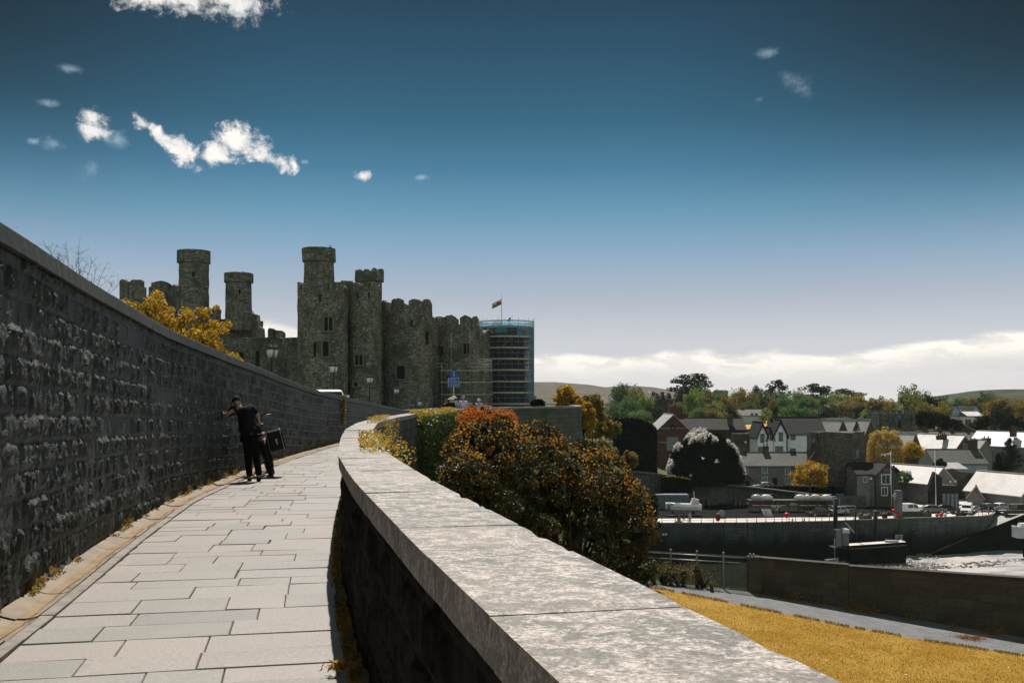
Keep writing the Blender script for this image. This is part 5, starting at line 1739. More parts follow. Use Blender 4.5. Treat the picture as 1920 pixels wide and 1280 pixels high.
part(tt, 'slit', MB().box2(opening_x - .12, opening_x + .12, D_ - .1, D_ + .4, ZZ(880, D_), ZZ(874, D_)), M['frame_stone'])
house('slate_roofed_house', 'house with bright slate gable roof just left above the stone tower', 'house', 1546, 1571, 860, 812, 787.5, 240, 14, 'y', 'brick_t', 'slate_l', rz=.42)
house('slate_roofed_house', 'twin of two bright slate gables above the middle of the stone tower', 'house', 1572, 1597, 860, 812, 788, 242, 14, 'y', 'brick_t', 'slate_l', rz=.42)
house('slate_roofed_house', 'house with bright slate gable and small chimney above the right of the stone tower', 'house', 1598, 1624, 860, 812, 787, 240, 14, 'y', 'brick_t', 'slate_l', [], [(1606, 783, .8, 'rubble')], rz=.42)
D_ = 265
ct = thing('church_tower', 'square battlemented church tower with a small blue clock behind the willow', 'church tower', (XX(1682, D_), D_ + 4, ZZ(830, D_)))
part(ct, 'masonry', MB().box2(XX(1648, D_), XX(1716, D_), D_, D_ + 9, ZZ(860, D_), ZZ(774, D_)), M['castle2'])
for i in range(6):
 a = 1648 + i * 12
 part(ct, 'merlon', MB().box2(XX(a, D_), XX(a + 7.5, D_), D_, D_ + .5, ZZ(774, D_) + .002, ZZ(769, D_)), M['castle2'])
 part(ct, 'merlon', MB().box2(XX(a, D_), XX(a + 7.5, D_), D_ + 8.5, D_ + 9, ZZ(774, D_) + .002, ZZ(769, D_)), M['castle2'])
cl = MB(); zc = ZZ(781, D_); xm = XX(1686, D_)
cl.add([(xm + .65 * math.cos(2 * math.pi * i / 20), D_ - .06, zc + .65 * math.sin(2 * math.pi * i / 20)) for i in range(20)], [tuple(range(20))])
ck = part(ct, 'clock', cl, plain('clock_blue', (.07, .12, .22), None, 3, .5, .3, 0))
part(ck, 'hands', MB().box((xm, D_ - .09, zc + .2), (.07, .02, .45)).box((xm + .15, D_ - .09, zc), (.35, .02, .07)), M['stonetrim'])
opening_ = part(ct, 'window', MB().box2(XX(1684, D_), XX(1690, D_), D_ - .05, D_ + .5, ZZ(802, D_), ZZ(789, D_)), M['void'])
part(ct, 'buttress', MB().box2(XX(1652, D_), XX(1656, D_), D_ - .5, D_, ZZ(860, D_), ZZ(778, D_)), M['castle2'])
part(ct, 'buttress', MB().box2(XX(1709, D_), XX(1713, D_), D_ - .5, D_, ZZ(860, D_), ZZ(778, D_)), M['castle2'])
D_ = 190
dh, rf = house('harbour_house', 'dark brown harbour house with white sash windows behind the flagpole', 'house', 1607, 1680, 965, 889, 871, D_, 8, 'x', 'render_g', 'slate_d', [(1622, 894, 903, .6)], [], None)
body(dh, XX(1640, D_), XX(1681, D_), D_ - .8, D_ + 7, QZ - .3, ZZ(889, D_), ZZ(869, D_), 'y', M['rubble_l'], M['slate_d'], .35)
win(dh, XX(1658, D_), D_ - .8, ZZ(906, D_), ZZ(889.5, D_), 1.5, 'trim', 'glass', 1, t=.16)
win(dh, XX(1655.5, D_), D_ - .8, ZZ(927, D_), ZZ(913, D_), 1.0, 'trim', 'glass', 1, t=.14)
nb__ = part(dh, 'notice_board', MB().box2(XX(1666, D_), XX(1679.5, D_), D_ - .95, D_ - .82, ZZ(932, D_), ZZ(923, D_)), M['blackw'])
part(nb__, 'notices', MB().box2(XX(1667.5, D_), XX(1672, D_), D_ - .98, D_ - .96, ZZ(930.5, D_), ZZ(925, D_)).box2(XX(1673.5, D_), XX(1678.5, D_), D_ - .98, D_ - .96, ZZ(930, D_), ZZ(924.5, D_)), M['render_b'])
house('boathouse', 'boathouse with brilliant pale roof and tall dark doorway beside the second flagpole', 'boathouse', 1708, 1777, 965, 906, 877, 194, 12, 'y', 'render_g', 'roof_w', [], [], (1745, 930, 962, 3.0, 'void'), rz=.5)
bx = thing('glazed_porch', 'glass-fronted dark timber porch at the right side of the boathouse', 'porch', (XX(1780, 188), 189, QZ))
part(bx, 'wall', MB().box2(XX(1756, 189), XX(1798, 189), 189, 193, QZ - .2, ZZ(910, 189)), M['blackw'])
part(bx, 'gable', MB().prism([(XX(1738, 189), ZZ(922, 189)), (XX(1752, 189), ZZ(884, 189)), (XX(1766, 189), ZZ(896, 189)), (XX(1766, 189), ZZ(922, 189))][::-1], 188.9, 190), M['blackw'])
for px in (1770, 1778, 1786, 1793):
 win(bx, XX(px, 189), 189, ZZ(950, 189), ZZ(926, 189), .45, 'concrete', 'glassb', 0)
house('warehouse', 'warehouse with big dazzling pale roof at the right edge of the quay', 'warehouse', 1880, 1956, 966, 928, 892, 190, 13, 'y', 'render_g', 'roof_w', [(1906, 938, 952, .9), (1918, 938, 952, .9)], [], rz=.42)
house('small_gabled_store', 'small grey gabled store with brown roof left of the pale-roofed warehouse', 'store', 1836, 1864, 958, 936, 917, 192, 9, 'y', 'render_g', 'roof_br', rz=-.45)
tw = thing('town_wall', 'dark ivy-topped stone town wall running behind the boathouse to the right edge', 'wall', (XX(1820, 204), 204, QZ))
tl2 = [(1628, 882), (1690, 880), (1740, 884), (1788, 878), (1800, 884), (1850, 888), (1920, 894), (1990, 900)]
vs = []
for i, (px, py) in enumerate(tl2):
 for (dy, z) in ((0, QZ - .5), (0, ZZ(py, 204)), (1.2, ZZ(py, 204)), (1.2, QZ - .5)): vs.append((XX(px, 204), 204 + dy, z))
part(tw, 'masonry', MB().add(vs, [(i * 4 + j, (i + 1) * 4 + j, (i + 1) * 4 + (j + 1) % 4, i * 4 + (j + 1) % 4) for i in range(len(tl2) - 1) for j in range(3)]), M['rubble'])
house('long_slate_house', 'long grey slate-roofed house with skylight, pale blue wall, above the town wall', 'house', 1754, 1851, 885, 869, 845, 214, 9, 'x', 'render_b', 'slate', [], [(1842, 826, 1.8, 'brick')], None)
sk = thing('lean_to', 'pale lean-to roof in front of the long slate-roofed house', 'outbuilding', (XX(1800, 212), 211, ZZ(882, 212)))
part(sk, 'roof', MB().add([(XX(1768, 211), 210, ZZ(878, 211)), (XX(1812, 211), 210, ZZ(878, 211)), (XX(1806, 211), 213.5, ZZ(868, 211)), (XX(1776, 211), 213.5, ZZ(868, 211))], [(0, 1, 2, 3)]), M['slate_l'])
part(sk, 'wall', MB().box2(XX(1770, 211), XX(1811, 211), 210.2, 213, ZZ(895, 211), ZZ(879, 211)), M['render_b'])
house('pale_roof_house', 'house with dazzling white-pink roof and brown brick gable in the upper town', 'house', 1757, 1817, 868, 845, 817, 226, 12, 'y', 'brick_t', 'roof_w', [(1788, 832, 840, .8)], [(1762, 817, 1.4, 'brick'), (1774, 816, 1.2, 'brick')], rz=.50)
house('pale_roof_house', 'house with pale roof partly behind the willow and the golden bush', 'house', 1684, 1712, 860, 838, 812, 232, 10, 'y', 'brick_t', 'roof_w', rz=.5)
rr = [(1716, 1742, 811, 829), (1743, 1768, 810, 826), (1770, 1790, 811, 823), (1793, 1822, 812, 827), (1822, 1848, 812, 827), (1856, 1868, 816, 826)]
nm = ['leftmost', 'second', 'third', 'fourth', 'fifth', 'last']
for i, (a, b, yr_, ye_) in enumerate(rr):
 house('terrace_house', '%s from the left in the terrace of grey slate roofs below the hillside' % nm[i], 'house', a, b, 850, ye_, yr_, 238 + i, 8, 'x', 'render_w' if i in (3, 4) else 'brick', 'slate', [((a + b) / 2, ye_ + 3, ye_ + 11, 1.0)] if i in (3, 4) else [], [(a + 4, yr_ - 6, 1.1, 'brick')], group='terrace of slate-roofed houses')
house('grey_gable_house', 'narrow grey house with tall gable and brick chimney left of the dark conifer', 'house', 1836, 1860, 880, 842, 826, 220, 9, 'y', 'render_g', 'slate_l', [], [(1862, 822, 1.8, 'brick')])
house('pale_roof_house', 'house with huge pale pink roof behind the dark conifer at the right edge', 'house', 1893, 1958, 868, 838, 812, 228, 16, 'y', 'render_g', 'roof_w', [], [(1906, 803, 1.6, 'brick')], rz=.55)
o, _ = house('hill_house', 'large white twin-gabled house high on the right hillside', 'house', 1786, 1836, 800, 774, 760, 330, 10, 'x', 'render_b', 'slate_d', [(1796, 768, 774, 1.6), (1824, 768, 773, 1.2)])
for a, b in ((1784, 1800), (1822, 1838)):
 body(o, XX(a, 328), XX(b, 328), 328, 336, ZZ(800, 328), ZZ(772, 328), ZZ(760, 328), 'y', M['render_b'], M['slate_d'], .3)
house('hill_house', 'hillside house with long pale roof right of the white twin-gabled house', 'house', 1815, 1843, 800, 780, 772.5, 322, 9, 'x', 'render_g', 'roof_w')
h_, _ = house('dormer_house', 'grey hillside house with white dormer windows below the twin-gabled house', 'house', 1788, 1836, 812, 796, 782, 312, 9, 'x', 'rubble', 'slate', [(1798, 787, 795, 1.2), (1815, 786, 797, 1.8), (1830, 786, 797, 1.6)])
house('hill_house', 'small grey-blue house with dark roof and dormers on the hillside behind the brick hall', 'house', 1384, 1432, 800, 779, 768, 330, 9, 'x', 'render_b', 'slate', [(1410, 774, 779, .9), (1418, 774, 779, .9)], [(1398, 765, 1, 'rubble')])
o, _ = house('manor', 'dark gothic mansion with many gables among the trees on the ridge', 'mansion', 1226, 1262, 790, 750, 742, 420, 12, 'x', 'castle2', 'slate_d', [(1236, 757, 763, 1.2), (1250, 757, 763, 1.2)], [(1229, 735, 1.4, 'castle2'), (1246, 735, 1.4, 'castle2'), (1258, 738, 1.4, 'castle2')])
for k, px in enumerate((1233, 1243, 1255)):
 body(o, XX(px - 4.5, 418), XX(px + 4.5, 418), 418, 424, ZZ(790, 418), ZZ(748, 418), ZZ(738, 418), 'y', M['castle2'], M['slate_d'], .3)
house('flat_roofed_house', 'dark box-shaped modern house with wide window on the skyline', 'house', 1345, 1365, 760, 733.5, 732, 460, 8, 'x', 'blackw', 'slate_d', [(1355, 735, 740, 3.4)])
hw = thing('hillside_wall', 'long pale-capped wall climbing the slope below the dark hillside trees', 'wall', (XX(1800, 285), 285, ZZ(800, 285)))
p, q = W3(1776, 783, 285), W3(1832, 809, 275)
part(hw, 'masonry', MB().add([(p.x, p.y, p.z - 5), (q.x, q.y, q.z - 5), (q.x, q.y, q.z), (p.x, p.y, p.z), (p.x, p.y + .6, p.z), (q.x, q.y + .6, q.z)], [(0, 1, 2, 3), (3, 2, 5, 4)]), M['rubble'])
part(hw, 'coping', MB().add([(p.x, p.y - .1, p.z), (q.x, q.y - .1, q.z), (q.x, q.y - .1, q.z + .3), (p.x, p.y - .1, p.z + .3), (p.x, p.y + .7, p.z + .3), (q.x, q.y + .7, q.z + .3)], [(0, 1, 2, 3), (3, 2, 5, 4)]), M['slate_l'])
def hill(name, prof, D, depth, mat, seed, kind='structure'):
 """ridge profile in photo pixels at distance D, falling away in front and behind as terrain"""
 a, b = prof[0][0], prof[-1][0]
 nx, ny = 90, 26
 G = np.zeros((nx, ny, 3))
 for i in range(nx):
  px = a + (b - a) * i / (nx - 1)
  zt = ZZ(np.interp(px, [q[0] for q in prof], [q[1] for q in prof]), D)
  for j in range(ny):
   k = j / (ny - 1) * 2 - 1
   y = D + k * depth
   f = math.cos(k * math.pi / 2) ** 1.3 if abs(k) < 1 else 0
   wob = float(fbm(np.array([px * .02]), np.array([k * 3.0]), 4, seed)[0] - .5) * .25 * (1 - abs(k)) * abs(k) * 4
   base_ = E - 12
   G[i, j] = (XX(px, D), y, base_ + (zt - base_) * max(0, min(1.0, f * (1 + wob))))
 return tag(grid_obj(name, G, mat), kind=kind)
def hill_mat(name, c1, c2, c3):
 m, n, b = base_mat(name, .95, .05)
 t = n.nodes.new('ShaderNodeTexCoord')
 a = noise(n, t.outputs['Object'], .008, 7, .6); f = noise(n, t.outputs['Object'], .05, 6, .7)
 c = mixc(n, maprange(n, a.outputs['Fac'], .42, .58), c1, c2)
 c = mixc(n, maprange(n, f.outputs['Fac'], .5, .6, 0, .8), c, c3)
 n.links.new(c, b.inputs['Base Color'])
 bump(n, b, f.outputs['Fac'], .5, 3)
 return m
hill('hill', [(880, 735), (940, 722), (1000, 716.5), (1040, 716), (1080, 719), (1130, 726), (1160, 724), (1190, 723), (1215, 725), (1245, 733), (1275, 745)], 2600, 700, hill_mat('moorland', (.13, .10, .08), (.09, .09, .06), (.06, .06, .045)), 1)
hill('hill', [(1730, 760), (1780, 750), (1830, 738), (1865, 731), (1890, 729.5), (1920, 732), (2000, 738), (2100, 750)], 1300, 350, hill_mat('green_hill', (.035, .05, .028), (.055, .068, .04), (.02, .03, .015)), 2)
G = np.zeros((8, 4, 3))
for i in range(8):
 for j in range(4):
  px = 1388 + 60 * i / 7; D = 300 + j * 30
  G[i, j] = (XX(px, D), D, ZZ(805 - j * 9 - i * .5, D))
tag(grid_obj('field', G, plain('mown_field', (.46, .30, .09), (.40, .25, .06), .1, .9, .1, .1)), kind='structure')
# ------------------------------------------------------------------ foliage
M['bark'] = plain('bark', (.06, .05, .035), (.035, .03, .02), 4, .9, .1, .5, mapsc=(1, 1, .3))
L_ = {}
L_['maroon'] = leafmat('maroon_leaf', [(.014, .022, .007), (.035, .036, .011), (.065, .050, .013), (.10, .068, .015), (.020, .032, .009), (.24, .14, .03)], .2, .6, .25, clump=((.03, .042, .012), .35, .7))
L_['orange'] = leafmat('orange_leaf', [(.50, .12, .015), (.65, .20, .02), (.38, .07, .01), (.60, .26, .05), (.28, .10, .02)], .4, .6, .3)
L_['gold'] = leafmat('golden_leaf', [(.60, .36, .03), (.72, .46, .05), (.44, .25, .02), (.24, .17, .02), (.66, .40, .03)], .5, .6, .3, clump=((.16, .13, .015), 1.2, .4))
L_['amber'] = leafmat('amber_leaf', [(.25, .20, .03), (.36, .25, .035), (.17, .16, .03), (.10, .11, .02), (.42, .26, .05)], .45, .6, .25, .35, clump=((.10, .14, .035), .25, .6))
L_['green'] = leafmat('green_leaf', [(.09, .15, .035), (.15, .23, .05), (.23, .28, .06), (.06, .10, .03), (.32, .32, .07)], .45, .6, .25, .8, clump=((.22, .15, .03), .14, .55))
L_['teal'] = leafmat('bluegreen_leaf', [(.05, .12, .04), (.09, .18, .06), (.14, .25, .08), (.035, .08, .03)], .42, .6, .25, .5, clump=((.13, .13, .04), .2, .4))
L_['dark'] = leafmat('dark_needle', [(.018, .032, .014), (.03, .045, .02), (.012, .022, .010), (.045, .05, .02)], .15, .7, .15, .3)
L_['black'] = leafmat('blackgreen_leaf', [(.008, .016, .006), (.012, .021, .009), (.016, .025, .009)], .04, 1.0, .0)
L_['olive'] = leafmat('olive_leaf', [(.17, .17, .05), (.24, .21, .07), (.12, .13, .04), (.30, .25, .08), (.34, .20, .05)], .4, .6, .25, .3)
L_['willow'] = leafmat('willow_leaf', [(.42, .29, .06), (.52, .37, .10), (.32, .22, .04), (.55, .40, .09)], .45, .6, .25)
L_['blossom'] = leafmat('white_blossom', [(.78, .74, .71), (.85, .80, .77), (.55, .52, .49), (.42, .42, .38)], .45, .6, .3)
L_['ivy'] = leafmat('ivy_leaf', [(.05, .10, .02), (.09, .14, .03), (.03, .06, .015), (.16, .18, .03)], .3, .45, .45)
L_['ivyg'] = leafmat('yellow_ivy_leaf', [(.48, .36, .06), (.55, .28, .03), (.36, .30, .06), (.20, .22, .04)], .4, .5, .4)
def limbs(mb, base, crown, rad, r0, n, seed):
 g = random.Random(seed)
 b, c = Vector(base), Vector(crown)
 top = c - Vector((0, 0, rad[2] * .25))
 mb.tube([b, b.lerp(top, .5) + Vector((g.uniform(-1, 1) * r0, g.uniform(-1, 1) * r0, 0)), top], [r0, r0 * .75, r0 * .5], 7)
 for i in range(n):
  a = 2 * math.pi * i / n + g.uniform(-.4, .4)
  s = b.lerp(top, g.uniform(.55, 1.0))
  e = c + Vector((math.cos(a) * rad[0] * .7, math.sin(a) * rad[1] * .7, rad[2] * g.uniform(-.1, .7)))
  m = s.lerp(e, .5) + Vector((0, 0, rad[2] * .12))
  mb.tube([s, m, e], [r0 * .42, r0 * .26, r0 * .07], 5)
def tree(name, label, cat, px, ytop, ybase, wpx, D, leaf, nleaf, lsize, ncl=46, seed=0, group=None, ybot=None, trunk=True, cr=.3, shell=.5, depth=None, tr=None, gz=None, flat=.8, fl=0.0):
 """crown spans wpx wide and ytop..ybot; trunk stands on ybase"""
 ybot = ybot if ybot is not None else ybase - (ybase - ytop) * .12
 x, w = XX(px, D), wpx * D / F
 zt, zb, z0 = ZZ(ytop, D), ZZ(ybot, D), ZZ(ybase, D)
 root = thing(name, label, cat, (x, D, z0), group)
 rad = (w / 2, depth or w / 2, (zt - zb) / 2)
 c = (x, D, (zt + zb) / 2)
 if trunk:
  mb = MB()
  limbs(mb, (x, D, z0 - .5), c, rad, tr or max(.12, w * .03), 7, seed)
  part(root, 'trunk', mb, M['bark'])
 P, cc = crown_pts(c, rad, ncl, nleaf, seed, cr, shell, flat)
 leaf_obj('crown', P, lsize, L_[leaf], root, seed + 1, .62, fl)
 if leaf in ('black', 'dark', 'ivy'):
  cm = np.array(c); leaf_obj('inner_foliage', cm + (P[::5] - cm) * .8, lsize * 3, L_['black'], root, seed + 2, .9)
 return root
def shrub(name, label, cat, blobs, leaf, per_m2, lsize, seed, zfloor, group=None, stems=5, core=True):
 """irregular shrub: blobs (px, py, D, rx_px, ry_px, depth_m)"""
 g = np.random.default_rng(seed)
 allp, cs = [], []
 for (px, py, D, rx, ry, dm) in blobs:
  c = np.array([XX(px, D), D, ZZ(py, D)]); rad = np.array([rx * D / F, dm, ry * D / F])
  area = 4 * rad[0] * rad[2] + 4 * dm * rad[2]
  n = int(area * per_m2)
  ncl = max(10, int(area * 1.9))
  d_ = g.normal(size=(ncl, 3)); d_ /= np.linalg.norm(d_, axis=1, keepdims=True)
  d_[:, 1] = np.where(g.uniform(size=ncl) < .6, -np.abs(d_[:, 1]), d_[:, 1])
  cc = c + d_ * rad * g.uniform(.72, .98, (ncl, 1))
  per = max(4, n // ncl)
  for i in range(ncl):
   r_ = g.uniform(.22, .50)
   q = g.normal(size=(per, 3)); q /= np.linalg.norm(q, axis=1, keepdims=True)
   q *= g.uniform(.35, 1.0, (per, 1)) ** .6
   q[:, 2] = q[:, 2] * .8
   allp.append(cc[i] + q * r_)
  cs.append((c, rad))
 P = np.concatenate(allp)
 P = P[P[:, 2] > zfloor]
 root = thing(name, label, cat, (float(P[:, 0].mean()), float(P[:, 1].mean()), zfloor), group)
 mb = MB()
 b = Vector(root.location)
 for c, rad in cs:
  for k in range(stems):
   e = Vector(c) + Vector((rnd.uniform(-.6, .6) * rad[0], rnd.uniform(-.6, .6) * rad[1], rnd.uniform(-.2, .7) * rad[2]))
   s = b + Vector((rnd.uniform(-.6, .6), rnd.uniform(-.6, .6), 0))
   mb.tube([s, s.lerp(e, .5) + Vector((0, 0, .3)), e], [.09, .06, .02], 5)
 part(root, 'stem', mb, M['bark'])
 leaf_obj('foliage', P, lsize, L_[leaf], root, seed + 1, .55)
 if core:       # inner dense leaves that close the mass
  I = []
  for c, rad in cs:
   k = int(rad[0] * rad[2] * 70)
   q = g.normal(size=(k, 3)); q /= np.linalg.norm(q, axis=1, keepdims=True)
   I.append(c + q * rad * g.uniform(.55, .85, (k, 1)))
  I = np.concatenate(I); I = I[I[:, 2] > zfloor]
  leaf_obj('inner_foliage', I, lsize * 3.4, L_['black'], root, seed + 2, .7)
 return root
ZF = E - 8.1
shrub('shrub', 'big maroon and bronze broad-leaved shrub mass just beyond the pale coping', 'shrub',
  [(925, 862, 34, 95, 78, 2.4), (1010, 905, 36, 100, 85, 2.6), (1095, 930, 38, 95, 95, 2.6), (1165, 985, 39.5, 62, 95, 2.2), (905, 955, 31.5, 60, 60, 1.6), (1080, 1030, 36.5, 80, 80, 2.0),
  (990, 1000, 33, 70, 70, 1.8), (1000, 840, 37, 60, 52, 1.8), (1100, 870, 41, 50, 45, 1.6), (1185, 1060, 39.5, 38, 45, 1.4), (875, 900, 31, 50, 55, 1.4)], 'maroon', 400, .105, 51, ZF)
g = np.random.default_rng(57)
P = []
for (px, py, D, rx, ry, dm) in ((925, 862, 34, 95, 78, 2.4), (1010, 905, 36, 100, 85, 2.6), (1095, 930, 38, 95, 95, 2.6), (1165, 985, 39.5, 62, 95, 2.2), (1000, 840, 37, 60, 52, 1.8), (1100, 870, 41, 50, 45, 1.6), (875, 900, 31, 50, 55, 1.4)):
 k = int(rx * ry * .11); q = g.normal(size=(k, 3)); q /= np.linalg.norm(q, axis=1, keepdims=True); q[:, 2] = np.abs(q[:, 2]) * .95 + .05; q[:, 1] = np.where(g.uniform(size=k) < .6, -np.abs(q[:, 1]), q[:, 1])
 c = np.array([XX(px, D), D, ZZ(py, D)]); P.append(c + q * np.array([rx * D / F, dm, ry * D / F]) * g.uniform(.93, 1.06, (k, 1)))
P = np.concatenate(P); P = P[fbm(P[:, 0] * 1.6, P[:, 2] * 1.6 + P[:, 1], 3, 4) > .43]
leaf_obj('sunlit_top_leaves', P, .105, leafmat('sunlit_leaf', [(.42, .19, .02), (.55, .27, .03), (.30, .15, .02), (.22, .14, .02)], .4, .6, .25), [o for o in COL.objects if o.name == 'shrub'][0], 58, .55)  # sunlight on the shrub's top put into a brighter leaf colour
shrub('shrub', 'bright orange-red shrub rising above the maroon mass in front of the curved parapet end', 'shrub',
  [(912, 800, 44, 58, 34, 1.2), (880, 785, 44, 22, 20, .8), (945, 790, 44, 22, 16, .7), (900, 772, 44, 26, 12, .7), (930, 830, 44.5, 45, 40, 1.2)], 'orange', 420, .10, 61, ZF, stems=3)
shrub('bush', 'leafy yellow-green bush in front of the left end of the iron fence', 'bush', [(1240, 1070, 41.2, 18, 20, .35), (1262, 1072, 41.0, 16, 24, .3), (1285, 1078, 40.8, 14, 16, .3)], 'olive', 500, .06, 71, lawn_pt(1240, 1092)[2] - .1, stems=3, core=False)
shrub('bush', 'slender upright yellow-green sapling in front of the middle of the iron fence', 'bush', [(1299, 1076, 40.8, 6, 20, .15), (1301, 1060, 40.8, 3, 8, .1)], 'olive', 700, .06, 73, lawn_pt(1300, 1099)[2] - .05, stems=2, core=False)
shrub('bush', 'small round dry bush at the foot of the iron fence', 'bush', [(1334, 1090, 40.4, 10, 10, .2)], 'amber', 700, .06, 74, lawn_pt(1334, 1102)[2] - .05, stems=2, core=False)
shrub('bush', 'low green bush at the foot of the maroon shrub beside the path', 'bush', [(1205, 1080, 40.8, 30, 22, .6)], 'ivy', 420, .07, 75, lawn_pt(1205, 1090)[2] - .1, stems=2)
def ivy(label, pxr, zt_off, zb_rel, n, leaf, seed, size, out=.06, over=False, name='ivy'):
 g = np.random.default_rng(seed)
 sv = np.arange(0, PI_.s_of_y(84), .05)
 x, y, nx, ny = PI_.at(sv)
 ox, oy = x - nx * (CW + out), y - ny * (CW + out)
 px = 960 + ox / oy * F
 ok = (px > pxr[0]) & (px < pxr[1]) & (oy > 9)
 idx = np.where(ok)[0]
 P = []
 while len(P) < n:
  i = idx[g.integers(len(idx))]
  k = g.uniform() ** 1.1
  zt = cp_top(oy[i]) + zt_off
  zb = zt + zb_rel * (0.55 + .9 * float(vn(np.array([sv[i] * .8]), np.array([seed * 1.]), seed)[0]))
  z = zt + (zb - zt) * k
  if float(vn(np.array([sv[i] * 3.0]), np.array([z * 2.0]), seed + 3)[0]) < .22: continue
  oo = g.uniform(0, .22) * (1.3 - k * .6)
  dd = out + oo
  if over and g.uniform() < .35:
   t = g.uniform(-.1, .6); P.append((x[i] - nx[i] * (CW - t * CW * .9), y[i] - ny[i] * (CW - t * CW * .9), cp_top(oy[i]) + g.uniform(.0, .14))); continue
  P.append((x[i] - nx[i] * (CW + dd), y[i] - ny[i] * (CW + dd), z))
 P = np.array(P)
 o = leaf_obj(name, P, size, L_[leaf], None, seed, .7, origin=P.mean(0))
 return tag(o, label, 'ivy')
ivy('yellow leafy creeper spilling over the near bend of the parapet coping', (710, 732), .05, -1.7, 3600, 'ivyg', 81, .036, .02, True)
ivy('dark green ivy curtain hanging down the outer face of the parapet', (784, 858), -.12, -4.6, 17000, 'ivy', 82, .10)
ivy('golden flowering creeper along the coping edge above the ivy curtain', (781, 850), .10, -.45, 2200, 'ivyg', 83, .08, .03, True)
P = []
g = np.random.default_rng(90)
s_ = LW.s_of_y(39)
for i in range(520):
 k = g.uniform()
 x, y, nx, ny = LW.at(s_ + g.normal(0, .10))
 P.append((x - nx * (.05 + g.uniform(0, .12)), y - ny * .05 + g.normal(0, .12 * (1 - k)), float(lw_top(y)) + .05 - k ** 1.5 * 1.15))
P = np.array(P)
wp = thing('wall_plant', 'slim yellow-green plant hanging on the far part of the left retaining wall', 'plant', tuple(P.mean(0)))
leaf_obj('leaves', P, .075, L_['olive'], wp, 91, .6)
q_ = P[np.argsort(P[:, 2])[::-90]]
part(wp, 'stem', MB().tube([tuple(a) for a in q_], .012, 4), M['bark'])
D_ = 30
def twiggy(name, label, cat, base, tips, r0, seed, mat, sub=4, gnarl=.12, twigs=True, tw=.6):
 root = thing(name, label, cat, base)
 g = random.Random(seed)
 mb = MB()
 ends = []
 for t in tips:
  b, e = Vector(base), Vector(t)
  L = (e - b).length
  pts = [b]
  for i in range(1, 6):
   pts.append(b.lerp(e, i / 5) + Vector((g.uniform(-1, 1), g.uniform(-1, 1), g.uniform(-.6, .6))) * L * gnarl * .3 + Vector((0, 0, math.sin(i / 5 * math.pi) * L * .08)))
  mb.tube(pts, [r0 * (1 - .15 * i) for i in range(6)], 5)
  if twigs:
   for i in range(2, 6):
    for k in range(sub):
     d_ = Vector((g.uniform(-1, 1), g.uniform(-.7, .7), g.uniform(-.1, 1))).normalized()
     l = L * g.uniform(.10, .24) * tw
     q = pts[i].lerp(pts[i - 1], g.random())
     m = q + d_ * l * .5 + Vector((0, 0, l * .12)); e2 = q + d_ * l + Vector((g.uniform(-.1, .1) * l, 0, l * .2))
     mb.tube([q, m, e2], [r0 * .32, r0 * .22, r0 * .08], 4)
     for j in range(3):
      d2 = (d_ + Vector((g.uniform(-.9, .9), g.uniform(-.6, .6), g.uniform(-.4, .9)))).normalized()
      s2 = m.lerp(e2, g.random()); e3 = s2 + d2 * l * g.uniform(.3, .6)
      mb.tube([s2, e3], [r0 * .16, r0 * .05], 3)
      ends.append(e3)
 part(root, 'branches', mb, mat)
 return root, ends
tips = [tuple(W3(px, py, D_ + dd)) for px, py, dd in ((292, 552, 0), (345, 578, .5), (378, 580, 1), (410, 600, .5), (425, 608, 0), (268, 575, -.5), (235, 560, 0), (305, 600, 1), (372, 630, 0), (425, 660, -.3), (330, 560, 1.5), (400, 625, .8), (445, 670, 0), (352, 640, .3))]
base_ = (XX(318, D_), D_, ZZ(745, D_))
gs, _ = twiggy('golden_shrub', 'golden-leaved spreading shrub behind the left wall below the castle', 'shrub', base_, tips, .05, 4, M['bark'], 2, .15, False)
P = []
g = np.random.default_rng(92)
def cl_(px, py, r, n, dd=0.0):
 c = np.array(W3(px, py, D_ + dd)); rr = r * D_ / F
 q = g.normal(size=(n, 3)); q /= np.linalg.norm(q, axis=1, keepdims=True); q *= g.uniform(.2, 1, (n, 1)) ** .5
 P.append(c + q * rr * np.array([1, 1.2, .85]))
for (px, py, r) in ((292, 556, 13), (283, 568, 16), (300, 572, 14), (270, 580, 15), (290, 590, 18), (310, 590, 14), (250, 575, 12), (232, 568, 10), (256, 590, 14), (330, 606, 13), (318, 582, 9), (345, 584, 10), (352, 592, 14), (342, 604, 14), (312, 612, 18), (330, 622, 16),
     (372, 583, 10), (382, 592, 8), (388, 583, 8), (405, 577, 6), (380, 640, 17), (365, 628, 16), (352, 632, 16), (395, 628, 14), (410, 612, 12), (398, 610, 14), (425, 608, 9), (418, 620, 9), (385, 614, 12), (372, 610, 12), (400, 645, 17), (412, 654, 10),
     (395, 658, 14), (345, 646, 18), (362, 650, 16), (382, 660, 14), (420, 662, 8), (435, 668, 10), (445, 674, 8), (428, 676, 8), (375, 680, 30), (320, 650, 26), (280, 620, 26), (262, 600, 20), (300, 600, 20), (332, 640, 22), (240, 590, 14), (228, 580, 10), (216, 566, 6), (410, 690, 26)):
 cl_(px + 2, py, r * 1.05, int(26 + r * r * .85), g.uniform(-.6, .8))
leaf_obj('foliage', np.concatenate(P), .085, L_['gold'], gs, 93, .6)
base2 = (XX(140, 24), 24, ZZ(660, 24))
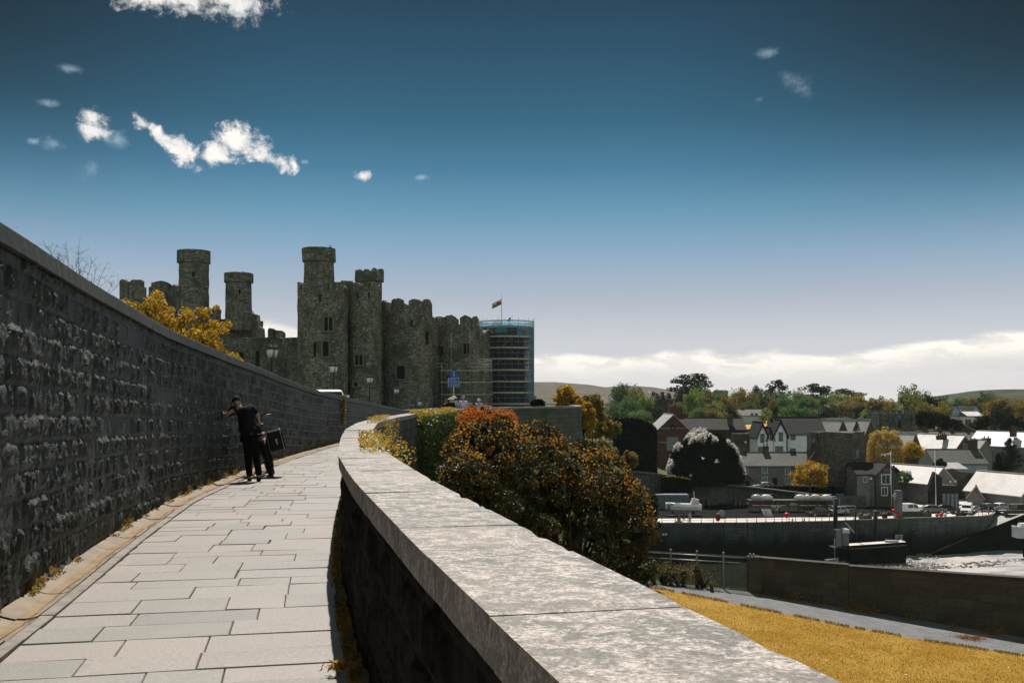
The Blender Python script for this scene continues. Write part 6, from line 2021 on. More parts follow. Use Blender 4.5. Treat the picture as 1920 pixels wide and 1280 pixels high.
bt, ends = twiggy('bare_tree', 'leafless tree whose fine bare twigs rise above the left retaining wall', 'tree', base2,
     [tuple(W3(px, py, 24 + dd)) for px, py, dd in ((92, 458, 0), (106, 472, .6), (118, 470, 1), (128, 458, -.4), (150, 462, 0), (146, 476, .5), (160, 492, .3), (170, 486, 0), (182, 498, -.5), (195, 500, 0), (205, 520, .4), (215, 530, 0), (84, 452, .3), (110, 488, 1), (135, 500, .8), (228, 524, .2), (175, 515, -.2), (148, 470, -.8))], .010, 8, M['bark'], 6, .10, True, .40)
leaf_obj('leaves', np.array([(W3(px + rnd.gauss(0, 2), py + rnd.gauss(0, 2), 24))[:] for px, py in [(116, 497)] * 14 + [(141, 511)] * 18 + [(168, 531)] * 20 + [(30, 426)] * 3]), .05, L_['ivyg'], bt, 5, .6)
T = tree
T('autumn_tree', 'tall airy golden tree left of the brick hall, behind the bastion end', 'tree', 1062, 716, 860, 58, 96, 'gold', 4200, .30, 60, 101, ybot=800, cr=.26, shell=.35, tr=.25)
T('autumn_tree', 'amber tree with rounded top just right of the tall golden tree', 'tree', 1112, 731, 880, 56, 102, 'amber', 5200, .30, 60, 102, ybot=800, cr=.28)
T('autumn_tree', 'rust-orange bushy tree left of the dark square-clipped evergreen', 'tree', 1135, 777, 890, 58, 108, 'amber', 5200, .26, 60, 103, ybot=830, cr=.28)
T('autumn_tree', 'golden green tree rising from behind the right end of the curved parapet', 'tree', 1094, 742, 870, 50, 90, 'gold', 4600, .24, 60, 104, ybot=840, cr=.28, shell=.3)
T('olive_tree', 'pale olive-green tree above the right part of the maroon shrub', 'tree', 1128, 820, 900, 62, 86, 'olive', 5600, .20, 60, 105, ybot=890)
T('olive_tree', 'small round pale green tree left of the slanting bank wall top', 'tree', 1178, 842, 900, 40, 92, 'olive', 4200, .20, 50, 106, ybot=886)
T('olive_tree', 'thin grey-green tree partly hidden behind the maroon shrub near the bastion', 'tree', 1072, 802, 900, 30, 80, 'olive', 2000, .20, 40, 107, ybot=860)
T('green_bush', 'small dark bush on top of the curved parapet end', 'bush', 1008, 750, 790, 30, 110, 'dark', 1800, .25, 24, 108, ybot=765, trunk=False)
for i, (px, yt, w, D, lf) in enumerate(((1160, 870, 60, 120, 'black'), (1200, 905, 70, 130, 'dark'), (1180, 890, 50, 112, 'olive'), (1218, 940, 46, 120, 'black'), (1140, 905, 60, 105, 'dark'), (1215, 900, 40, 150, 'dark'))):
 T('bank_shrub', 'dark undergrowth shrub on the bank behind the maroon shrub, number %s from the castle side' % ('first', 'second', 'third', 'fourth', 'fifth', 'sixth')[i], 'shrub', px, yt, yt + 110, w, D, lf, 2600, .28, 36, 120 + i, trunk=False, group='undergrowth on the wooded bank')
D_ = 200
def boxhedge(name, label, cat, px0, px1, pt, pb, D, depth, leaf, n, ls, seed, topleaf=None, dome=0.0):
 g = np.random.default_rng(seed)
 x0, x1 = XX(px0, D), XX(px1, D); z0, z1 = ZZ(pb, D), ZZ(pt, D)
 root = thing(name, label, cat, ((x0 + x1) / 2, D, z0))
 P = []
 for _ in range(n):
  f = g.integers(0, 5)
  u, v, w = g.uniform(size=3)
  if f in (0, 3): p = (u, 0, v)
  elif f == 1: p = (0 if w < .5 else 1, u, v)
  elif f == 2: p = (u, v, 1)
  else: p = (u, v * .3, w)
  x = x0 + (x1 - x0) * p[0]; y = D + depth * p[1]
  k = abs(2 * p[0] - 1)
  zt = z1 - (k ** 4) * (z1 - z0) * .10 - .3 * float(vn(np.array([x * .8]), np.array([y * .8]), seed)[0]) - dome * p[0]
  z = z0 + (zt - z0) * p[2]
  P.append((x + g.normal(0, .12), y + g.normal(0, .12), z + g.normal(0, .12)))
 P = np.array(P)
 leaf_obj('foliage', P, ls, L_[leaf], root, seed, .7)
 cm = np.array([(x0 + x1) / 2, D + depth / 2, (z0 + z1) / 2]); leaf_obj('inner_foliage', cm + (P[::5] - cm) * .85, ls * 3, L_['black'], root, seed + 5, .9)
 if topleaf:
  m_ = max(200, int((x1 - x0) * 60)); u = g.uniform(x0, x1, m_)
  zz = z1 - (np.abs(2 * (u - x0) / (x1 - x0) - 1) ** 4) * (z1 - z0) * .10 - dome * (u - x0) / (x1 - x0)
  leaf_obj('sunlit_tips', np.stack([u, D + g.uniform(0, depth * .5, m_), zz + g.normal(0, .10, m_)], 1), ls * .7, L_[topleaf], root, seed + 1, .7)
 part(root, 'trunk', MB().tube([((x0 + x1) / 2, D + depth / 2, z0 - .8), ((x0 + x1) / 2, D + depth / 2, z1 - 1.5)], [.4, .2], 6), M['bark'])
 return root
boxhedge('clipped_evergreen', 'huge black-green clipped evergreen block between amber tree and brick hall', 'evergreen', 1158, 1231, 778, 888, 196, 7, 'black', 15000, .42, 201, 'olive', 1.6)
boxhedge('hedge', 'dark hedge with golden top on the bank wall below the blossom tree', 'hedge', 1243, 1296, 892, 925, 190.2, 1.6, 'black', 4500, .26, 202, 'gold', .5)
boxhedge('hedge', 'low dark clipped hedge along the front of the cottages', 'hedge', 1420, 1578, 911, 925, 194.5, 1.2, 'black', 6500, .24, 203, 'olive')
D_ = 197
HB = None
root = thing('blossom_tree', 'broad dark dome-shaped tree crowned with white blossom in front of the brick hall', 'tree', (XX(1322, D_), D_, ZZ(908, D_)))
g = np.random.default_rng(210)
c = np.array([XX(1322, D_), D_, ZZ(905, D_)]); rad = np.array([72 * D_ / F, 6.5, 96 * D_ / F])
n = 17000
q = g.normal(size=(n, 3)); q /= np.linalg.norm(q, axis=1, keepdims=True); q[:, 2] = np.abs(q[:, 2])
lump = 1 + .10 * (fbm(np.arctan2(q[:, 0], q[:, 1]) * 2.4 + 20, q[:, 2] * 5, 4, 3) - .5) * 2
P = c + q * rad * (g.uniform(.86, 1.0, (n, 1)) * lump[:, None])
leaf_obj('crown', P, .42, L_['black'], root, 211, .7)
leaf_obj('inner_foliage', c + (P[::6] - c) * .8, 1.3, L_['black'], root, 213, .9)
n = 9000
q = g.normal(size=(n * 3, 3)); q /= np.linalg.norm(q, axis=1, keepdims=True); q[:, 2] = np.abs(q[:, 2])
keep = (q[:, 2] > .16) & ((q[:, 1] > -.30) | (q[:, 2] > .80)) & (fbm(q[:, 0] * 7 + 9, q[:, 2] * 7, 4, 5) > .44)
q = q[keep]
lump = 1 + .10 * (fbm(np.arctan2(q[:, 0], q[:, 1]) * 2.4 + 20, q[:, 2] * 5, 4, 3) - .5) * 2
P = c + q * rad * (g.uniform(.97, 1.045, (len(q), 1)) * lump[:, None])
leaf_obj('blossom', P, .30, L_['blossom'], root, 212, .9)
part(root, 'trunk', MB().tube([(c[0], c[1], c[2] - 1), (c[0], c[1], c[2] + 4)], [.5, .3], 8), M['bark'])
T('yellow_tree', 'round bright yellow-orange tree in front of the cottages and stone tower', 'tree', 1520, 861, 926, 84, 190, 'gold', 9000, .32, 90, 221, ybot=921, cr=.24)
T('willow', 'weeping golden willow right of the stone tower', 'tree', 1660, 800, 880, 66, 212, 'willow', 3000, .35, 50, 222, ybot=842)
g = np.random.default_rng(223)
wl_ = [o for o in COL.objects if o.name.startswith('willow')][0]
P = []
for i in range(330):
 a, r_ = g.uniform(0, 2 * math.pi), g.uniform(.25, 1) ** .6
 x = XX(1660, 212) + math.cos(a) * r_ * 33 * 212 / F; y = 212 + math.sin(a) * r_ * 3.6
 zt = ZZ(803 + 26 * r_ ** 2, 212); ln = g.uniform(2.0, 6.2)
 if abs(x - XX(1634, 212)) < 1.0: ln += 2.2
 m = int(ln * 7)
 k = np.linspace(0, 1, m)
 P.append(np.stack([x + .35 * math.cos(a) * k ** .6 + g.normal(0, .07, m), np.full(m, y) + g.normal(0, .07, m), zt - ln * k], 1))
leaf_obj('hanging_strands', np.concatenate(P), .30, L_['willow'], wl_, 224, .3, droop=(0, 0, -3))
T('golden_bush', 'rounded golden bush between the willow and the pale-roofed house', 'bush', 1713, 824, 876, 46, 206, 'gold', 5200, .28, 60, 225, ybot=866)
T('dark_tree', 'dark round tree top of the town wall beside the golden bush', 'tree', 1672, 872, 915, 50, 202, 'black', 3800, .35, 40, 226, ybot=905)
T('grey_leaf_tree', 'small tree with glinting grey leaves at the left edge of the boathouse roof', 'tree', 1697, 878, 930, 34, 190.5, 'teal', 2600, .24, 40, 227, ybot=912)
T('ivy_bush', 'dark ivy bush growing on the town wall behind the second flagpole', 'bush', 1762, 857, 892, 26, 203.2, 'dark', 1500, .26, 24, 228, ybot=884, trunk=False)
def conifer(name, label, px, ytop, ybase, wpx, D, seed, leaf='dark', n=9000, ls=.3, tip=None):
 g = np.random.default_rng(seed)
 x = XX(px, D); zt, z0 = ZZ(ytop, D), ZZ(ybase, D); w = wpx * D / F / 2
 root = thing(name, label, 'conifer', (x, D, z0))
 H = zt - z0
 part(root, 'trunk', MB().tube([(x, D, z0 - .5), (x, D, zt - .2)], [.3, .04], 6), M['bark'])
 P = []
 nb = 120
 for i in range(nb):
  h = (i + g.uniform()) / nb
  rr = w * (1 - h) ** .75 * g.uniform(.75, 1.15)
  a = g.uniform(0, 2 * math.pi)
  m = int(n / nb * (1.3 - h))
  k = g.uniform(size=m)
  P.append(np.stack([x + math.cos(a) * rr * k + g.normal(0, .10 + .16 * (1 - k)), D + math.sin(a) * rr * k + g.normal(0, .12, m), z0 + .4 + h * (H - .4) + rr * .28 * k + g.normal(0, .10, m)], 1) if False else
     np.stack([x + math.cos(a) * rr * k + g.normal(0, .12, m), D + math.sin(a) * rr * k + g.normal(0, .12, m), z0 + .4 + h * (H - .4) + rr * .30 * k + g.normal(0, .12, m)], 1))
 leaf_obj('crown', np.concatenate(P), ls, L_[leaf], root, seed, .4)
 return root
conifer('dark_conifer', 'spiky dark conifer in front of the huge pale roof at the right edge', 1893, 822, 888, 64, 205, 231, 'dark', 11000, .34)
conifer('dark_conifer', 'lower dark conifer just left of the spiky one at the right edge', 1872, 850, 890, 26, 204, 232, 'black', 4000, .3)
PROTO = {}
def proto(kind, leaf, seed):
 key = (kind, leaf, seed % 3)
 if key in PROTO: return PROTO[key]
 g = np.random.default_rng(seed % 3 * 7 + hash(kind) % 1 + len(kind))
 if kind == 'round':
  P, cc = crown_pts((0, 0, .56), (.5, .45, .44), 46, 3600, seed % 3 + 5, .30, .45)
  ls, fl = .042, 0
 elif kind == 'pine':     # flat umbrella tiers
  P = []
  for i in range(64):
   a = g.uniform(0, 2 * math.pi); r_ = g.uniform(.05, .42); z = g.uniform(.42, .97) - r_ * .25
   q = g.normal(size=(80, 3)); q /= np.linalg.norm(q, axis=1, keepdims=True); q *= g.uniform(.3, 1, (80, 1)) ** .5
   P.append(np.array([r_ * math.cos(a), r_ * math.sin(a), z]) + q * np.array([.13, .13, .045]))
  P = np.concatenate(P); ls, fl = .040, 0
 else:                    # tall column
  P, cc = crown_pts((0, 0, .52), (.30, .30, .48), 40, 3200, seed % 3 + 9, .34, .4)
  ls, fl = .042, 0
 me_o = leaf_obj('crown', P, ls, L_[leaf], None, seed, .65)
 me = me_o.data
 bpy.data.objects.remove(me_o)
 mb = MB()
 limbs(mb, (0, 0, -.05), (0, 0, .6), (.45, .42, .4), .022, 7, seed)
 to = mb.build('trunk', M['bark'])
 tm = to.data
 bpy.data.objects.remove(to)
 PROTO[key] = (me, tm)
 return PROTO[key]
def far_tree(name, label, px, ytop, ybase, wpx, D, kind, leaf, seed, group=None):
 me, tm = proto(kind, leaf, seed)
 x = XX(px, D); z0 = ZZ(ybase, D); H = ZZ(ytop - (5 if kind != 'pine' else 0), D) - z0; w = wpx * D / F
 root = thing(name, label, 'tree', (x, D, z0), group)
 for nm_, m_ in (('crown', me), ('trunk', tm)):
  o = bpy.data.objects.new(nm_, m_)
  COL.objects.link(o); o.parent = root
  o.scale = (w / .76, w / .76, H / .86)
  o.rotation_euler = (0, 0, seed * 1.7)
 return root
FT = [
 (1168, 722, 790, 46, 400, 'round', 'teal', 'blue-green round tree left of the dark mansion on the ridge'),
 (1195, 738, 790, 36, 390, 'round', 'green', 'second green tree just left of the dark mansion'),
 (1152, 758, 795, 30, 360, 'round', 'teal', 'lower blue-green tree behind the amber tree'),
 (1211, 744, 792, 30, 380, 'round', 'green', 'small yellowish green tree against the left side of the dark mansion'),
 (1180, 750, 798, 34, 350, 'round', 'teal', 'low green tree above the dark clipped evergreen'),
 (1298, 710, 780, 66, 410, 'pine', 'dark', 'large flat-topped dark pine, tallest on the ridge'),
 (1284, 732, 785, 40, 405, 'round', 'dark', 'dark leafy tree under the left side of the tallest pine'),
 (1312, 728, 782, 36, 400, 'round', 'teal', 'dark green tree under the right side of the tallest pine'),
 (1302, 736, 795, 34, 360, 'round', 'green', 'bright green tree in front of the tallest pine'),
 (1325, 735, 795, 32, 370, 'round', 'green', 'yellow-green tree right of the tallest pine'),
 (1350, 742, 795, 34, 380, 'round', 'teal', 'bluish green tree below the box-shaped modern house'),
 (1366, 745, 795, 30, 370, 'round', 'amber', 'amber-tinged tree right below the modern house'),
 (1386, 731, 795, 34, 390, 'round', 'green', 'round green tree right of the modern house'),
 (1397, 740, 796, 26, 380, 'round', 'amber', 'tall greenish amber tree beside the round green one'),
 (1421, 728, 770, 22, 430, 'round', 'dark', 'small dark domed tree on the ridge above the grey-blue house'),
 (1428, 735, 795, 44, 400, 'round', 'teal', 'bushy bright green tree right under the small dark domed tree'),
 (1412, 745, 795, 26, 380, 'round', 'green', 'green tree left behind the grey-blue hillside house'),
 (1458, 721, 790, 32, 420, 'pine', 'dark', 'slender dark pine with a rounded head on the ridge'),
 (1452, 752, 790, 20, 380, 'round', 'olive', 'pale tree under the slender dark pine'),
 (1470, 745, 795, 34, 380, 'round', 'teal', 'dark teal tree at the left foot of the slender pine'),
 (1490, 735, 795, 40, 400, 'round', 'green', 'broad green tree above the roof of the white gabled house'),
 (1508, 742, 795, 34, 370, 'round', 'teal', 'bluish green tree above the right end of the white house roof'),
 (1532, 725, 775, 50, 420, 'pine', 'dark', 'wide dark pine canopy near the middle of the ridge'),
 (1545, 745, 795, 38, 390, 'round', 'teal', 'deep green tree below the wide dark pine canopy'),
 (1520, 748, 795, 30, 370, 'round', 'green', 'green tree left below the wide dark pine canopy'),
 (1590, 733, 770, 50, 430, 'pine', 'dark', 'second wide dark pine canopy, farther right on the ridge'),
 (1572, 740, 790, 34, 410, 'round', 'green', 'green tree between the two wide pine canopies'),
 (1603, 742, 785, 38, 410, 'round', 'amber', 'orange-brown tree below the second pine canopy'),
 (1578, 757, 795, 50, 360, 'round', 'olive', 'pale golden green tree above the twin slate gables'),
 (1610, 757, 795, 32, 360, 'round', 'olive', 'light green tree above the right slate gable'),
 (1634, 750, 790, 34, 390, 'round', 'amber', 'amber tree on the descending ridge left of the church tower'),
 (1658, 752, 790, 34, 390, 'round', 'amber', 'amber tree on the ridge just above the church tower'),
 (1672, 757, 790, 22, 380, 'round', 'amber', 'last small amber tree of the ridge above the church tower'),
 (1618, 765, 795, 34, 350, 'round', 'dark', 'dark shrubby tree left behind the church tower'),
 (1706, 733, 800, 44, 300, 'round', 'green', 'tall rounded green tree rising right behind the church tower'),
 (1728, 738, 800, 30, 310, 'round', 'teal', 'dark green tree touching the tall rounded one behind the church'),
 (1752, 746, 800, 38, 300, 'round', 'dark', 'dark tree right of the two tall ones behind the church'),
 (1768, 752, 800, 22, 310, 'round', 'teal', 'small dark tree at the right end of the churchyard group'),
 (1716, 751, 805, 22, 285, 'tall', 'green', 'narrow green tree directly right of the church tower'),
 (1734, 757, 815, 36, 280, 'round', 'green', 'olive tree in front of the churchyard trees'),
 (1762, 763, 812, 40, 290, 'round', 'amber', 'golden olive tree left of the long hillside wall'),
 (1738, 775, 812, 40, 270, 'round', 'black', 'black-green tree above the terrace roofs'),
 (1760, 780, 812, 40, 272, 'round', 'black', 'dark tree beneath the hillside wall'),
 (1786, 790, 812, 36, 270, 'round', 'black', 'dark undergrowth tree below the middle of the hillside wall'),
 (1800, 750, 775, 22, 350, 'round', 'teal', 'tree behind the roof of the white twin-gabled house'),
 (1818, 749, 768, 30, 360, 'round', 'amber', 'amber tree above the dark roof of the twin-gabled house'),
 (1848, 745, 790, 26, 370, 'round', 'dark', 'dark tree right of the twin-gabled house'),
 (1862, 742, 790, 36, 360, 'round', 'teal', 'dark green tree in front of the green hill'),
 (1876, 748, 815, 58, 290, 'round', 'amber', 'large bronze-green tree below the green hill near the right edge'),
 (1880, 765, 818, 40, 280, 'round', 'dark', 'dark lower foliage tree under the large bronze tree'),
 (1905, 755, 815, 34, 300, 'round', 'amber', 'amber tree at the right edge below the green hill'),
 (1918, 752, 815, 30, 310, 'round', 'green', 'green tree cut by the right edge below the hill'),
 (1850, 785, 815, 36, 285, 'round', 'black', 'dark tree right of the dormer house'),
 (1255, 760, 795, 26, 390, 'round', 'dark', 'dark shrubby tree in front of the mansion'),
 (1275, 757, 795, 26, 380, 'round', 'teal', 'green tree at the right foot of the mansion'),
 (1262, 762, 785, 14, 340, 'round', 'olive', 'small pale yellow shrub tree before the mansion'),
 (1222, 765, 800, 30, 330, 'round', 'dark', 'dark tree left above the brick hall gable'),
 (1200, 772, 805, 40, 320, 'round', 'teal', 'green hillside tree behind the clipped evergreen top'),
 (1330, 772, 800, 30, 320, 'round', 'olive', 'pale shrub tree above the brick hall roof'),
 (1350, 775, 800, 26, 320, 'round', 'amber', 'orange shrub tree above the brick hall roof'),
 (1310, 768, 800, 26, 320, 'round', 'teal', 'green shrub tree above the left part of the brick hall roof'),
 (1372, 770, 800, 24, 330, 'round', 'dark', 'dark shrub tree left of the grey-blue hillside house'),
 (1440, 770, 805, 26, 330, 'round', 'green', 'green shrub tree right of the grey-blue hillside house'),
 (1458, 765, 805, 24, 330, 'round', 'dark', 'dark shrub tree directly above the left white gable'),
 (1000, 752, 790, 30, 180, 'round', 'dark', 'dark tree at the foot of the scaffolded tower'),
 (1480, 765, 800, 36, 300, 'round', 'teal', 'dark green tree directly behind the white house ridge'),
 (1515, 768, 800, 40, 300, 'round', 'teal', 'deep green tree behind the middle of the white house ridge'),
 (1550, 768, 800, 36, 300, 'round', 'dark', 'dark tree left behind the twin slate gables'),
 (1640, 770, 805, 26, 300, 'round', 'black', 'dark tree touching the left side of the church tower'),
 (1828, 795, 815, 26, 290, 'round', 'dark', 'dark hedge-like tree below the dormer house'),
 (1900, 790, 820, 40, 270, 'round', 'black', 'black-green tree above the huge pale roof'),
 (1340, 757, 792, 30, 345, 'round', 'green', 'green tree above the pale shrub behind the brick hall'),
 (1405, 755, 790, 24, 350, 'round', 'teal', 'blue-green tree just behind the grey-blue house'),
 (1625, 775, 800, 26, 310, 'round', 'green', 'green tree just left of the church tower base'),
]
NM = {'round': 'broadleaf_tree', 'pine': 'pine_tree', 'tall': 'columnar_tree'}
for i, (px, yt, yb_, w, D, kd, lf, lab) in enumerate(FT):
 far_tree(NM[kd], lab, px, yt, yb_ + 6, w * 1.12, D, kd, lf, i, 'trees on the hillside behind the town')
g = np.random.default_rng(300)
P = []
for i in range(520):
 px = g.uniform(1130, 1960); D = g.uniform(400, 520)
 yt = np.interp(px, [1130, 1200, 1290, 1400, 1500, 1600, 1670, 1690, 1760, 1800, 1960], [765, 760, 752, 752, 752, 758, 768, 775, 770, 765, 765])
 c = np.array([XX(px, D), D, ZZ(yt + g.uniform(4, 20), D)])
 q = g.normal(size=(60, 3)); q /= np.linalg.norm(q, axis=1, keepdims=True)
 P.append(c + q * g.uniform(.4, 1, (60, 1)) * np.array([3.6, 3.6, 2.6]))
P = np.concatenate(P)
o = leaf_obj('wood', P, .95, L_['dark'], None, 301, .7, origin=P.mean(0))
tag(o, 'continuous mixed green woodland filling the ridge behind the single trees', 'woodland', kind='stuff')
P = []
for i in range(900):
 px = g.uniform(1140, 1960); D = g.uniform(250, 400)
 z = E + town(D)
 c = np.array([XX(px, D), D, z + .6])
 q = g.normal(size=(26, 3)); q /= np.linalg.norm(q, axis=1, keepdims=True)
 P.append(c + q * g.uniform(.3, 1, (26, 1)) * np.array([1.8, 1.8, 1.4]))
P = np.concatenate(P)
o = leaf_obj('scrub', P, .65, L_['dark'], None, 302, .7, origin=P.mean(0))
tag(o, 'dark garden scrub between the houses on the slope', 'scrub', kind='stuff')
# ------------------------------------------------------------------ people
def skin_mesh(J, Ed, rad, level=1, root=0):
 me = bpy.data.meshes.new('tmp')
 me.from_pydata([tuple(j) for j in J], Ed, [])
 o = bpy.data.objects.new('tmp', me)
 COL.objects.link(o)
 o.modifiers.new('skin', 'SKIN')
 if not me.skin_vertices:
  return None
 for i, r_ in enumerate(rad):
  v = me.skin_vertices[0].data[i]
  v.radius = (r_, r_) if not isinstance(r_, tuple) else r_
  v.use_root = (i == root)
 o.modifiers[0].use_smooth_shade = True
 if level:
  s = o.modifiers.new('sub', 'SUBSURF'); s.levels = level; s.render_levels = level
 dg = bpy.context.evaluated_depsgraph_get()
 dg.update()
 ev = o.evaluated_get(dg)
 m2 = bpy.data.meshes.new_from_object(ev)
 bpy.data.objects.remove(o); bpy.data.meshes.remove(me)
 return m2
def mesh_part(name, me, mat, parent, label=None):
 me.materials.clear(); me.materials.append(mat)
 me.polygons.foreach_set('use_smooth', [True] * len(me.polygons))
 o = bpy.data.objects.new(name, me); COL.objects.link(o); o.parent = parent
 if label: o['label'] = label
 return o
M['skin'] = plain('skin', (.42, .24, .17), (.36, .20, .14), 8, .55, .4, 0)
def cloth(name, c):
 if name not in M: M[name] = plain(name, c, tuple(x * .8 for x in c), 9, .9, .15, .15)
 return M[name]
def hand_edges(J, Ed, rad, w, d, side, up):
 """palm and five curled fingers added to a skeleton; w = index of wrist, d = direction of the hand"""
 base = Vector(J[w]); d = Vector(d).normalized(); s = d.cross(Vector(up)).normalized() * side; n = s.cross(d).normalized()
 p = len(J); J.append(base + d * .055); rad.append((.030, .017)); Ed.append((w, p))
 for k, (off, ln) in enumerate(((-.03, .066), (-.010, .076), (.010, .072), (.028, .058))):
  a = len(J); J.append(base + d * .095 + s * off); rad.append(.010); Ed.append((p, a))
  J.append(base + d * (.095 + ln * .55) + s * off + n * ln * .22); rad.append(.009); Ed.append((a, a + 1))
  J.append(base + d * (.095 + ln * .8) + s * off + n * ln * .62); rad.append(.008); Ed.append((a + 1, a + 2))
 a = len(J); J.append(base + d * .035 - s * .042 + n * .008); rad.append(.012); Ed.append((p, a))
 J.append(base + d * .075 - s * .055 + n * .025); rad.append(.009); Ed.append((a, a + 1))
def person(label, loc, rz, P, shirt, trousers, hair=(.03, .02, .015), hat=None, scale=1.0, group=None, shoes=(.02, .02, .02), sleeves=1.0, bag=None, hands=True):
 """P: joint positions (x right, y = facing -y, z up) overriding a standing pose of height 1.75"""
 D_ = dict(pel=(0, 0, .93), sp=(0, .0, 1.10), ch=(0, .01, 1.32), nk=(0, .01, 1.48), hb=(0, 0, 1.56), ht=(0, -.01, 1.68),
    sl=(-.18, .01, 1.42), el=(-.25, .02, 1.14), wl=(-.26, -.06, .90), sr=(.18, .01, 1.42), er=(.25, .02, 1.14), wr=(.26, -.06, .90),
    hl=(-.10, 0, .90), kl=(-.11, -.01, .50), al=(-.11, .03, .09), tl=(-.12, -.14, .03), hr=(.10, 0, .90), kr=(.11, -.01, .50), ar=(.11, .03, .09), tr=(.12, -.14, .03))
 D_.update(P)
 v = {k: Vector(x) for k, x in D_.items()}
 order = ['pel', 'sp', 'ch', 'nk', 'hb', 'ht', 'sl', 'el', 'wl', 'sr', 'er', 'wr', 'hl', 'kl', 'al', 'tl', 'hr', 'kr', 'ar', 'tr']
 J = [v[k] for k in order]
 ix = {k: i for i, k in enumerate(order)}
 E_ = [(a, b) for a, b in (('pel', 'sp'), ('sp', 'ch'), ('ch', 'nk'), ('nk', 'hb'), ('hb', 'ht'), ('ch', 'sl'), ('sl', 'el'), ('el', 'wl'), ('ch', 'sr'), ('sr', 'er'), ('er', 'wr'),
        ('pel', 'hl'), ('hl', 'kl'), ('kl', 'al'), ('al', 'tl'), ('pel', 'hr'), ('hr', 'kr'), ('kr', 'ar'), ('ar', 'tr'))]
 Ed = [(ix[a], ix[b]) for a, b in E_]
 rr = dict(pel=.10, sp=.095, ch=.115, nk=.055, hb=.078, ht=.078, sl=.055, el=.040, wl=.027, sr=.055, er=.040, wr=.027, hl=.085, kl=.055, al=.038, tl=.030, hr=.085, kr=.055, ar=.038, tr=.030)
 rad = [rr[k] for k in order]
 JJ, EE, RR = list(J), list(Ed), list(rad)
 if hands:
  hand_edges(JJ, EE, RR, ix['wl'], v['wl'] - v['el'], 1, (0, 1, .1))
  hand_edges(JJ, EE, RR, ix['wr'], v['wr'] - v['er'], -1, (0, 1, .1))
 root = thing('person', label, 'person', loc, group, rz)
 me = skin_mesh(JJ, EE, RR, 1)
 body_ = mesh_part('body', me, M['skin'], root)
 hc = (v['hb'] + v['ht']) / 2
 up = (v['ht'] - v['hb']).normalized()
 def sub(keys, edges, extra, radf, name, mat, cut=None):
  idx = {k: i for i, k in enumerate(keys)}
  pts = [v[k] if k in v else extra[k] for k in keys]
  m_ = skin_mesh(pts, [(idx[a], idx[b]) for a, b in edges], [radf[k] for k in keys], 1)
  return mesh_part(name, m_, mat, root)
 ex_ = {'ml': v['sl'].lerp(v['el'], sleeves), 'mr': v['sr'].lerp(v['er'], sleeves)}
 ex_['hem'] = v['pel'] - (v['sp'] - v['pel']).normalized() * .07
 keysS = ['pel', 'sp', 'ch', 'nk2', 'sl', 'ml', 'sr', 'mr', 'hem']
 ex_['nk2'] = v['ch'].lerp(v['nk'], .55)
 rs2 = dict(pel=.178, sp=.168, ch=.182, nk2=.09, sl=.095, ml=.072, sr=.095, mr=.072, hem=.175)
 ed2 = [('hem', 'pel'), ('pel', 'sp'), ('sp', 'ch'), ('ch', 'nk2'), ('ch', 'sl'), ('sl', 'ml'), ('ch', 'sr'), ('sr', 'mr')]
 if sleeves > 1:
  ex_['ml'] = v['el'].lerp(v['wl'], sleeves - 1); ex_['mr'] = v['er'].lerp(v['wr'], sleeves - 1)
  keysS += ['el', 'er']; rs2['el'] = .056; rs2['er'] = .056; rs2['ml'] = .042; rs2['mr'] = .042
  ed2 = [('hem', 'pel'), ('pel', 'sp'), ('sp', 'ch'), ('ch', 'nk2'), ('ch', 'sl'), ('sl', 'el'), ('el', 'ml'), ('ch', 'sr'), ('sr', 'er'), ('er', 'mr')]
 sub(keysS, ed2, ex_, rs2, 'shirt', cloth(*shirt))
 sub(['pel', 'hl', 'kl', 'al', 'hr', 'kr', 'ar'], [('pel', 'hl'), ('hl', 'kl'), ('kl', 'al'), ('pel', 'hr'), ('hr', 'kr'), ('kr', 'ar')], {},
  dict(pel=.145, hl=.112, kl=.086, al=.072, hr=.112, kr=.086, ar=.072), 'trousers', cloth(*trousers))
 for a, b in (('al', 'tl'), ('ar', 'tr')):
  heel = v[a] + (v[a] - v[b]).normalized() * .05; heel.z = max(.03, v[a].z - .05)
  m_ = skin_mesh([heel, v[a].lerp(v[b], .4) - Vector((0, 0, .02)), v[b]], [(0, 1), (1, 2)], [.045, .050, .038], 1)
  mesh_part('shoe', m_, cloth('shoe_%.2f' % shoes[0], shoes), root)
 fwd = Vector((0, -1, 0)); fwd = (fwd - up * fwd.dot(up)).normalized()
 side = up.cross(fwd)
 hb = MB()
 hb.sphere(tuple(hc + fwd * .088 - up * .012), .014, 6, 4, (1, 1, 1.5))
 for s in (-1, 1): hb.sphere(tuple(hc + side * s * .080 - up * .01), .020, 6, 4, (.5, 1, 1.4))
 o = part(root, 'face', hb, M['skin']) if False else hb.build('face', M['skin'], root, (0, 0, 0))
 hm = MB()
 n_, m_ = 14, 8
 vs, fs = [], []
 for j in range(m_):
  t = math.pi * .60 * j / (m_ - 1)
  for i in range(n_):
   a = 2 * math.pi * i / n_
   cut = .55 if math.cos(a) > .35 else 1.0
   tt = t * cut
   r_ = .094 * (1 + .03 * math.sin(i * 5 + j * 3))
   vs.append(hc + up * .018 + (side * math.sin(a) * math.sin(tt) + fwd * math.cos(a) * math.sin(tt)) * r_ + up * math.cos(tt) * r_ * 1.12)
 for j in range(m_ - 1):
  for i in range(n_):
   k = (i + 1) % n_
   fs.append((j * n_ + i, (j + 1) * n_ + i, (j + 1) * n_ + k, j * n_ + k))
 hm.add(vs, fs, None, True)
 hm.build('hair', cloth('hair_%.2f' % hair[0], hair), root, (0, 0, 0))
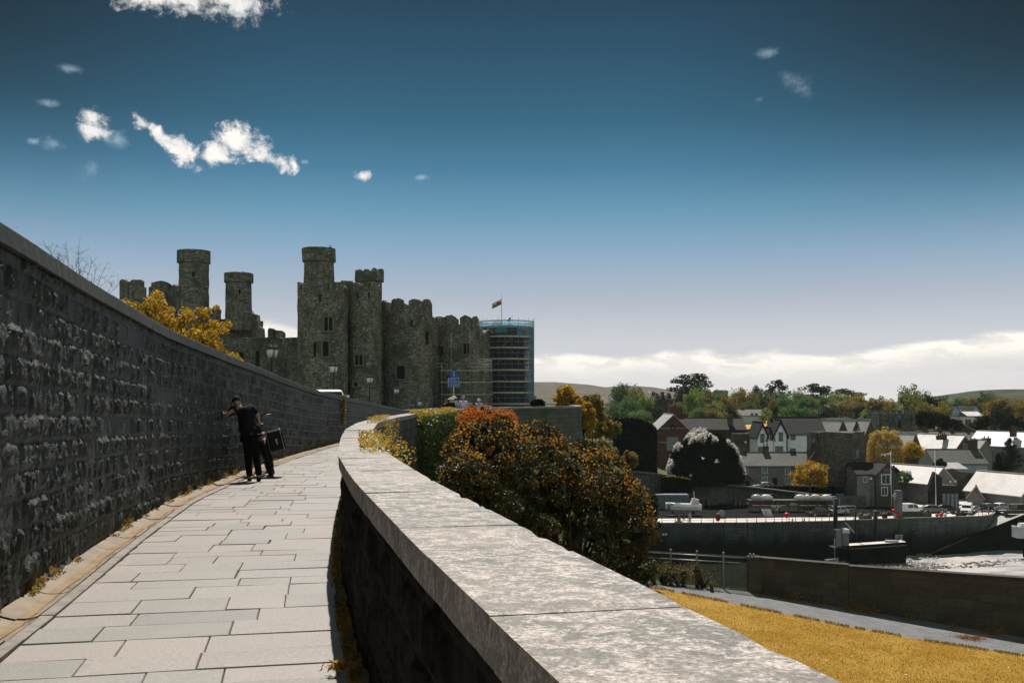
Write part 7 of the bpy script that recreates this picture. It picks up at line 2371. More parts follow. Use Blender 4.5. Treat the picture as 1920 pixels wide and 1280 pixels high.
 if hat:
  kind, col = hat
  h_ = MB()
  prof = [(.001, .135), (.07, .13), (.098, .10), (.104, .05)] + ([(.19, .035), (.20, .028), (.104, .03)] if kind == 'brim' else [(.106, .03)])
  vs, fs = [], []
  for j, (r_, z) in enumerate(prof):
   for i in range(16):
    a = 2 * math.pi * i / 16
    rr_ = r_ + (.075 * max(0, math.cos(a)) ** 2 if kind == 'cap' and j == len(prof) - 1 else 0)
    vs.append(hc + (side * math.sin(a) + fwd * math.cos(a)) * rr_ + up * z)
  for j in range(len(prof) - 1):
   for i in range(16):
    k = (i + 1) % 16
    fs.append((j * 16 + i, (j + 1) * 16 + i, (j + 1) * 16 + k, j * 16 + k))
  h_.add(vs, fs, None, True)
  h_.build('hat', cloth('hat_%.2f_%.2f' % (col[0], col[2]), col), root, (0, 0, 0))
 root.scale = (scale,) * 3
 return root, v
MX, MY = XX(472, 20.2), 20.2
mz = float(zp(MY))
def mp(px, py, dy=0.0):      # photo pixel -> local joint (rotated 180 deg)
 p = W3(px, py, MY + dy)
 return (-(p.x - MX), -(p.y - MY), p.z - mz)
pose = dict(pel=mp(467, 806, .02), sp=mp(462, 791, .06), ch=mp(455, 775, .14), nk=mp(448, 762, .20), hb=mp(445, 756, .24), ht=mp(443, 748, .27),
   sr=mp(438, 768, .15), er=mp(424, 777, .10), wr=mp(418, 776, .34),
   sl=mp(471, 765, .15), el=mp(484, 778, .22), wl=mp(485, 788, .40),
   hr=mp(461, 810, .02), kr=mp(465, 851, .12), ar=mp(468, 895, .0), tr=mp(467, 902, .17),
   hl=mp(476, 810, .02), kl=mp(480, 850, -.02), al=mp(486, 893, -.22), tl=mp(484, 901, -.05))
man, mv = person('man in dark T-shirt seen from behind, pushing the loaded bicycle up the walkway', (MX, MY, mz), math.pi, pose, ('tshirt_dark', (.011, .010, .014)), ('trousers_black', (.006, .006, .007)), hair=(.035, .022, .015), sleeves=.85)
# ------------------------------------------------------------------ touring bicycle with hard panniers
bk = thing('bicycle', 'fat-tyred black touring bicycle with two hard panniers, leaning on the man', 'bicycle', (0, 0, 0))
M['tyre'] = plain('tyre_rubber', (.012, .012, .012), (.02, .02, .02), 20, .75, .3, .3)
M['alu'] = plain('polished_rim', (.45, .46, .47), None, 5, .25, .6, 0, metal=1.0)
M['gloss'] = plain('gloss_black', (.007, .007, .008), None, 5, .5, .15, 0)
M['reflect'] = plain('reflective_grey', (.42, .43, .42), None, 5, .5, .5, 0)
def torus(mb, c, Rr, r_, seg=32, sec=10, a0=0, a1=2 * math.pi, sx=1.0):
 full = abs(a1 - a0 - 2 * math.pi) < 1e-6
 n = seg if full else seg + 1
 vs, fs = [], []
 for i in range(n):
  a = a0 + (a1 - a0) * i / seg
  for j in range(sec):
   b = 2 * math.pi * j / sec
   q = Rr + r_ * math.cos(b)
   vs.append((c[0] + r_ * sx * math.sin(b), c[1] + q * math.cos(a), c[2] + q * math.sin(a)))
 for i in range(seg):
  for j in range(sec):
   k, l = (i + 1) % n, (j + 1) % sec
   fs.append((i * sec + j, k * sec + j, k * sec + l, i * sec + l))
 mb.add(vs, fs, None, True)
def wheel(root, c, name='wheel'):
 mb = MB(); torus(mb, c, .305, .068, 40, 10)
 w = mb.build(name, M['tyre'], root, (0, 0, 0))
 r2 = MB(); torus(r2, c, .262, .014, 36, 6)
 for i in range(16):
  a = 2 * math.pi * i / 16
  r2.tube([(c[0] + .02 * (-1) ** i, c[1] + .02 * math.cos(a + .6), c[2] + .02 * math.sin(a + .6)), (c[0], c[1] + .26 * math.cos(a), c[2] + .26 * math.sin(a))], .002, 3)
 r2.build('rim', M['alu'], w, (0, 0, 0))
 h = MB().tube([(c[0] - .06, c[1], c[2]), (c[0] + .06, c[1], c[2])], .025, 10); h.build('hub', M['gloss'], w, (0, 0, 0))
 return w
RW, FW = (0, 0, .367), (0, 1.12, .367)
wheel(bk, RW); wheel(bk, FW)
fr = MB()
bb, st, hd = (0, .45, .30), (0, .28, .84), (0, .90, .94)
for a, b, r_ in ((bb, st, .02), (bb, (0, .96, .70), .026), (st, hd, .02), (hd, (0, .96, .70), .022), ((.05, 0, .367), (.03, .33, .74), .010), ((-.05, 0, .367), (-.03, .33, .74), .010), ((.05, 0, .367), (.03, .45, .30), .011), ((-.05, 0, .367), (-.03, .45, .30), .011),
     ((0, .96, .70), (.07, 1.0, .62), .014), ((0, .96, .70), (-.07, 1.0, .62), .014), ((.07, 1.0, .62), (.07, 1.12, .367), .012), ((-.07, 1.0, .62), (-.07, 1.12, .367), .012), (st, (0, .22, .99), .014), (hd, (0, .86, 1.13), .016)):
 fr.tube([a, b], r_, 8)
fr.build('frame', M['gloss'], bk, (0, 0, 0))
hbm = MB().tube([(-.36, .76, 1.20), (-.18, .84, 1.19), (0, .86, 1.14), (.18, .84, 1.19), (.36, .76, 1.20)], .014, 8)
hbo = hbm.build('handlebar', M['gloss'], bk, (0, 0, 0))
for s in (-1, 1):
 MB().tube([(s * .22, .825, 1.195), (s * .365, .76, 1.202)], .021, 8).build('grip', M['tyre'], hbo, (0, 0, 0))
 MB().tube([(s * .18, .86, 1.18), (s * .22, .91, 1.17), (s * .32, .88, 1.16)], .007, 6).build('brake_lever', M['alu'], hbo, (0, 0, 0))
MB().box((-.09, .86, 1.24), (.16, .05, .16), 0, 1, -.3).build('display', M['gloss'], bk, (0, 0, 0))
sd = MB().sphere((0, .18, 1.01), .11, 14, 8, (.9, 1.35, .32)).sphere((0, .06, 1.015), .11, 12, 6, (1.0, .7, .35))
sd.build('saddle', M['gloss'], bk, (0, 0, 0))
rk = MB()
for s in (-1, 1):
 rk.tube([(s * .07, -.30, .86), (s * .07, .28, .86)], .007, 6).tube([(s * .07, -.18, .86), (s * .06, 0, .37)], .006, 6).tube([(s * .07, .1, .86), (s * .06, 0, .37)], .006, 6)
for y in (-.30, -.15, 0, .15, .28): rk.tube([(-.07, y, .86), (.07, y, .86)], .006, 6)
rk.build('rack', M['alu'], bk, (0, 0, 0))
fd = MB(); torus(fd, RW, .392, .040, 30, 8, R(20), R(205), 1.9)
fd.build('mudguard', M['gloss'], bk, (0, 0, 0))
fd = MB(); torus(fd, RW, .395, .010, 12, 6, R(165), R(195), 1.2)
fd.build('mudguard_edge', M['reflect'], bk, (0, 0, 0))
ca = MB().tube([(.05, .45, .30), (.09, .45, .30), (.09, .50, .14), (.16, .50, .14)], .010, 6).tube([(-.05, .45, .30), (-.09, .45, .30), (-.09, .40, .46), (-.16, .40, .46)], .010, 6)
ca.build('crank', M['alu'], bk, (0, 0, 0))
for s in (-1, 1):
 b = MB()
 pts = []
 W_, H_ = .34, .42
 cx_, cz_ = 0, .66
 for i in range(24):
  a = 2 * math.pi * i / 24
  pts.append((-.06 + W_ / 2 * np.sign(math.cos(a)) * abs(math.cos(a)) ** .35, cz_ + H_ / 2 * np.sign(math.sin(a)) * abs(math.sin(a)) ** .35))
 x0_, x1_ = s * .10, s * .38
 secs = [(x0_, .94), (x0_ + s * .02, 1), (x1_ - s * .03, 1), (x1_, .88)]
 vs = [(x, -.06 + (p[0] + .06) * k, cz_ + (p[1] - cz_) * k) for x, k in secs for p in pts]
 fs = [(j * 24 + i, j * 24 + (i + 1) % 24, (j + 1) * 24 + (i + 1) % 24, (j + 1) * 24 + i) for j in range(3) for i in range(24)]
 fs += [tuple(range(24)), tuple(3 * 24 + i for i in range(24))]
 b.add(vs, fs)
 pn = b.build('pannier', M['gloss'], bk, (0, 0, 0))
 rim = MB()
 for (x, k) in ((x1_ - s * .03, 1.02),):
  rp = [(x, -.06 + (p[0] + .06) * k, cz_ + (p[1] - cz_) * k) for p in pts]
  rim.tube(rp + [rp[0]], .006, 5)
 rim.build('edge_trim', M['reflect'], pn, (0, 0, 0))
 em = MB()
 yb = -.06 - W_ / 2 - .004
 xm_ = (x0_ + x1_) / 2
 for dz, w_, h_ in ((.055, .05, .016), (.032, .036, .014), (.008, .05, .014), (-.018, .028, .016), (-.042, .018, .018)):
  em.box((xm_, yb, cz_ - .03 + dz), (w_, .004, h_))
 em.build('emblem', M['reflect'], pn, (0, 0, 0))
 MB().tube([(xm_ - .06, -.06, cz_ + H_ / 2), (xm_ - .05, -.06, cz_ + H_ / 2 + .03), (xm_ + .05, -.06, cz_ + H_ / 2 + .03), (xm_ + .06, -.06, cz_ + H_ / 2)], .008, 6).build('handle', M['gloss'], pn, (0, 0, 0))
tl_ = MB().box((0, -.33, .80), (.08, .03, .05)); tl_.build('tail_light', plain('red_lens', (.35, .02, .02), None, 4, .3, .5, 0), bk, (0, 0, 0))
bk.location = (XX(510, 21.6), 21.6, float(zp(21.6)) + .004)
bk.rotation_euler = Euler((0, R(-14), R(16)), 'XYZ')
bk.scale = (1.1, 1.1, 1.1)
# ------------------------------------------------------------------ people by the bastion
pal = [((848, 742), 'wide pale sun hat', 'brim', (.72, .68, .60)), ]
def at_px(px, D, ztop_py, h=1.75):
 return (XX(px, D), D, ZZ(ztop_py, D) - h)
def stand(px, D, pytop, label, shirt, trousers, rz=0, hat=None, hair=(.05, .035, .02), group=None, P={}, sleeves=1.0, h=1.76):
 z = ZZ(pytop, D) - h
 return person(label, (XX(px, D), D, z), rz, P, shirt, trousers, hair, hat, 1.0, group, sleeves=sleeves, hands=False)
GP = 'visitors standing behind the far end of the parapet'
stand(836, 59.5, 748, 'person with brown hair, leftmost behind the parapet under the blue sign', ('top_black', (.015, .015, .016)), ('jeans_dark', (.03, .04, .06)), .5, None, (.16, .08, .05), GP)
stand(845, 58.5, 744.5, 'person in black with pale wide-brimmed sun hat under the blue sign', ('top_black', (.015, .015, .016)), ('jeans_dark', (.03, .04, .06)), .2, ('brim', (.70, .66, .58)), group=GP)
stand(851, 60.5, 742, 'person in pale top with big white hat right of the sign post', ('top_pale', (.50, .50, .55)), ('jeans_dark', (.03, .04, .06)), -.3, ('brim', (.80, .77, .72)), group=GP)
stand(868.5, 59, 742, 'man in pale blue-white T-shirt and cap facing the camera behind the parapet', ('tee_lilac', (.52, .56, .70)), ('jeans_dark', (.03, .04, .06)), 0, ('cap', (.35, .33, .28)), group=GP)
stand(878, 61.5, 747, 'person with dark cap half hidden behind the man in the pale T-shirt', ('top_teal', (.10, .28, .36)), ('jeans_dark', (.03, .04, .06)), 0, ('cap', (.03, .06, .05)), group=GP)
stand(898, 61, 747, 'person in pale cap and grey-blue top, rightmost behind the parapet', ('top_grey', (.30, .35, .45)), ('jeans_dark', (.03, .04, .06)), 0, ('cap', (.62, .60, .54)), group=GP)
stand(619, 138.8, 459.5, 'tiny dark person on the rim of the highest front turret of the castle', ('top_black', (.015, .015, .016)), ('jeans_dark', (.03, .04, .06)), 0, None, P={}, h=1.76)
COL.objects[-1]
D_ = 62
sg = thing('path_sign', 'round blue walkers sign above a rectangular blue notice on one pale post', 'sign', (XX(850, D_), D_, E - 1.75))
M['blue'] = plain('sign_blue', (.02, .09, .36), None, 3, .5, .4, 0)
M['signw'] = plain('sign_white', (.62, .68, .76), None, 3, .5, .4, 0)
M['post'] = plain('grey_post', (.42, .44, .44), (.34, .36, .36), 3, .5, .4, 0)
x = XX(850.5, D_)
part(sg, 'post', MB().tube([(x, D_ + .05, E - 1.75), (x, D_ + .05, ZZ(696, D_))], .042, 10), M['post'])
cyl = MB(); n = 28; r_ = .235; zc = ZZ(700.5, D_)
for (rr_, yy, mt) in ((r_, D_, 'blue'),):
 cyl.add([(x + rr_ * math.cos(2 * math.pi * i / n), yy - .02 + dy, zc + rr_ * math.sin(2 * math.pi * i / n)) for dy in (0, .025) for i in range(n)],
   [tuple(range(n)), tuple(range(2 * n - 1, n - 1, -1))] + [(i, i + n, (i + 1) % n + n, (i + 1) % n) for i in range(n)])
pl_ = part(sg, 'round_plate', cyl, M['blue'])
f = MB(); yy = D_ - .028
f.sphere((x + .02, yy, zc + .01), .028, 8, 5, (1, .15, 1)); f.box((x + .02, yy, zc - .055), (.055, .008, .10)); f.box((x + .005, yy, zc - .14), (.022, .008, .09), 0, 1, 0, .2); f.box((x + .042, yy, zc - .14), (.022, .008, .09), 0, 1, 0, -.2)
for cxx in (-.07, .07):
 q = []
 for i in range(12): q.append((x + cxx * .9 + .042 * math.cos(2 * math.pi * i / 12), yy, zc + .11 + .042 * math.sin(2 * math.pi * i / 12)))
 f.tube(q + [q[0]], .007, 4)
f.tube([(x - .063, yy, zc + .11), (x - .02, yy, zc + .16), (x + .035, yy, zc + .16), (x + .063, yy, zc + .11)], .007, 4).tube([(x - .02, yy, zc + .16), (x, yy, zc + .11), (x + .035, yy, zc + .16)], .006, 4)
part(pl_, 'pictogram', f, M['signw'])
rp = part(sg, 'notice_plate', MB().box2(x - .345, x + .345, D_ - .02, D_ + .01, ZZ(724.5, D_), ZZ(708.5, D_)), M['blue'])
bd = MB(); t = .022
z0_, z1_ = ZZ(724.5, D_), ZZ(708.5, D_)
bd.box2(x - .34, x + .34, D_ - .026, D_ - .018, z1_ - t, z1_ - .004); bd.box2(x - .34, x + .34, D_ - .026, D_ - .018, z0_ + .004, z0_ + t); bd.box2(x - .34, x - .34 + t, D_ - .026, D_ - .018, z0_ + t, z1_ - t); bd.box2(x + .34 - t, x + .34, D_ - .026, D_ - .018, z0_ + t, z1_ - t)
for k, w_ in enumerate((.42, .50, .46, .54, .40)):
 zz = z1_ - .085 - k * .085
 u = -w_ / 2
 g_r = random.Random(k + 3)
 while u < w_ / 2 - .02:
  l = g_r.uniform(.03, .09); l = min(l, w_ / 2 - u)
  bd.box2(x + u, x + u + l, D_ - .024, D_ - .019, zz - .011, zz + .011); u += l + .022
part(rp, 'lettering', bd, M['signw'])
M['lampglass'] = plain('lamp_glass', (.80, .84, .85), (.60, .65, .68), 6, .15, .6, 0)
def street_lamp(px, pytop, D, label, first=None):
 x, zt = XX(px, D), ZZ(pytop, D)
 zg = ground_z(x, D) - .1
 r0 = thing('street_lamp', label, 'street lamp', (x, D, zt), 'lantern lamp posts along the road above the wall')
 mb = MB().lathe([(.11, zg), (.11, zg + .5), (.07, zg + .6), (.055, zg + 1.2), (.045, zt - 1.0), (.07, zt - .95), (.045, zt - .9), (.04, zt - .35)], (x, D), 10)
 mb.lathe([(.07, zt - 1.5), (.07, zt - 1.42)], (x, D), 8)
 part(r0, 'post', mb, M['metal_d'])
 part(r0, 'finial', MB().lathe([(.05, zt - .40), (.09, zt - .3), (.02, zt - .2), (.05, zt - .1), (.005, zt)], (x, D), 10), M['metal_d'])
 for k in range(3):
  a = 2 * math.pi * k / 3 + .5
  cx_, cy_ = x + .17 * math.cos(a), D + .17 * math.sin(a)
  part(r0, 'arm', MB().tube([(x, D, zt - .75), (x + .12 * math.cos(a), D + .12 * math.sin(a), zt - .80), (cx_, cy_, zt - .68)], .014, 5), M['metal_d'])
  ln = part(r0, 'lantern', MB().lathe([(.06, zt - .78), (.13, zt - .38)], (cx_, cy_), 10), M['lampglass'])
  part(ln, 'cap', MB().lathe([(.17, zt - .385), (.16, zt - .33), (.09, zt - .24), (.03, zt - .20), (.012, zt - .13)], (cx_, cy_), 10), M['metal_d'])
 return r0
for px, py, D, lab in ((323, 575, 31, 'three-lantern lamp post among the golden shrub branches'), (509.5, 639, 46, 'tall three-lantern lamp post before the dark front wall of the castle'), (625, 675, 63, 'lamp post in front of the tallest front castle tower, behind the white car'),
      (693, 699, 80, 'lamp post before the second castle tower'), (743, 722, 98, 'lamp post before the third castle tower'), (787, 747, 118, 'smallest lamp post, only its head above the parapet')):
 street_lamp(px, py, D, lab)
# ------------------------------------------------------------------ vehicles
M['carblack'] = plain('paint_black', (.012, .013, .014), None, 2, .2, .6, 0)
M['carwhite'] = plain('paint_white', (.74, .76, .78), None, 2, .25, .6, 0)
M['carsilver'] = plain('paint_silver', (.42, .45, .48), None, 2, .25, .6, 0, metal=.3)
M['cargrey'] = plain('paint_grey', (.12, .13, .14), None, 2, .25, .6, 0)
M['carglass'] = plain('car_glass', (.02, .025, .03), None, 2, .08, .7, 0)
M['lens'] = plain('lamp_lens', (.65, .66, .66), None, 2, .1, .7, 0)
def vehicle(name, label, cat, loc, rz, paint, kind='car', group=None, L=4.3, Wd=1.75):
 r0 = thing(name, label, cat, (0, 0, 0), group)
 if kind == 'car':
  lower = [(-.5, .25), (-.5, .62), (-.46, .82), (-.22, .90), (.30, .95), (.47, .93), (.5, .70), (.5, .25)]
  cab = [(-.24, .88), (-.10, 1.38), (.02, 1.44), (.22, 1.42), (.36, 1.22), (.46, .92)]
 elif kind == 'van':
  lower = [(-.5, .28), (-.5, .80), (-.44, 1.02), (-.34, 1.12), (.46, 1.15), (.5, 1.1), (.5, .28)]
  cab = [(-.36, 1.08), (-.22, 1.80), (-.14, 1.92), (.42, 1.95), (.48, 1.80), (.50, 1.1)]
 elif kind == 'boxvan':
  lower = [(-.5, .28), (-.5, .75), (-.42, 1.0), (-.30, 1.08), (.46, 1.1), (.5, 1.0), (.5, .28)]
  cab = [(-.30, 1.02), (-.16, 1.62), (-.08, 1.80), (.40, 1.86), (.48, 1.70), (.50, 1.05)]
 def ext(prof, w0, w1, zref):
  n = len(prof)
  zs = [p[1] for p in prof]; zm, zM = min(zs), max(zs)
  vs = []
  for s in (-1, 1):
   for px_, z in prof:
    w_ = w0 + (w1 - w0) * (z - zm) / (zM - zm)
    vs.append((px_ * L, s * w_ / 2, z))
  return MB().add(vs, [tuple(range(n)), tuple(range(2 * n - 1, n - 1, -1))] + [(i, (i + 1) % n, (i + 1) % n + n, i + n)[::-1] for i in range(n)])
 b = ext(lower, Wd, Wd * .96, 0).build('body', M[paint], r0, (0, 0, 0))
 bv = b.modifiers.new('bevel', 'BEVEL'); bv.width = .05; bv.segments = 2; bv.limit_method = 'ANGLE'
 c = ext(cab, Wd * .94, Wd * .78, 0).build('cabin', M[paint], r0, (0, 0, 0))
 bv = c.modifiers.new('bevel', 'BEVEL'); bv.width = .06; bv.segments = 2; bv.limit_method = 'ANGLE'
 zs = [p[1] for p in cab]; z0c, z1c = min(zs), max(zs)
 def cw(z): return Wd * (.94 + (.78 - .94) * (z - z0c) / (z1c - z0c)) / 2
 g = MB()
 (ax, az_), (bx, bz) = cab[0], cab[1]
 for s in (-1, 1):
  if kind == 'car':
   spans = [((-.19, .97), (-.09, 1.33), (.06, 1.36), (.06, .97)), ((.09, .97), (.09, 1.36), (.22, 1.34), (.33, 1.15), (.38, .97))]
  elif kind == 'van':
   spans = [((-.30, 1.18), (-.20, 1.70), (-.08, 1.76), (-.08, 1.18)), ((-.05, 1.2), (-.05, 1.76), (.18, 1.77), (.18, 1.2))]
  else:
   spans = [((-.24, 1.12), (-.15, 1.55), (-.04, 1.62), (-.04, 1.12))]
  for sp in spans:
   g.add([(p[0] * L, s * (cw(p[1]) + .012), p[1]) for p in sp], [tuple(range(len(sp)))])
 dx_, dz_ = (bx - ax) * L, bz - az_
 nl = math.hypot(dx_, dz_); nx_, nz_ = -dz_ / nl * .02, dx_ / nl * .02
 g.add([(ax * L + dx_ * k + nx_, s * (cw(az_ + dz_ * k) - .08), az_ + dz_ * k + nz_) for k, s in ((.14, -1), (.14, 1), (.88, 1), (.88, -1))], [(0, 1, 2, 3)])
 (ax, az_), (bx, bz) = cab[-1], cab[-2]
 dx_, dz_ = (bx - ax) * L, bz - az_
 g.add([(ax * L + dx_ * k + .02, s * (cw(az_ + dz_ * k) - .08), az_ + dz_ * k + .01) for k, s in ((.2, 1), (.2, -1), (.85, -1), (.85, 1))], [(0, 1, 2, 3)])
 g.build('windows', M['carglass'], r0, (0, 0, 0))
 for sx in (-.31, .31):
  for s in (-1, 1):
   w_ = MB().tube([(sx * L, s * (Wd / 2 - .18), .32), (sx * L, s * (Wd / 2 + .01), .32)], .32, 18)
   wo_ = w_.build('wheel', M['tyre'], r0, (0, 0, 0))
   MB().tube([(sx * L, s * (Wd / 2 + .0), .32), (sx * L, s * (Wd / 2 + .02), .32)], .20, 12).build('rim', M['carsilver'], wo_, (0, 0, 0))
 for s in (-1, 1):
  MB().box((-.5 * L + .02, s * Wd * .36, .72), (.08, .32, .14)).build('headlight', M['lens'], r0, (0, 0, 0))
  MB().box((-.20 * L, s * (Wd / 2 + .08), 1.05), (.10, .16, .12)).build('mirror', M[paint], r0, (0, 0, 0))
 MB().box((-.5 * L - .005, 0, .45), (.03, .52, .11)).build('number_plate', M['lens'], r0, (0, 0, 0))
 MB().box((-.5 * L + .0, 0, .62), (.03, .8, .12)).build('grille', M['carglass'], r0, (0, 0, 0))
 r0.location = loc; r0.rotation_euler = (0, 0, rz)
 return r0
def on_quay(px, py):
 D = 20.8 * F / (py - HY); return (XX(px, D), D, QZ + .02)
vehicle('white_van', 'white passenger van parked on the quay, facing right, behind low blocks', 'van', on_quay(1704, 963.5), math.pi + .35, 'carwhite', 'van', L=4.9, Wd=1.9)
vehicle('white_van', 'white delivery van facing the camera near the end of the quay', 'van', on_quay(1813, 962.5), 1.05, 'carwhite', 'boxvan', L=4.4, Wd=1.8)
vehicle('parked_car', 'black hatchback parked behind the quay railing, left of the tower', 'car', on_quay(1536, 967), .25, 'carblack')
vehicle('parked_car', 'silver-roofed car partly behind the black hatchback', 'car', on_quay(1568, 964), .3, 'carsilver')
vehicle('parked_car', 'dark estate car left of the delivery van', 'car', on_quay(1750, 961), 2.9, 'cargrey')
vehicle('parked_car', 'black car between the two white vans, nearest to the delivery van', 'car', on_quay(1776, 960.5), 2.9, 'carblack')
vehicle('parked_car', 'black car parked against the small gabled store', 'car', on_quay(1848, 958), .35, 'carblack')
vehicle('parked_car', 'silver and white car parked just right of the black car by the store', 'car', on_quay(1873, 957), .4, 'carsilver')
vehicle('parked_car', 'pale car glinting in front of the cottage row above the bank wall', 'car', (XX(1432, 196.5), 196.5, ZZ(917, 196.5)), .1, 'carsilver')
cl2 = vehicle('parked_car', 'white car whose roof shows over the left retaining wall', 'car', (XX(616, 58), 58, 0), 1.95, 'carwhite')
cl2.location.z = ZZ(730, 58) - 1.44
# ------------------------------------------------------------------ quay railing, boats, clutter
posts = [1241, 1266, 1290, 1314.7, 1337.5, 1359.5, 1380.5, 1400.5, 1418.5, 1436, 1452, 1466.5, 1479.5, 1491.5, 1504.5, 1517, 1529, 1541, 1555, 1570, 1586, 1601, 1616, 1631, 1646, 1661]
rl = thing('quay_railing', 'long black post-and-rail railing along the quay edge', 'railing', (XX(1450, 166), 166, QZ))
def qpt(px, off=.7):
 D = qD(px) + off
 return XX(px, D), D
for px in posts:
 x, y = qpt(px)
 part(rl, 'post', MB().lathe([(.12, QZ + .02), (.10, QZ + .14), (.05, QZ + .2), (.045, QZ + 1.32), (.08, QZ + 1.36), (.08, QZ + 1.46), (.02, QZ + 1.52)], (x, y), 8), M['metal_d'])
for h_ in (.45, 1.25):
 part(rl, 'rail', MB().tube([(*qpt(px), QZ + h_) for px in posts], .030, 5), M['metal_d'])
posts2 = [1835, 1842, 1849]
rl2 = thing('quay_railing', 'short black railing at the far right end of the quay', 'railing', (XX(1842, 175), 175, QZ))
for px in posts2:
 x, y = qpt(px, .6)
 part(rl2, 'post', MB().lathe([(.08, QZ + .02), (.04, QZ + .1), (.04, QZ + 1.2), (.06, QZ + 1.25)], (x, y), 8), M['metal_d'])
for h_ in (.4, .8, 1.15): part(rl2, 'rail', MB().tube([(*qpt(px, .6), QZ + h_) for px in (1826, 1849)], .028, 5), M['metal_d'])
def hull(root, x, y, z, L, Wd, H, mat, stripe=None, rz=0.0, flip=False, name='hull', sheer=.25):
 n, m_ = 16, 7
 vs, fs = [], []
 for i in range(n + 1):
  u = i / n
  w_ = Wd / 2 * (math.sin(math.pi * min(1, u * .62 + .38)) ** .8 if u > .0 else .9)
  w_ = Wd / 2 * min(1.0, (1 - u) * 2.6 + .02) ** .6 * (.82 + .18 * min(1, u * 4))
  if flip: w_ = Wd / 2 * (math.sin(math.pi * (.06 + u * .92)) ** .55); top_k = math.sin(math.pi * (.08 + u * .88)) ** .4
  top = H * (1 + sheer * u * u) if not flip else H * top_k
  keel = H * .25 * max(0, u - .75) * 3
  for j in range(m_):
   a = math.pi * j / (m_ - 1)
   vs.append(((u - .5) * L, -w_ * math.cos(a), (top - (top - keel) * math.sin(a) ** .55) if not flip else top * math.sin(a) ** .55))
 for i in range(n):
  for j in range(m_ - 1):
   fs.append((i * m_ + j, (i + 1) * m_ + j, (i + 1) * m_ + j + 1, i * m_ + j + 1))
 fs.append(tuple(range(m_)))
 for i in range(n):
  fs.append((i * m_, i * m_ + m_ - 1, (i + 1) * m_ + m_ - 1, (i + 1) * m_))
 M4 = Matrix.Translation((x, y, z)) @ Matrix.Rotation(rz, 4, 'Z')
 return part(root, name, MB().add([M4 @ Vector(v) for v in vs], fs, None, True), M[mat])
bt_ = thing('fishing_boat', 'white open fishing boat with pinkish wheelhouse propped up on the quay', 'boat', (XX(1281, 176), 176, QZ))
hull(bt_, XX(1281, 176), 176, QZ + .75, 6.3, 2.2, 1.25, 'carwhite', rz=math.pi)
part(bt_, 'stripe', MB().box2(XX(1256, 176), XX(1309, 176), 174.86, 174.90, QZ + 1.50, QZ + 1.56), M['blue'])
part(bt_, 'wheelhouse', MB().box((XX(1303, 176), 176, QZ + 2.45), (1.35, 1.4, 1.0), 0, .8, 0, .2), plain('pinkish_white', (.62, .50, .54), None, 3, .5, .4, 0))
part(bt_, 'mast', MB().tube([(XX(1302, 176), 176, QZ + 2.9), (XX(1300.5, 176), 176, QZ + 4.2)], .05, 6), M['white'])
part(bt_, 'cover', MB().box((XX(1266, 176), 176, QZ + 2.05), (2.0, 1.6, .25), 0, .8), plain('green_cover', (.06, .12, .09), None, 3, .8, .2, 0))
for px in (1262, 1281, 1300): part(bt_, 'trestle', MB().box((XX(px, 176), 176, QZ + .42), (.25, 1.8, .8)), M['wood'])
part(bt_, 'bow_stripe', MB().box((XX(1253, 176), 175.2, QZ + 1.45), (.25, .6, 1.1)), plain('navy_paint', (.03, .06, .12), None, 3, .4, .4, 0))
ctn = thing('container', 'blue-grey corrugated steel container behind the fishing boat', 'container', (XX(1261, 186), 186, QZ))
mb = MB()
x0, x1 = XX(1229, 185), XX(1292, 185)
nC = 64
vs = []
for i in range(nC + 1):
 xx = x0 + (x1 - x0) * i / nC; yy = 185 + (.06 if i % 4 < 2 else 0)
 vs += [(xx, yy, QZ + .1), (xx, yy, QZ + 2.7)]
mb.add(vs, [(i * 2, (i + 1) * 2, (i + 1) * 2 + 1, i * 2 + 1) for i in range(nC)])
mb.box2(x0, x1, 185.1, 187.5, QZ + .05, QZ + 2.75)
part(ctn, 'shell', mb, plain('container_paint', (.13, .16, .20), (.09, .12, .15), 1, .6, .3, .1))
part(ctn, 'door', MB().box2(x1 + .002, x1 + .06, 185.2, 187.4, QZ + .15, QZ + 2.6), M['metal_d'])
Q = 'people on the quay'
stand(1293.5, qD(1293) + 1.0, 961, 'person with white jacket standing at the quay railing', ('jacket_white', (.62, .63, .64)), ('jeans_dark', (.03, .04, .06)), 2.6, None, (.5, .45, .35), Q, sleeves=1.8)
p_, _ = person('person in brown crouching by fishing gear at the quay railing', (*qpt(1273, 1.3), QZ), .4, dict(pel=(0, .15, .45), sp=(0, .12, .62), ch=(0, .0, .84), nk=(0, -.06, .98), hb=(0, -.09, 1.05), ht=(0, -.12, 1.17), sl=(-.17, -.01, .92), sr=(.17, -.01, .92),
  el=(-.24, -.14, .68), er=(.24, -.14, .68), wl=(-.14, -.32, .56), wr=(.14, -.32, .56), hl=(-.10, .12, .44), hr=(.10, .12, .44), kl=(-.17, -.26, .52), kr=(.17, -.26, .52), al=(-.14, -.10, .09), ar=(.14, -.10, .09), tl=(-.15, -.26, .03), tr=(.15, -.26, .03)),
  ('top_brown', (.18, .07, .05)), ('jeans_dark', (.03, .04, .06)), (.30, .20, .12), None, 1.0, Q, hands=False)
stand(1281.5, 170.2, 956.5, 'dark-haired person bending behind the crouching one on the quay', ('top_darkgreen', (.03, .05, .04)), ('trousers_black', (.010, .010, .011)), .3, None, (.02, .015, .01), Q)
stand(1853.5, 178, 950, 'person in pinkish top leaning on the railing at the end of the quay', ('top_pink', (.45, .25, .25)), ('jeans_mid', (.10, .14, .18)), 1.0, None, (.35, .25, .18), Q)
stand(1906, 182, 947, 'person in dark clothes beside the green bins near the warehouse', ('top_darkgreen', (.03, .05, .04)), ('trousers_black', (.010, .010, .011)), .3, None, (.02, .015, .01), Q)
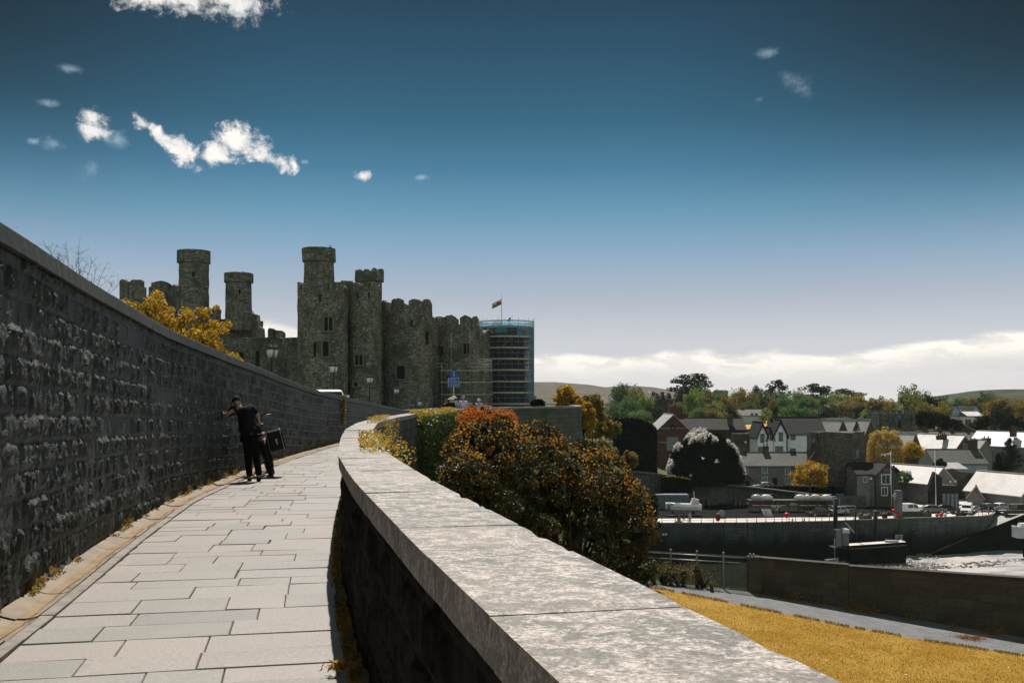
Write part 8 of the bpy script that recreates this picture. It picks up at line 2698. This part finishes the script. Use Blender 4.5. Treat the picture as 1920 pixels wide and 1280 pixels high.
gear = thing('fishing_gear', 'low dark crate and tripod of fishing gear beside the crouching person', 'gear', (*qpt(1283, 1.1), QZ))
x, y = qpt(1283, 1.1)
part(gear, 'crate', MB().box((x - .9, y, QZ + .12), (1.2, .4, .2)), M['metal_d'])
part(gear, 'tripod', MB().tube([(x, y, QZ + .9), (x - .25, y - .2, QZ)], .02, 4).tube([(x, y, QZ + .9), (x + .25, y - .2, QZ)], .02, 4).tube([(x, y, QZ + .9), (x, y + .3, QZ)], .02, 4), M['metal_d'])
M['red'] = plain('red_plastic', (.55, .015, .02), (.45, .01, .015), 3, .4, .4, 0)
lb = thing('lifebuoy', 'dark red lifebuoy housing fixed to the quay railing', 'lifebuoy', (*qpt(1346, .5), QZ + .9))
x, y = qpt(1346, .5)
part(lb, 'housing', MB().lathe([(.28, 0), (.42, .05), (.42, .16), (.28, .2)], (0, 0), 16).add([], []), plain('dark_red', (.28, .02, .015), None, 3, .5, .3, 0)) if False else None
hb_ = MB()
for k in range(2): pass
n = 20
hb_.add([(x + (.40 + (.0)) * math.cos(2 * math.pi * i / n), y + dy, QZ + .85 + .60 * math.sin(2 * math.pi * i / n)) for dy in (-.12, .05) for i in range(n)],
  [tuple(range(n)), tuple(range(2 * n - 1, n - 1, -1))] + [(i, i + n, (i + 1) % n + n, (i + 1) % n) for i in range(n)])
part(lb, 'housing', hb_, plain('dark_red', (.26, .02, .012), None, 3, .5, .3, 0))
part(lb, 'bracket', MB().box2(x - .2, x + .2, y - .1, y + .05, QZ + 1.46, QZ + 1.6), M['trim'])
dk = thing('disc_cover', 'blue-grey round cover leaning behind the red lifebuoy', 'cover', (*qpt(1354, 7.0), QZ))
x, y = qpt(1354, 7.0)
n = 18
part(dk, 'panel', MB().add([(x + .62 * math.cos(2 * math.pi * i / n), y + dy, QZ + .75 + .62 * math.sin(2 * math.pi * i / n)) for dy in (-.1, .1) for i in range(n)],
  [tuple(range(n)), tuple(range(2 * n - 1, n - 1, -1))] + [(i, i + n, (i + 1) % n + n, (i + 1) % n) for i in range(n)]), M['container_paint'] if 'container_paint' in M else MATS['container_paint'])
part(dk, 'stand', MB().box((x, y + .2, QZ + .2), (.8, .3, .4)), M['metal_d'])
rackt = thing('boat_rack', 'long dark timber boat rack under the row of upturned dinghies', 'rack', (XX(1480, 182), 182, QZ))
for px in range(1404, 1566, 18):
 part(rackt, 'post', MB().box2(XX(px, 182), XX(px, 182) + .18, 181, 181.2, QZ, QZ + 2.15), M['wood'])
part(rackt, 'shelf', MB().box2(XX(1402, 182), XX(1566, 182), 180.8, 183, QZ + 2.05, QZ + 2.18), M['wood'])
part(rackt, 'shelf', MB().box2(XX(1402, 182), XX(1566, 182), 180.8, 183, QZ + .95, QZ + 1.05), M['wood'])
G_ = 'dinghies stored on the boat rack'
M['ding1'] = plain('dinghy_silver', (.48, .50, .53), None, 2, .4, .5, 0)
M['ding2'] = plain('dinghy_cream', (.62, .50, .40), None, 2, .5, .4, 0)
for k, (a, b, z, mt, lab) in enumerate(((1407, 1428, 2.2, 'ding1', 'leftmost blue-grey upturned dinghy on the boat rack'), (1424, 1450, 2.2, 'carwhite', 'second upturned dinghy from the left, bright rounded hull'), (1488, 1511, 2.2, 'carwhite', 'rounded white upturned dinghy after the gap on the rack'),
          (1507, 1520, 2.2, 'carwhite', 'short white upturned dinghy in the middle of the right-hand row'), (1516, 1540, 2.2, 'ding2', 'cream upturned dinghy right of the short white one'), (1538, 1562, 2.2, 'carwhite', 'rightmost upturned white dinghy with dark red edge'),
          (1473, 1497, 1.1, 'ding2', 'cream dinghy on the lower shelf of the rack'), (1399, 1411, 1.1, 'cargrey', 'grey dinghy at the left end of the lower shelf'))):
 o = thing('dinghy', lab, 'dinghy', (XX((a + b) / 2, 181.9), 181.9, QZ + z), G_)
 hull(o, XX((a + b) / 2, 181.9), 181.9, QZ + z, (b - a) * 181.9 / F * .9, 1.3, .95 if z > 2 else .7, mt, flip=True, rz=0 if k % 2 else math.pi)
 part(o, 'keel', MB().box((XX((a + b) / 2, 181.9), 181.9, QZ + z + (.95 if z > 2 else .7)), ((b - a) * .08, .05, .06)), M[mt])
ob = thing('signboard', 'pale blue slanted board standing at the foot of the boat rack', 'board', (XX(1438, 174), 174, QZ))
part(ob, 'panel', MB().add([(XX(1428, 174), 174.4, QZ + 1.25), (XX(1446, 174), 174.4, QZ + 1.25), (XX(1449, 174), 173.8, QZ + .1), (XX(1433, 174), 173.8, QZ + .1), (XX(1428, 174), 174.5, QZ + 1.25), (XX(1446, 174), 174.5, QZ + 1.25), (XX(1449, 174), 173.9, QZ + .1), (XX(1433, 174), 173.9, QZ + .1)],
  [(0, 1, 2, 3), (7, 6, 5, 4), (0, 4, 5, 1), (1, 5, 6, 2), (3, 2, 6, 7)]), M['ding1'])
part(ob, 'leg', MB().box2(XX(1436, 174), XX(1437, 174), 174.0, 174.3, QZ, QZ + 1), M['wood'])
sv_ = thing('oar_cross', 'pair of crossed pale-bladed oars leaning by the rack', 'oars', (XX(1456, 178), 178, QZ))
part(sv_, 'oar', MB().tube([(XX(1452, 178), 178, QZ + 1.3), (XX(1460, 178), 178, QZ + .1)], .04, 5).box((XX(1450.5, 178), 178, QZ + 1.35), (.9, .05, .18), 0), M['ding2'])
part(sv_, 'oar', MB().tube([(XX(1461, 178), 178.1, QZ + 1.3), (XX(1453, 178), 178.1, QZ + .1)], .04, 5).box((XX(1461.5, 178), 178.1, QZ + 1.35), (.7, .05, .18), 0), M['ding2'])
def buoy(px, py, r_, label, mt='red'):
 D = qD(px) + .9
 x, z = XX(px, D), max(QZ + r_, ZZ(py, D))
 o = thing('buoy', label, 'buoy', (x, D, z), 'mooring buoys on the quay')
 part(o, 'float', MB().sphere((x, D, z), r_, 16, 10), M[mt])
 part(o, 'eye', MB().tube([(x, D, z + r_ * .9), (x, D, z + r_ * 1.25)], r_ * .18, 6), M['metal_d'])
 if z - r_ > QZ + .1: part(o, 'rope', MB().tube([(x, D + .1, QZ), (x, D + .05, z - r_ * .8)], .03, 4), M['wood'])
buoy(1475, 965.5, .48, 'large scarlet buoy by the railing left of the black hatchback')
buoy(1675.5, 957.5, .36, 'red buoy hanging left of the white passenger van')
buoy(1682.5, 966, .40, 'red buoy just below the hanging one beside the van')
buoy(1757, 966, .30, 'smaller red buoy of the close pair right of the low blocks')
buoy(1764.5, 965.5, .36, 'larger red buoy of the close pair right of the low blocks')
buoy(1772, 966, .32, 'white buoy right of the red pair', 'white')
buoy(1246, 1001.5, .25, 'white float hanging on the quay wall near the shrub', 'white') if False else None
fl = thing('float', 'pair of small white floats hanging on the quay wall beside the maroon shrub', 'float', (XX(1245.5, 164), 164, ZZ(1002, 164)))
part(fl, 'ball', MB().sphere((XX(1243.5, 164), 163.9, ZZ(1001.5, 164)), .22, 10, 6).sphere((XX(1248.5, 164), 163.9, ZZ(1001, 164)), .20, 10, 6), M['white'])
part(fl, 'rope', MB().tube([(XX(1245.5, 164.3), 164.2, QZ), (XX(1245.5, 164), 163.9, ZZ(1001, 164))], .02, 4), M['wood'])
for px, lab in ((1486, 'red and white traffic cone left of the railing bin'), (1508, 'small traffic cone in front of the black hatchback')):
 x, y = qpt(px, 1.2)
 o = thing('traffic_cone', lab, 'cone', (x, y, QZ), 'traffic cones')
 part(o, 'cone', MB().lathe([(.16, QZ + .04), (.03, QZ + .6)], (x, y), 10), M['red'])
 part(o, 'base', MB().box((x, y, QZ + .03), (.38, .38, .05)), M['metal_d'])
 part(o, 'band', MB().lathe([(.115, QZ + .26), (.085, QZ + .40)], (x, y), 10, caps=False), M['white'])
for k, (a, b, lab) in enumerate(((1688, 1706, 'low brown concrete block directly left in front of the white passenger van'), (1707, 1727, 'low brown concrete block right in front of the white passenger van'), (1729, 1744, 'long low pallet crate right of the two concrete blocks'))):
 o = thing('barrier_block', lab, 'block', (XX((a + b) / 2, 174), 174, QZ))
 part(o, 'block', MB().box2(XX(a, 173.5), XX(b, 173.5), 173.3, 174.2, QZ, QZ + (.95 if k < 2 else .7)), M['wood'] if k == 2 else M['rubble_l'])
 part(o, 'lid', MB().box2(XX(a, 173.5) - .03, XX(b, 173.5) + .03, 173.27, 174.23, QZ + (.955 if k < 2 else .705), QZ + (1.05 if k < 2 else .8)), M['concrete'])
M['netgreen'] = plain('fishing_net_heap', (.03, .05, .035), (.10, .05, .03), 3, .95, .1, .6)
for k, (px, w_, h_, lab, mt) in enumerate(((1655, 2.6, 1.2, 'dark heap of nets with white rims left of the red buoys', 'netgreen'), (1798, 3.2, .9, 'dark lobster pots heaped in front of the delivery van', 'netgreen'), (1818, 2.4, .8, 'reddish brown pots right in front of the delivery van', 'wood'), (1736, 1.6, 1.3, 'dark stack of pots left of the red buoy pair', 'netgreen'), (1620, 2.0, 1.0, 'heap of pale tackle and crates near the railing end', 'concrete'))):
 D = qD(px) + 1.6
 o = thing('pot_heap', lab, 'pots', (XX(px, D), D, QZ))
 mb = MB()
 for i in range(12):
  cx_, cz_ = XX(px, D) + rnd.uniform(-.5, .5) * w_, QZ + .22 + rnd.choice([0, .36, .72]) * (h_ / 1.2)
  mb.tube([(cx_ - .3, D + rnd.uniform(-.3, .3), cz_), (cx_ + .3, D + rnd.uniform(-.3, .3), cz_)], .22, 8)
 part(o, 'pots', mb, M[mt])
 hp = MB()
 for i in range(4):
  cx_ = XX(px, D) + rnd.uniform(-.4, .4) * w_
  hp.tube([(cx_, D - .4, QZ + h_ * .6), (cx_ + .15, D - .45, QZ + h_ * .9), (cx_ + .3, D - .4, QZ + h_ * .6)], .03, 4)
 part(o, 'hoops', hp, M['white'])
for k, (px, mt, lab) in enumerate(((1900, 'cargrey', 'blue-grey wheeled bin left of the dark-clothed person near the warehouse'), (1913, 'netgreen', 'green wheeled bin at the right edge near the warehouse'))):
 D = 181
 o = thing('bin', lab, 'bin', (XX(px, D), D, QZ))
 part(o, 'tub', MB().box((XX(px, D), D, QZ + .75), (1.0, 1.0, 1.3), 0, 1.12), M[mt])
 part(o, 'lid', MB().box((XX(px, D), D, QZ + 1.45), (1.2, 1.15, .1), 0, .9), M['concrete'])
yw = thing('yard_barrier', 'low dark wall below the bins near the warehouse', 'wall', (XX(1900, 180), 179.5, QZ))
part(yw, 'stonework', MB().box2(XX(1883, 179), XX(1950, 179), 179, 179.4, QZ - .3, QZ + .55), M['rubble'])
part(yw, 'rail', MB().tube([(XX(1830, 183), 183, QZ + 1.0), (XX(1888, 183), 183, QZ + 1.0)], .05, 5), M['post'])
pt = thing('pontoon', 'dark floating pontoon with pale deck edge below the quay wall', 'pontoon', (XX(1650, 158), 158, MZ + .5))
D_ = 160
xa, xb = XX(1592, D_), XX(1706, D_)
zt = ZZ(1020, D_)
part(pt, 'deck', MB().add([(xa, D_, ZZ(1022.5, D_)), (xb, D_ + 1.5, ZZ(1018, D_)), (xb, D_ + 3.6, ZZ(1018, D_)), (xa, D_ + 2.1, ZZ(1022.5, D_))], [(0, 1, 2, 3)]), M['quaytop'])
part(pt, 'hull', MB().add([(xa, D_, ZZ(1022.8, D_)), (xb, D_ + 1.5, ZZ(1018.3, D_)), (xb, D_ + 3.6, ZZ(1018.3, D_)), (xa, D_ + 2.1, ZZ(1022.8, D_)), (xa, D_, MZ - .3), (xb, D_ + 1.5, MZ - .3), (xb, D_ + 3.6, MZ - .3), (xa, D_ + 2.1, MZ - .3)],
  [(0, 3, 2, 1), (4, 5, 1, 0), (5, 6, 2, 1), (7, 4, 0, 3), (6, 7, 3, 2)]), M['near_black'])
part(pt, 'fender', MB().tube([(xa, D_ - .06, ZZ(1029, D_)), (xb, D_ + 1.44, ZZ(1024, D_))], .07, 6), M['wood'])
ks = thing('kiosk', 'small two-part landing kiosk, dark left half and pale right half, on the pontoon', 'kiosk', (XX(1580, 160), 161, ZZ(1024, 160)))
part(ks, 'dark_cabinet', MB().box2(XX(1568, 160), XX(1579.5, 160), 160.2, 161.6, ZZ(1025, 160), ZZ(993.5, 160)), M['cargrey'])
part(ks, 'pale_cabinet', MB().box2(XX(1580, 160), XX(1592, 160), 160.0, 161.5, ZZ(1023, 160), ZZ(999, 160)), M['concrete'])
part(ks, 'roof', MB().box2(XX(1579.5, 160), XX(1593, 160), 159.9, 161.6, ZZ(998.8, 160), ZZ(992, 160)), M['ding1'])
part(ks, 'gangway', MB().box2(XX(1560, 160), XX(1596, 160), 159.6, 161.8, ZZ(1027.5, 160), ZZ(1025.2, 160)), M['blackw'])
dg2 = thing('dinghy', 'small pale dinghy lying on the pontoon deck', 'dinghy', (XX(1672, 161.8), 161.9, ZZ(1018.5, 161.5)))
hull(dg2, XX(1672, 161.8), 161.9, ZZ(1019.2, 161.5), 2.1, .9, .5, 'ding1', rz=math.pi)
part(dg2, 'seat', MB().box((XX(1673, 161.8), 161.9, ZZ(1014.6, 161.5)), (.3, .8, .05)), M['wood'])
lad = thing('pontoon_rail', 'pair of small boarding ladders standing on the pontoon', 'ladders', (XX(1687, 161.8), 162.2, ZZ(1018.5, 162)))
for px in (1681, 1689):
 m = MB()
 for dx in (0, 4): m.tube([(XX(px + dx, 162), 162.3, ZZ(1018.8, 162)), (XX(px + dx, 162), 162.3, ZZ(1002, 162))], .03, 4)
 for k in range(4): m.tube([(XX(px, 162), 162.3, ZZ(1016 - k * 4, 162)), (XX(px + 4, 162), 162.3, ZZ(1016 - k * 4, 162))], .025, 4)
 part(lad, 'ladder', m, M['post'])
for px, D, yt, w_, mt, lab in ((1566.5, 163.6, 935, .36, 'blackw', 'tall black timber pile left of the kiosk'), (1641, 166.5, 958, .34, 'blackw', 'thick black timber pile against the middle of the quay wall'), (1684, 169.5, 920, .7, 'concrete', 'broad grey steel pile standing before the white passenger van'), (1604, 163.8, 950, .14, 'blackw', 'slim dark mooring pole beside the quay stairs'), (1711, 170.5, 992, .2, 'blackw', 'short dark pile at the right of the pontoon')):
 o = thing('pile', lab, 'pile', (XX(px, D), D, MZ - .5), 'mooring piles along the quay wall')
 if mt == 'concrete': D += 3.2; o.location = (XX(px, D), D, QZ)
 part(o, 'shaft', MB().tube([(XX(px, D), D, MZ - .5 if mt != 'concrete' else QZ), (XX(px, D), D, ZZ(yt, D))], w_, 12), M[mt])
 part(o, 'cap', MB().tube([(XX(px, D), D, ZZ(yt, D)), (XX(px, D), D, ZZ(yt, D) + .12)], [w_ * 1.12, w_ * .7], 12), M['concrete'])
bs = thing('information_sign', 'blue rectangular sign board on a post at the left of the yard wall', 'sign', (XX(1575, 180), 180, QZ))
part(bs, 'panel', MB().box2(XX(1567.5, 180), XX(1582.5, 180), 180, 180.08, ZZ(934.5, 180), ZZ(925, 180)), plain('muted_blue', (.04, .07, .14), None, 3, .5, .3, 0))
part(bs, 'post', MB().box2(XX(1574.5, 180), XX(1575.5, 180), 180.1, 180.2, QZ, ZZ(926, 180)), M['post'])
stairs = thing('quay_stairs', 'stone steps with handrail descending the face of the quay wall', 'stairs', (XX(1588, 167), 167, QZ - 2))
for k in range(10):
 px = 1584 + k * 1.9
 part(stairs, 'step', MB().box((XX(px, 167), 166.4, QZ - .2 - k * .2), (.2, .9, .1)), M['concrete'])
part(stairs, 'handrail', MB().tube([(XX(1583, 166), 165.9, QZ + .7), (XX(1603, 166), 165.9, QZ - 1.2)], .03, 5), M['metal_d'])
for a, b in ((1578, 1606),):
 fr_ = thing('metal_frame', 'pale rectangular tubular frame standing behind the quay railing near the stairs', 'frame', (XX(1592, 178), 178, QZ))
 part(fr_, 'frame', MB().tube([(XX(a, 178), 178, QZ), (XX(a, 178), 178, ZZ(948, 178)), (XX(b - 3, 178), 178, ZZ(948, 178)), (XX(b - 3, 178), 178, QZ)], .05, 6), M['post'])
 part(fr_, 'crossbar', MB().tube([(XX(a, 178), 178, QZ + .9), (XX(b - 3, 178), 178, QZ + .9)], .04, 6), M['post'])
f1 = thing('flagpole', 'white flagpole flying a white, green and red dragon flag before the harbour house', 'flagpole', (XX(1671, 186), 186, QZ))
part(f1, 'pole', MB().tube([(XX(1671.5, 186), 186, QZ), (XX(1670, 186), 186, ZZ(846, 186))], [.09, .05], 6), M['white'])
flag(f1, XX(1670, 186), 186, ZZ(849, 186), 1.75, .85, .15)
f2 = thing('flagpole', 'thin white flagpole without flag in front of the boathouse', 'flagpole', (XX(1754.5, 186), 186, QZ))
part(f2, 'pole', MB().tube([(XX(1755, 186), 186, QZ), (XX(1753, 186), 186, ZZ(846, 186))], [.08, .04], 6), M['white'])
part(f2, 'truck', MB().sphere((XX(1753, 186), 186, ZZ(845.5, 186)), .09, 8, 5), M['white'])
for px, D, yt, lab in ((1633, 181, 894, 'black lamp post with white lantern before the harbour house'), (1295, 190.6, 888, 'small lamp with white lantern on the bank wall at the hedge'), (1791, 187, 899, 'lamp post with white lantern right of the boathouse'), (1196, 196, 866, 'dark lamp post beside the clipped evergreen'), (1398, 196, 826, 'lamp post with bright globe above the left end of the cottage roof'), (1782, 187.5, 900, 'second white lantern close left of the lamp post by the boathouse')):
 x, z = XX(px, D), ZZ(yt, D)
 o = thing('lamp_post', lab, 'lamp post', (x, D, QZ), 'small town lamp posts')
 zb = QZ if D < 190 else z - 3.2
 part(o, 'post', MB().tube([(x, D, zb), (x, D, z - .5)], [.09, .05], 6), M['metal_d'])
 ln = part(o, 'lantern', MB().lathe([(.13, z - .5), (.22, z - .08)], (x, D), 8), M['white'])
 part(ln, 'cap', MB().lathe([(.24, z - .08), (.05, z + .1), (.01, z + .2)], (x, D), 8), M['metal_d'])
yt = thing('yacht', 'grey-white sailing boat dried out on the mud at the right edge below the slipway', 'boat', (XX(1918, 168), 168, MZ))
hull(yt, XX(1920, 168), 168, ZZ(1009, 168), 4.2, 2.2, 1.8, 'ding1', rz=math.pi)
part(yt, 'cabin', MB().box((XX(1921, 168), 168, ZZ(984, 168)), (2.0, 1.4, .7), 0, .8), M['carwhite'])
part(yt, 'pulpit', MB().tube([(XX(1900, 168), 168, ZZ(992, 168)), (XX(1901, 168), 167.5, ZZ(985, 168)), (XX(1908, 168), 167.1, ZZ(984, 168)), (XX(1908, 168), 167.1, ZZ(990, 168))], .025, 5), M['post'])
part(yt, 'keel', MB().box((XX(1921, 168), 168, (ZZ(1008, 168) + MZ) / 2), (.5, .2, ZZ(1008, 168) - MZ + .1)), M['near_black'])
sb = thing('dinghy', 'half-hidden grey dinghy bow on the mud above the block wall', 'dinghy', (XX(1561, 150), 150, MZ))
hull(sb, XX(1560, 152), 152, ZZ(1058, 152), 2.0, 1.0, .8, 'cargrey', rz=0)
part(sb, 'pole', MB().tube([(XX(1565, 152), 152, ZZ(1052, 152)), (XX(1565, 152), 152, ZZ(1010, 152))], .03, 5), M['post'])
M['gull'] = plain('gull_white', (.80, .79, .77), None, 4, .8, .2, 0)
def gull(px, py, D, span, rz, label, pitch=.15, dark=False):
 o = thing('gull', label, 'bird', W3(px, py, D))
 m = MB().sphere((0, 0, 0), .09, 10, 6, (2.3, 1, .9)).sphere((-.22, 0, .03), .05, 8, 5)
 m.add([(.18, -.05, 0), (.18, .05, 0), (.34, .07, .01), (.34, -.07, .01)], [(0, 1, 2, 3), (3, 2, 1, 0)])
 m.build('body', M['gull'] if not dark else M['blackw'], o, (0, 0, 0))
 for s in (-1, 1):
  h = span / 2
  w = MB().add([(-.10, 0, .03), (.12, 0, .02), (.10, s * h * .45, .16), (-.12, s * h * .45, .19), (.16, s * h, .02 + pitch), (.06, s * h, .03 + pitch)], [(0, 1, 2, 3), (3, 2, 4, 5), (3, 2, 1, 0), (5, 4, 2, 3)])
  w.build('wing', M['gull'] if not dark else M['blackw'], o, (0, 0, 0))
 MB().tube([(-.26, 0, .03), (-.32, 0, .015)], [.012, .004], 5).build('beak', MATS['flower_orange'], o, (0, 0, 0))
 o.rotation_euler = (R(8), R(-6), rz)
gull(908, 622.5, 50, .95, 1.75, 'white gull gliding in front of the scaffolded tower', .0)
gull(1218, 737, 70, .32, 1.2, 'tiny white gull flying before the far moor hill')
gull(1318, 860, 110, .50, 1.0, 'small white gull crossing the dark blossom tree')
gull(1343.5, 866, 110, .20, .3, 'tiny white gull right of the first one over the dark blossom tree', .3)
rv = thing('crow', 'black bird perched over the top rail of the scaffolding right of the flag', 'bird', W3(955, 600, 168))
m = MB().sphere((0, 0, 0), .30, 10, 6, (.7, .6, 1)).sphere((.1, 0, .32), .15, 8, 5)
m.build('body', M['blackw'], rv, (0, 0, 0))
for s in (-1, 1): MB().add([(0, s * .1, .2), (-.45 * 1, s * .35, -.15), (-.1, s * .25, -.35)], [(0, 1, 2), (2, 1, 0)]).build('wing', M['blackw'], rv, (0, 0, 0))
MB().tube([(.22, 0, .32), (.34, 0, .30)], [.03, .01], 5).build('beak', M['blackw'], rv, (0, 0, 0))
MB().tube([(0, 0, -.28), (0, 0, ZZ(606, 168) - ZZ(600, 168))], .03, 5).build('leg', M['blackw'], rv, (0, 0, 0))
# ------------------------------------------------------------------ air
hz = MB().box2(-2500, 2500, -70, 3400, -75, 120).build('haze', base_mat('haze')[0])
tag(hz, kind='stuff')
hm = MATS['haze'].node_tree
hm.nodes.remove(hm.nodes['Principled BSDF'])
pv = hm.nodes.new('ShaderNodeVolumePrincipled')
pv.inputs['Color'].default_value = (.80, .88, .95, 1)
pv.inputs['Density'].default_value = .00006
hm.links.new(pv.outputs[0], hm.nodes['Material Output'].inputs['Volume'])
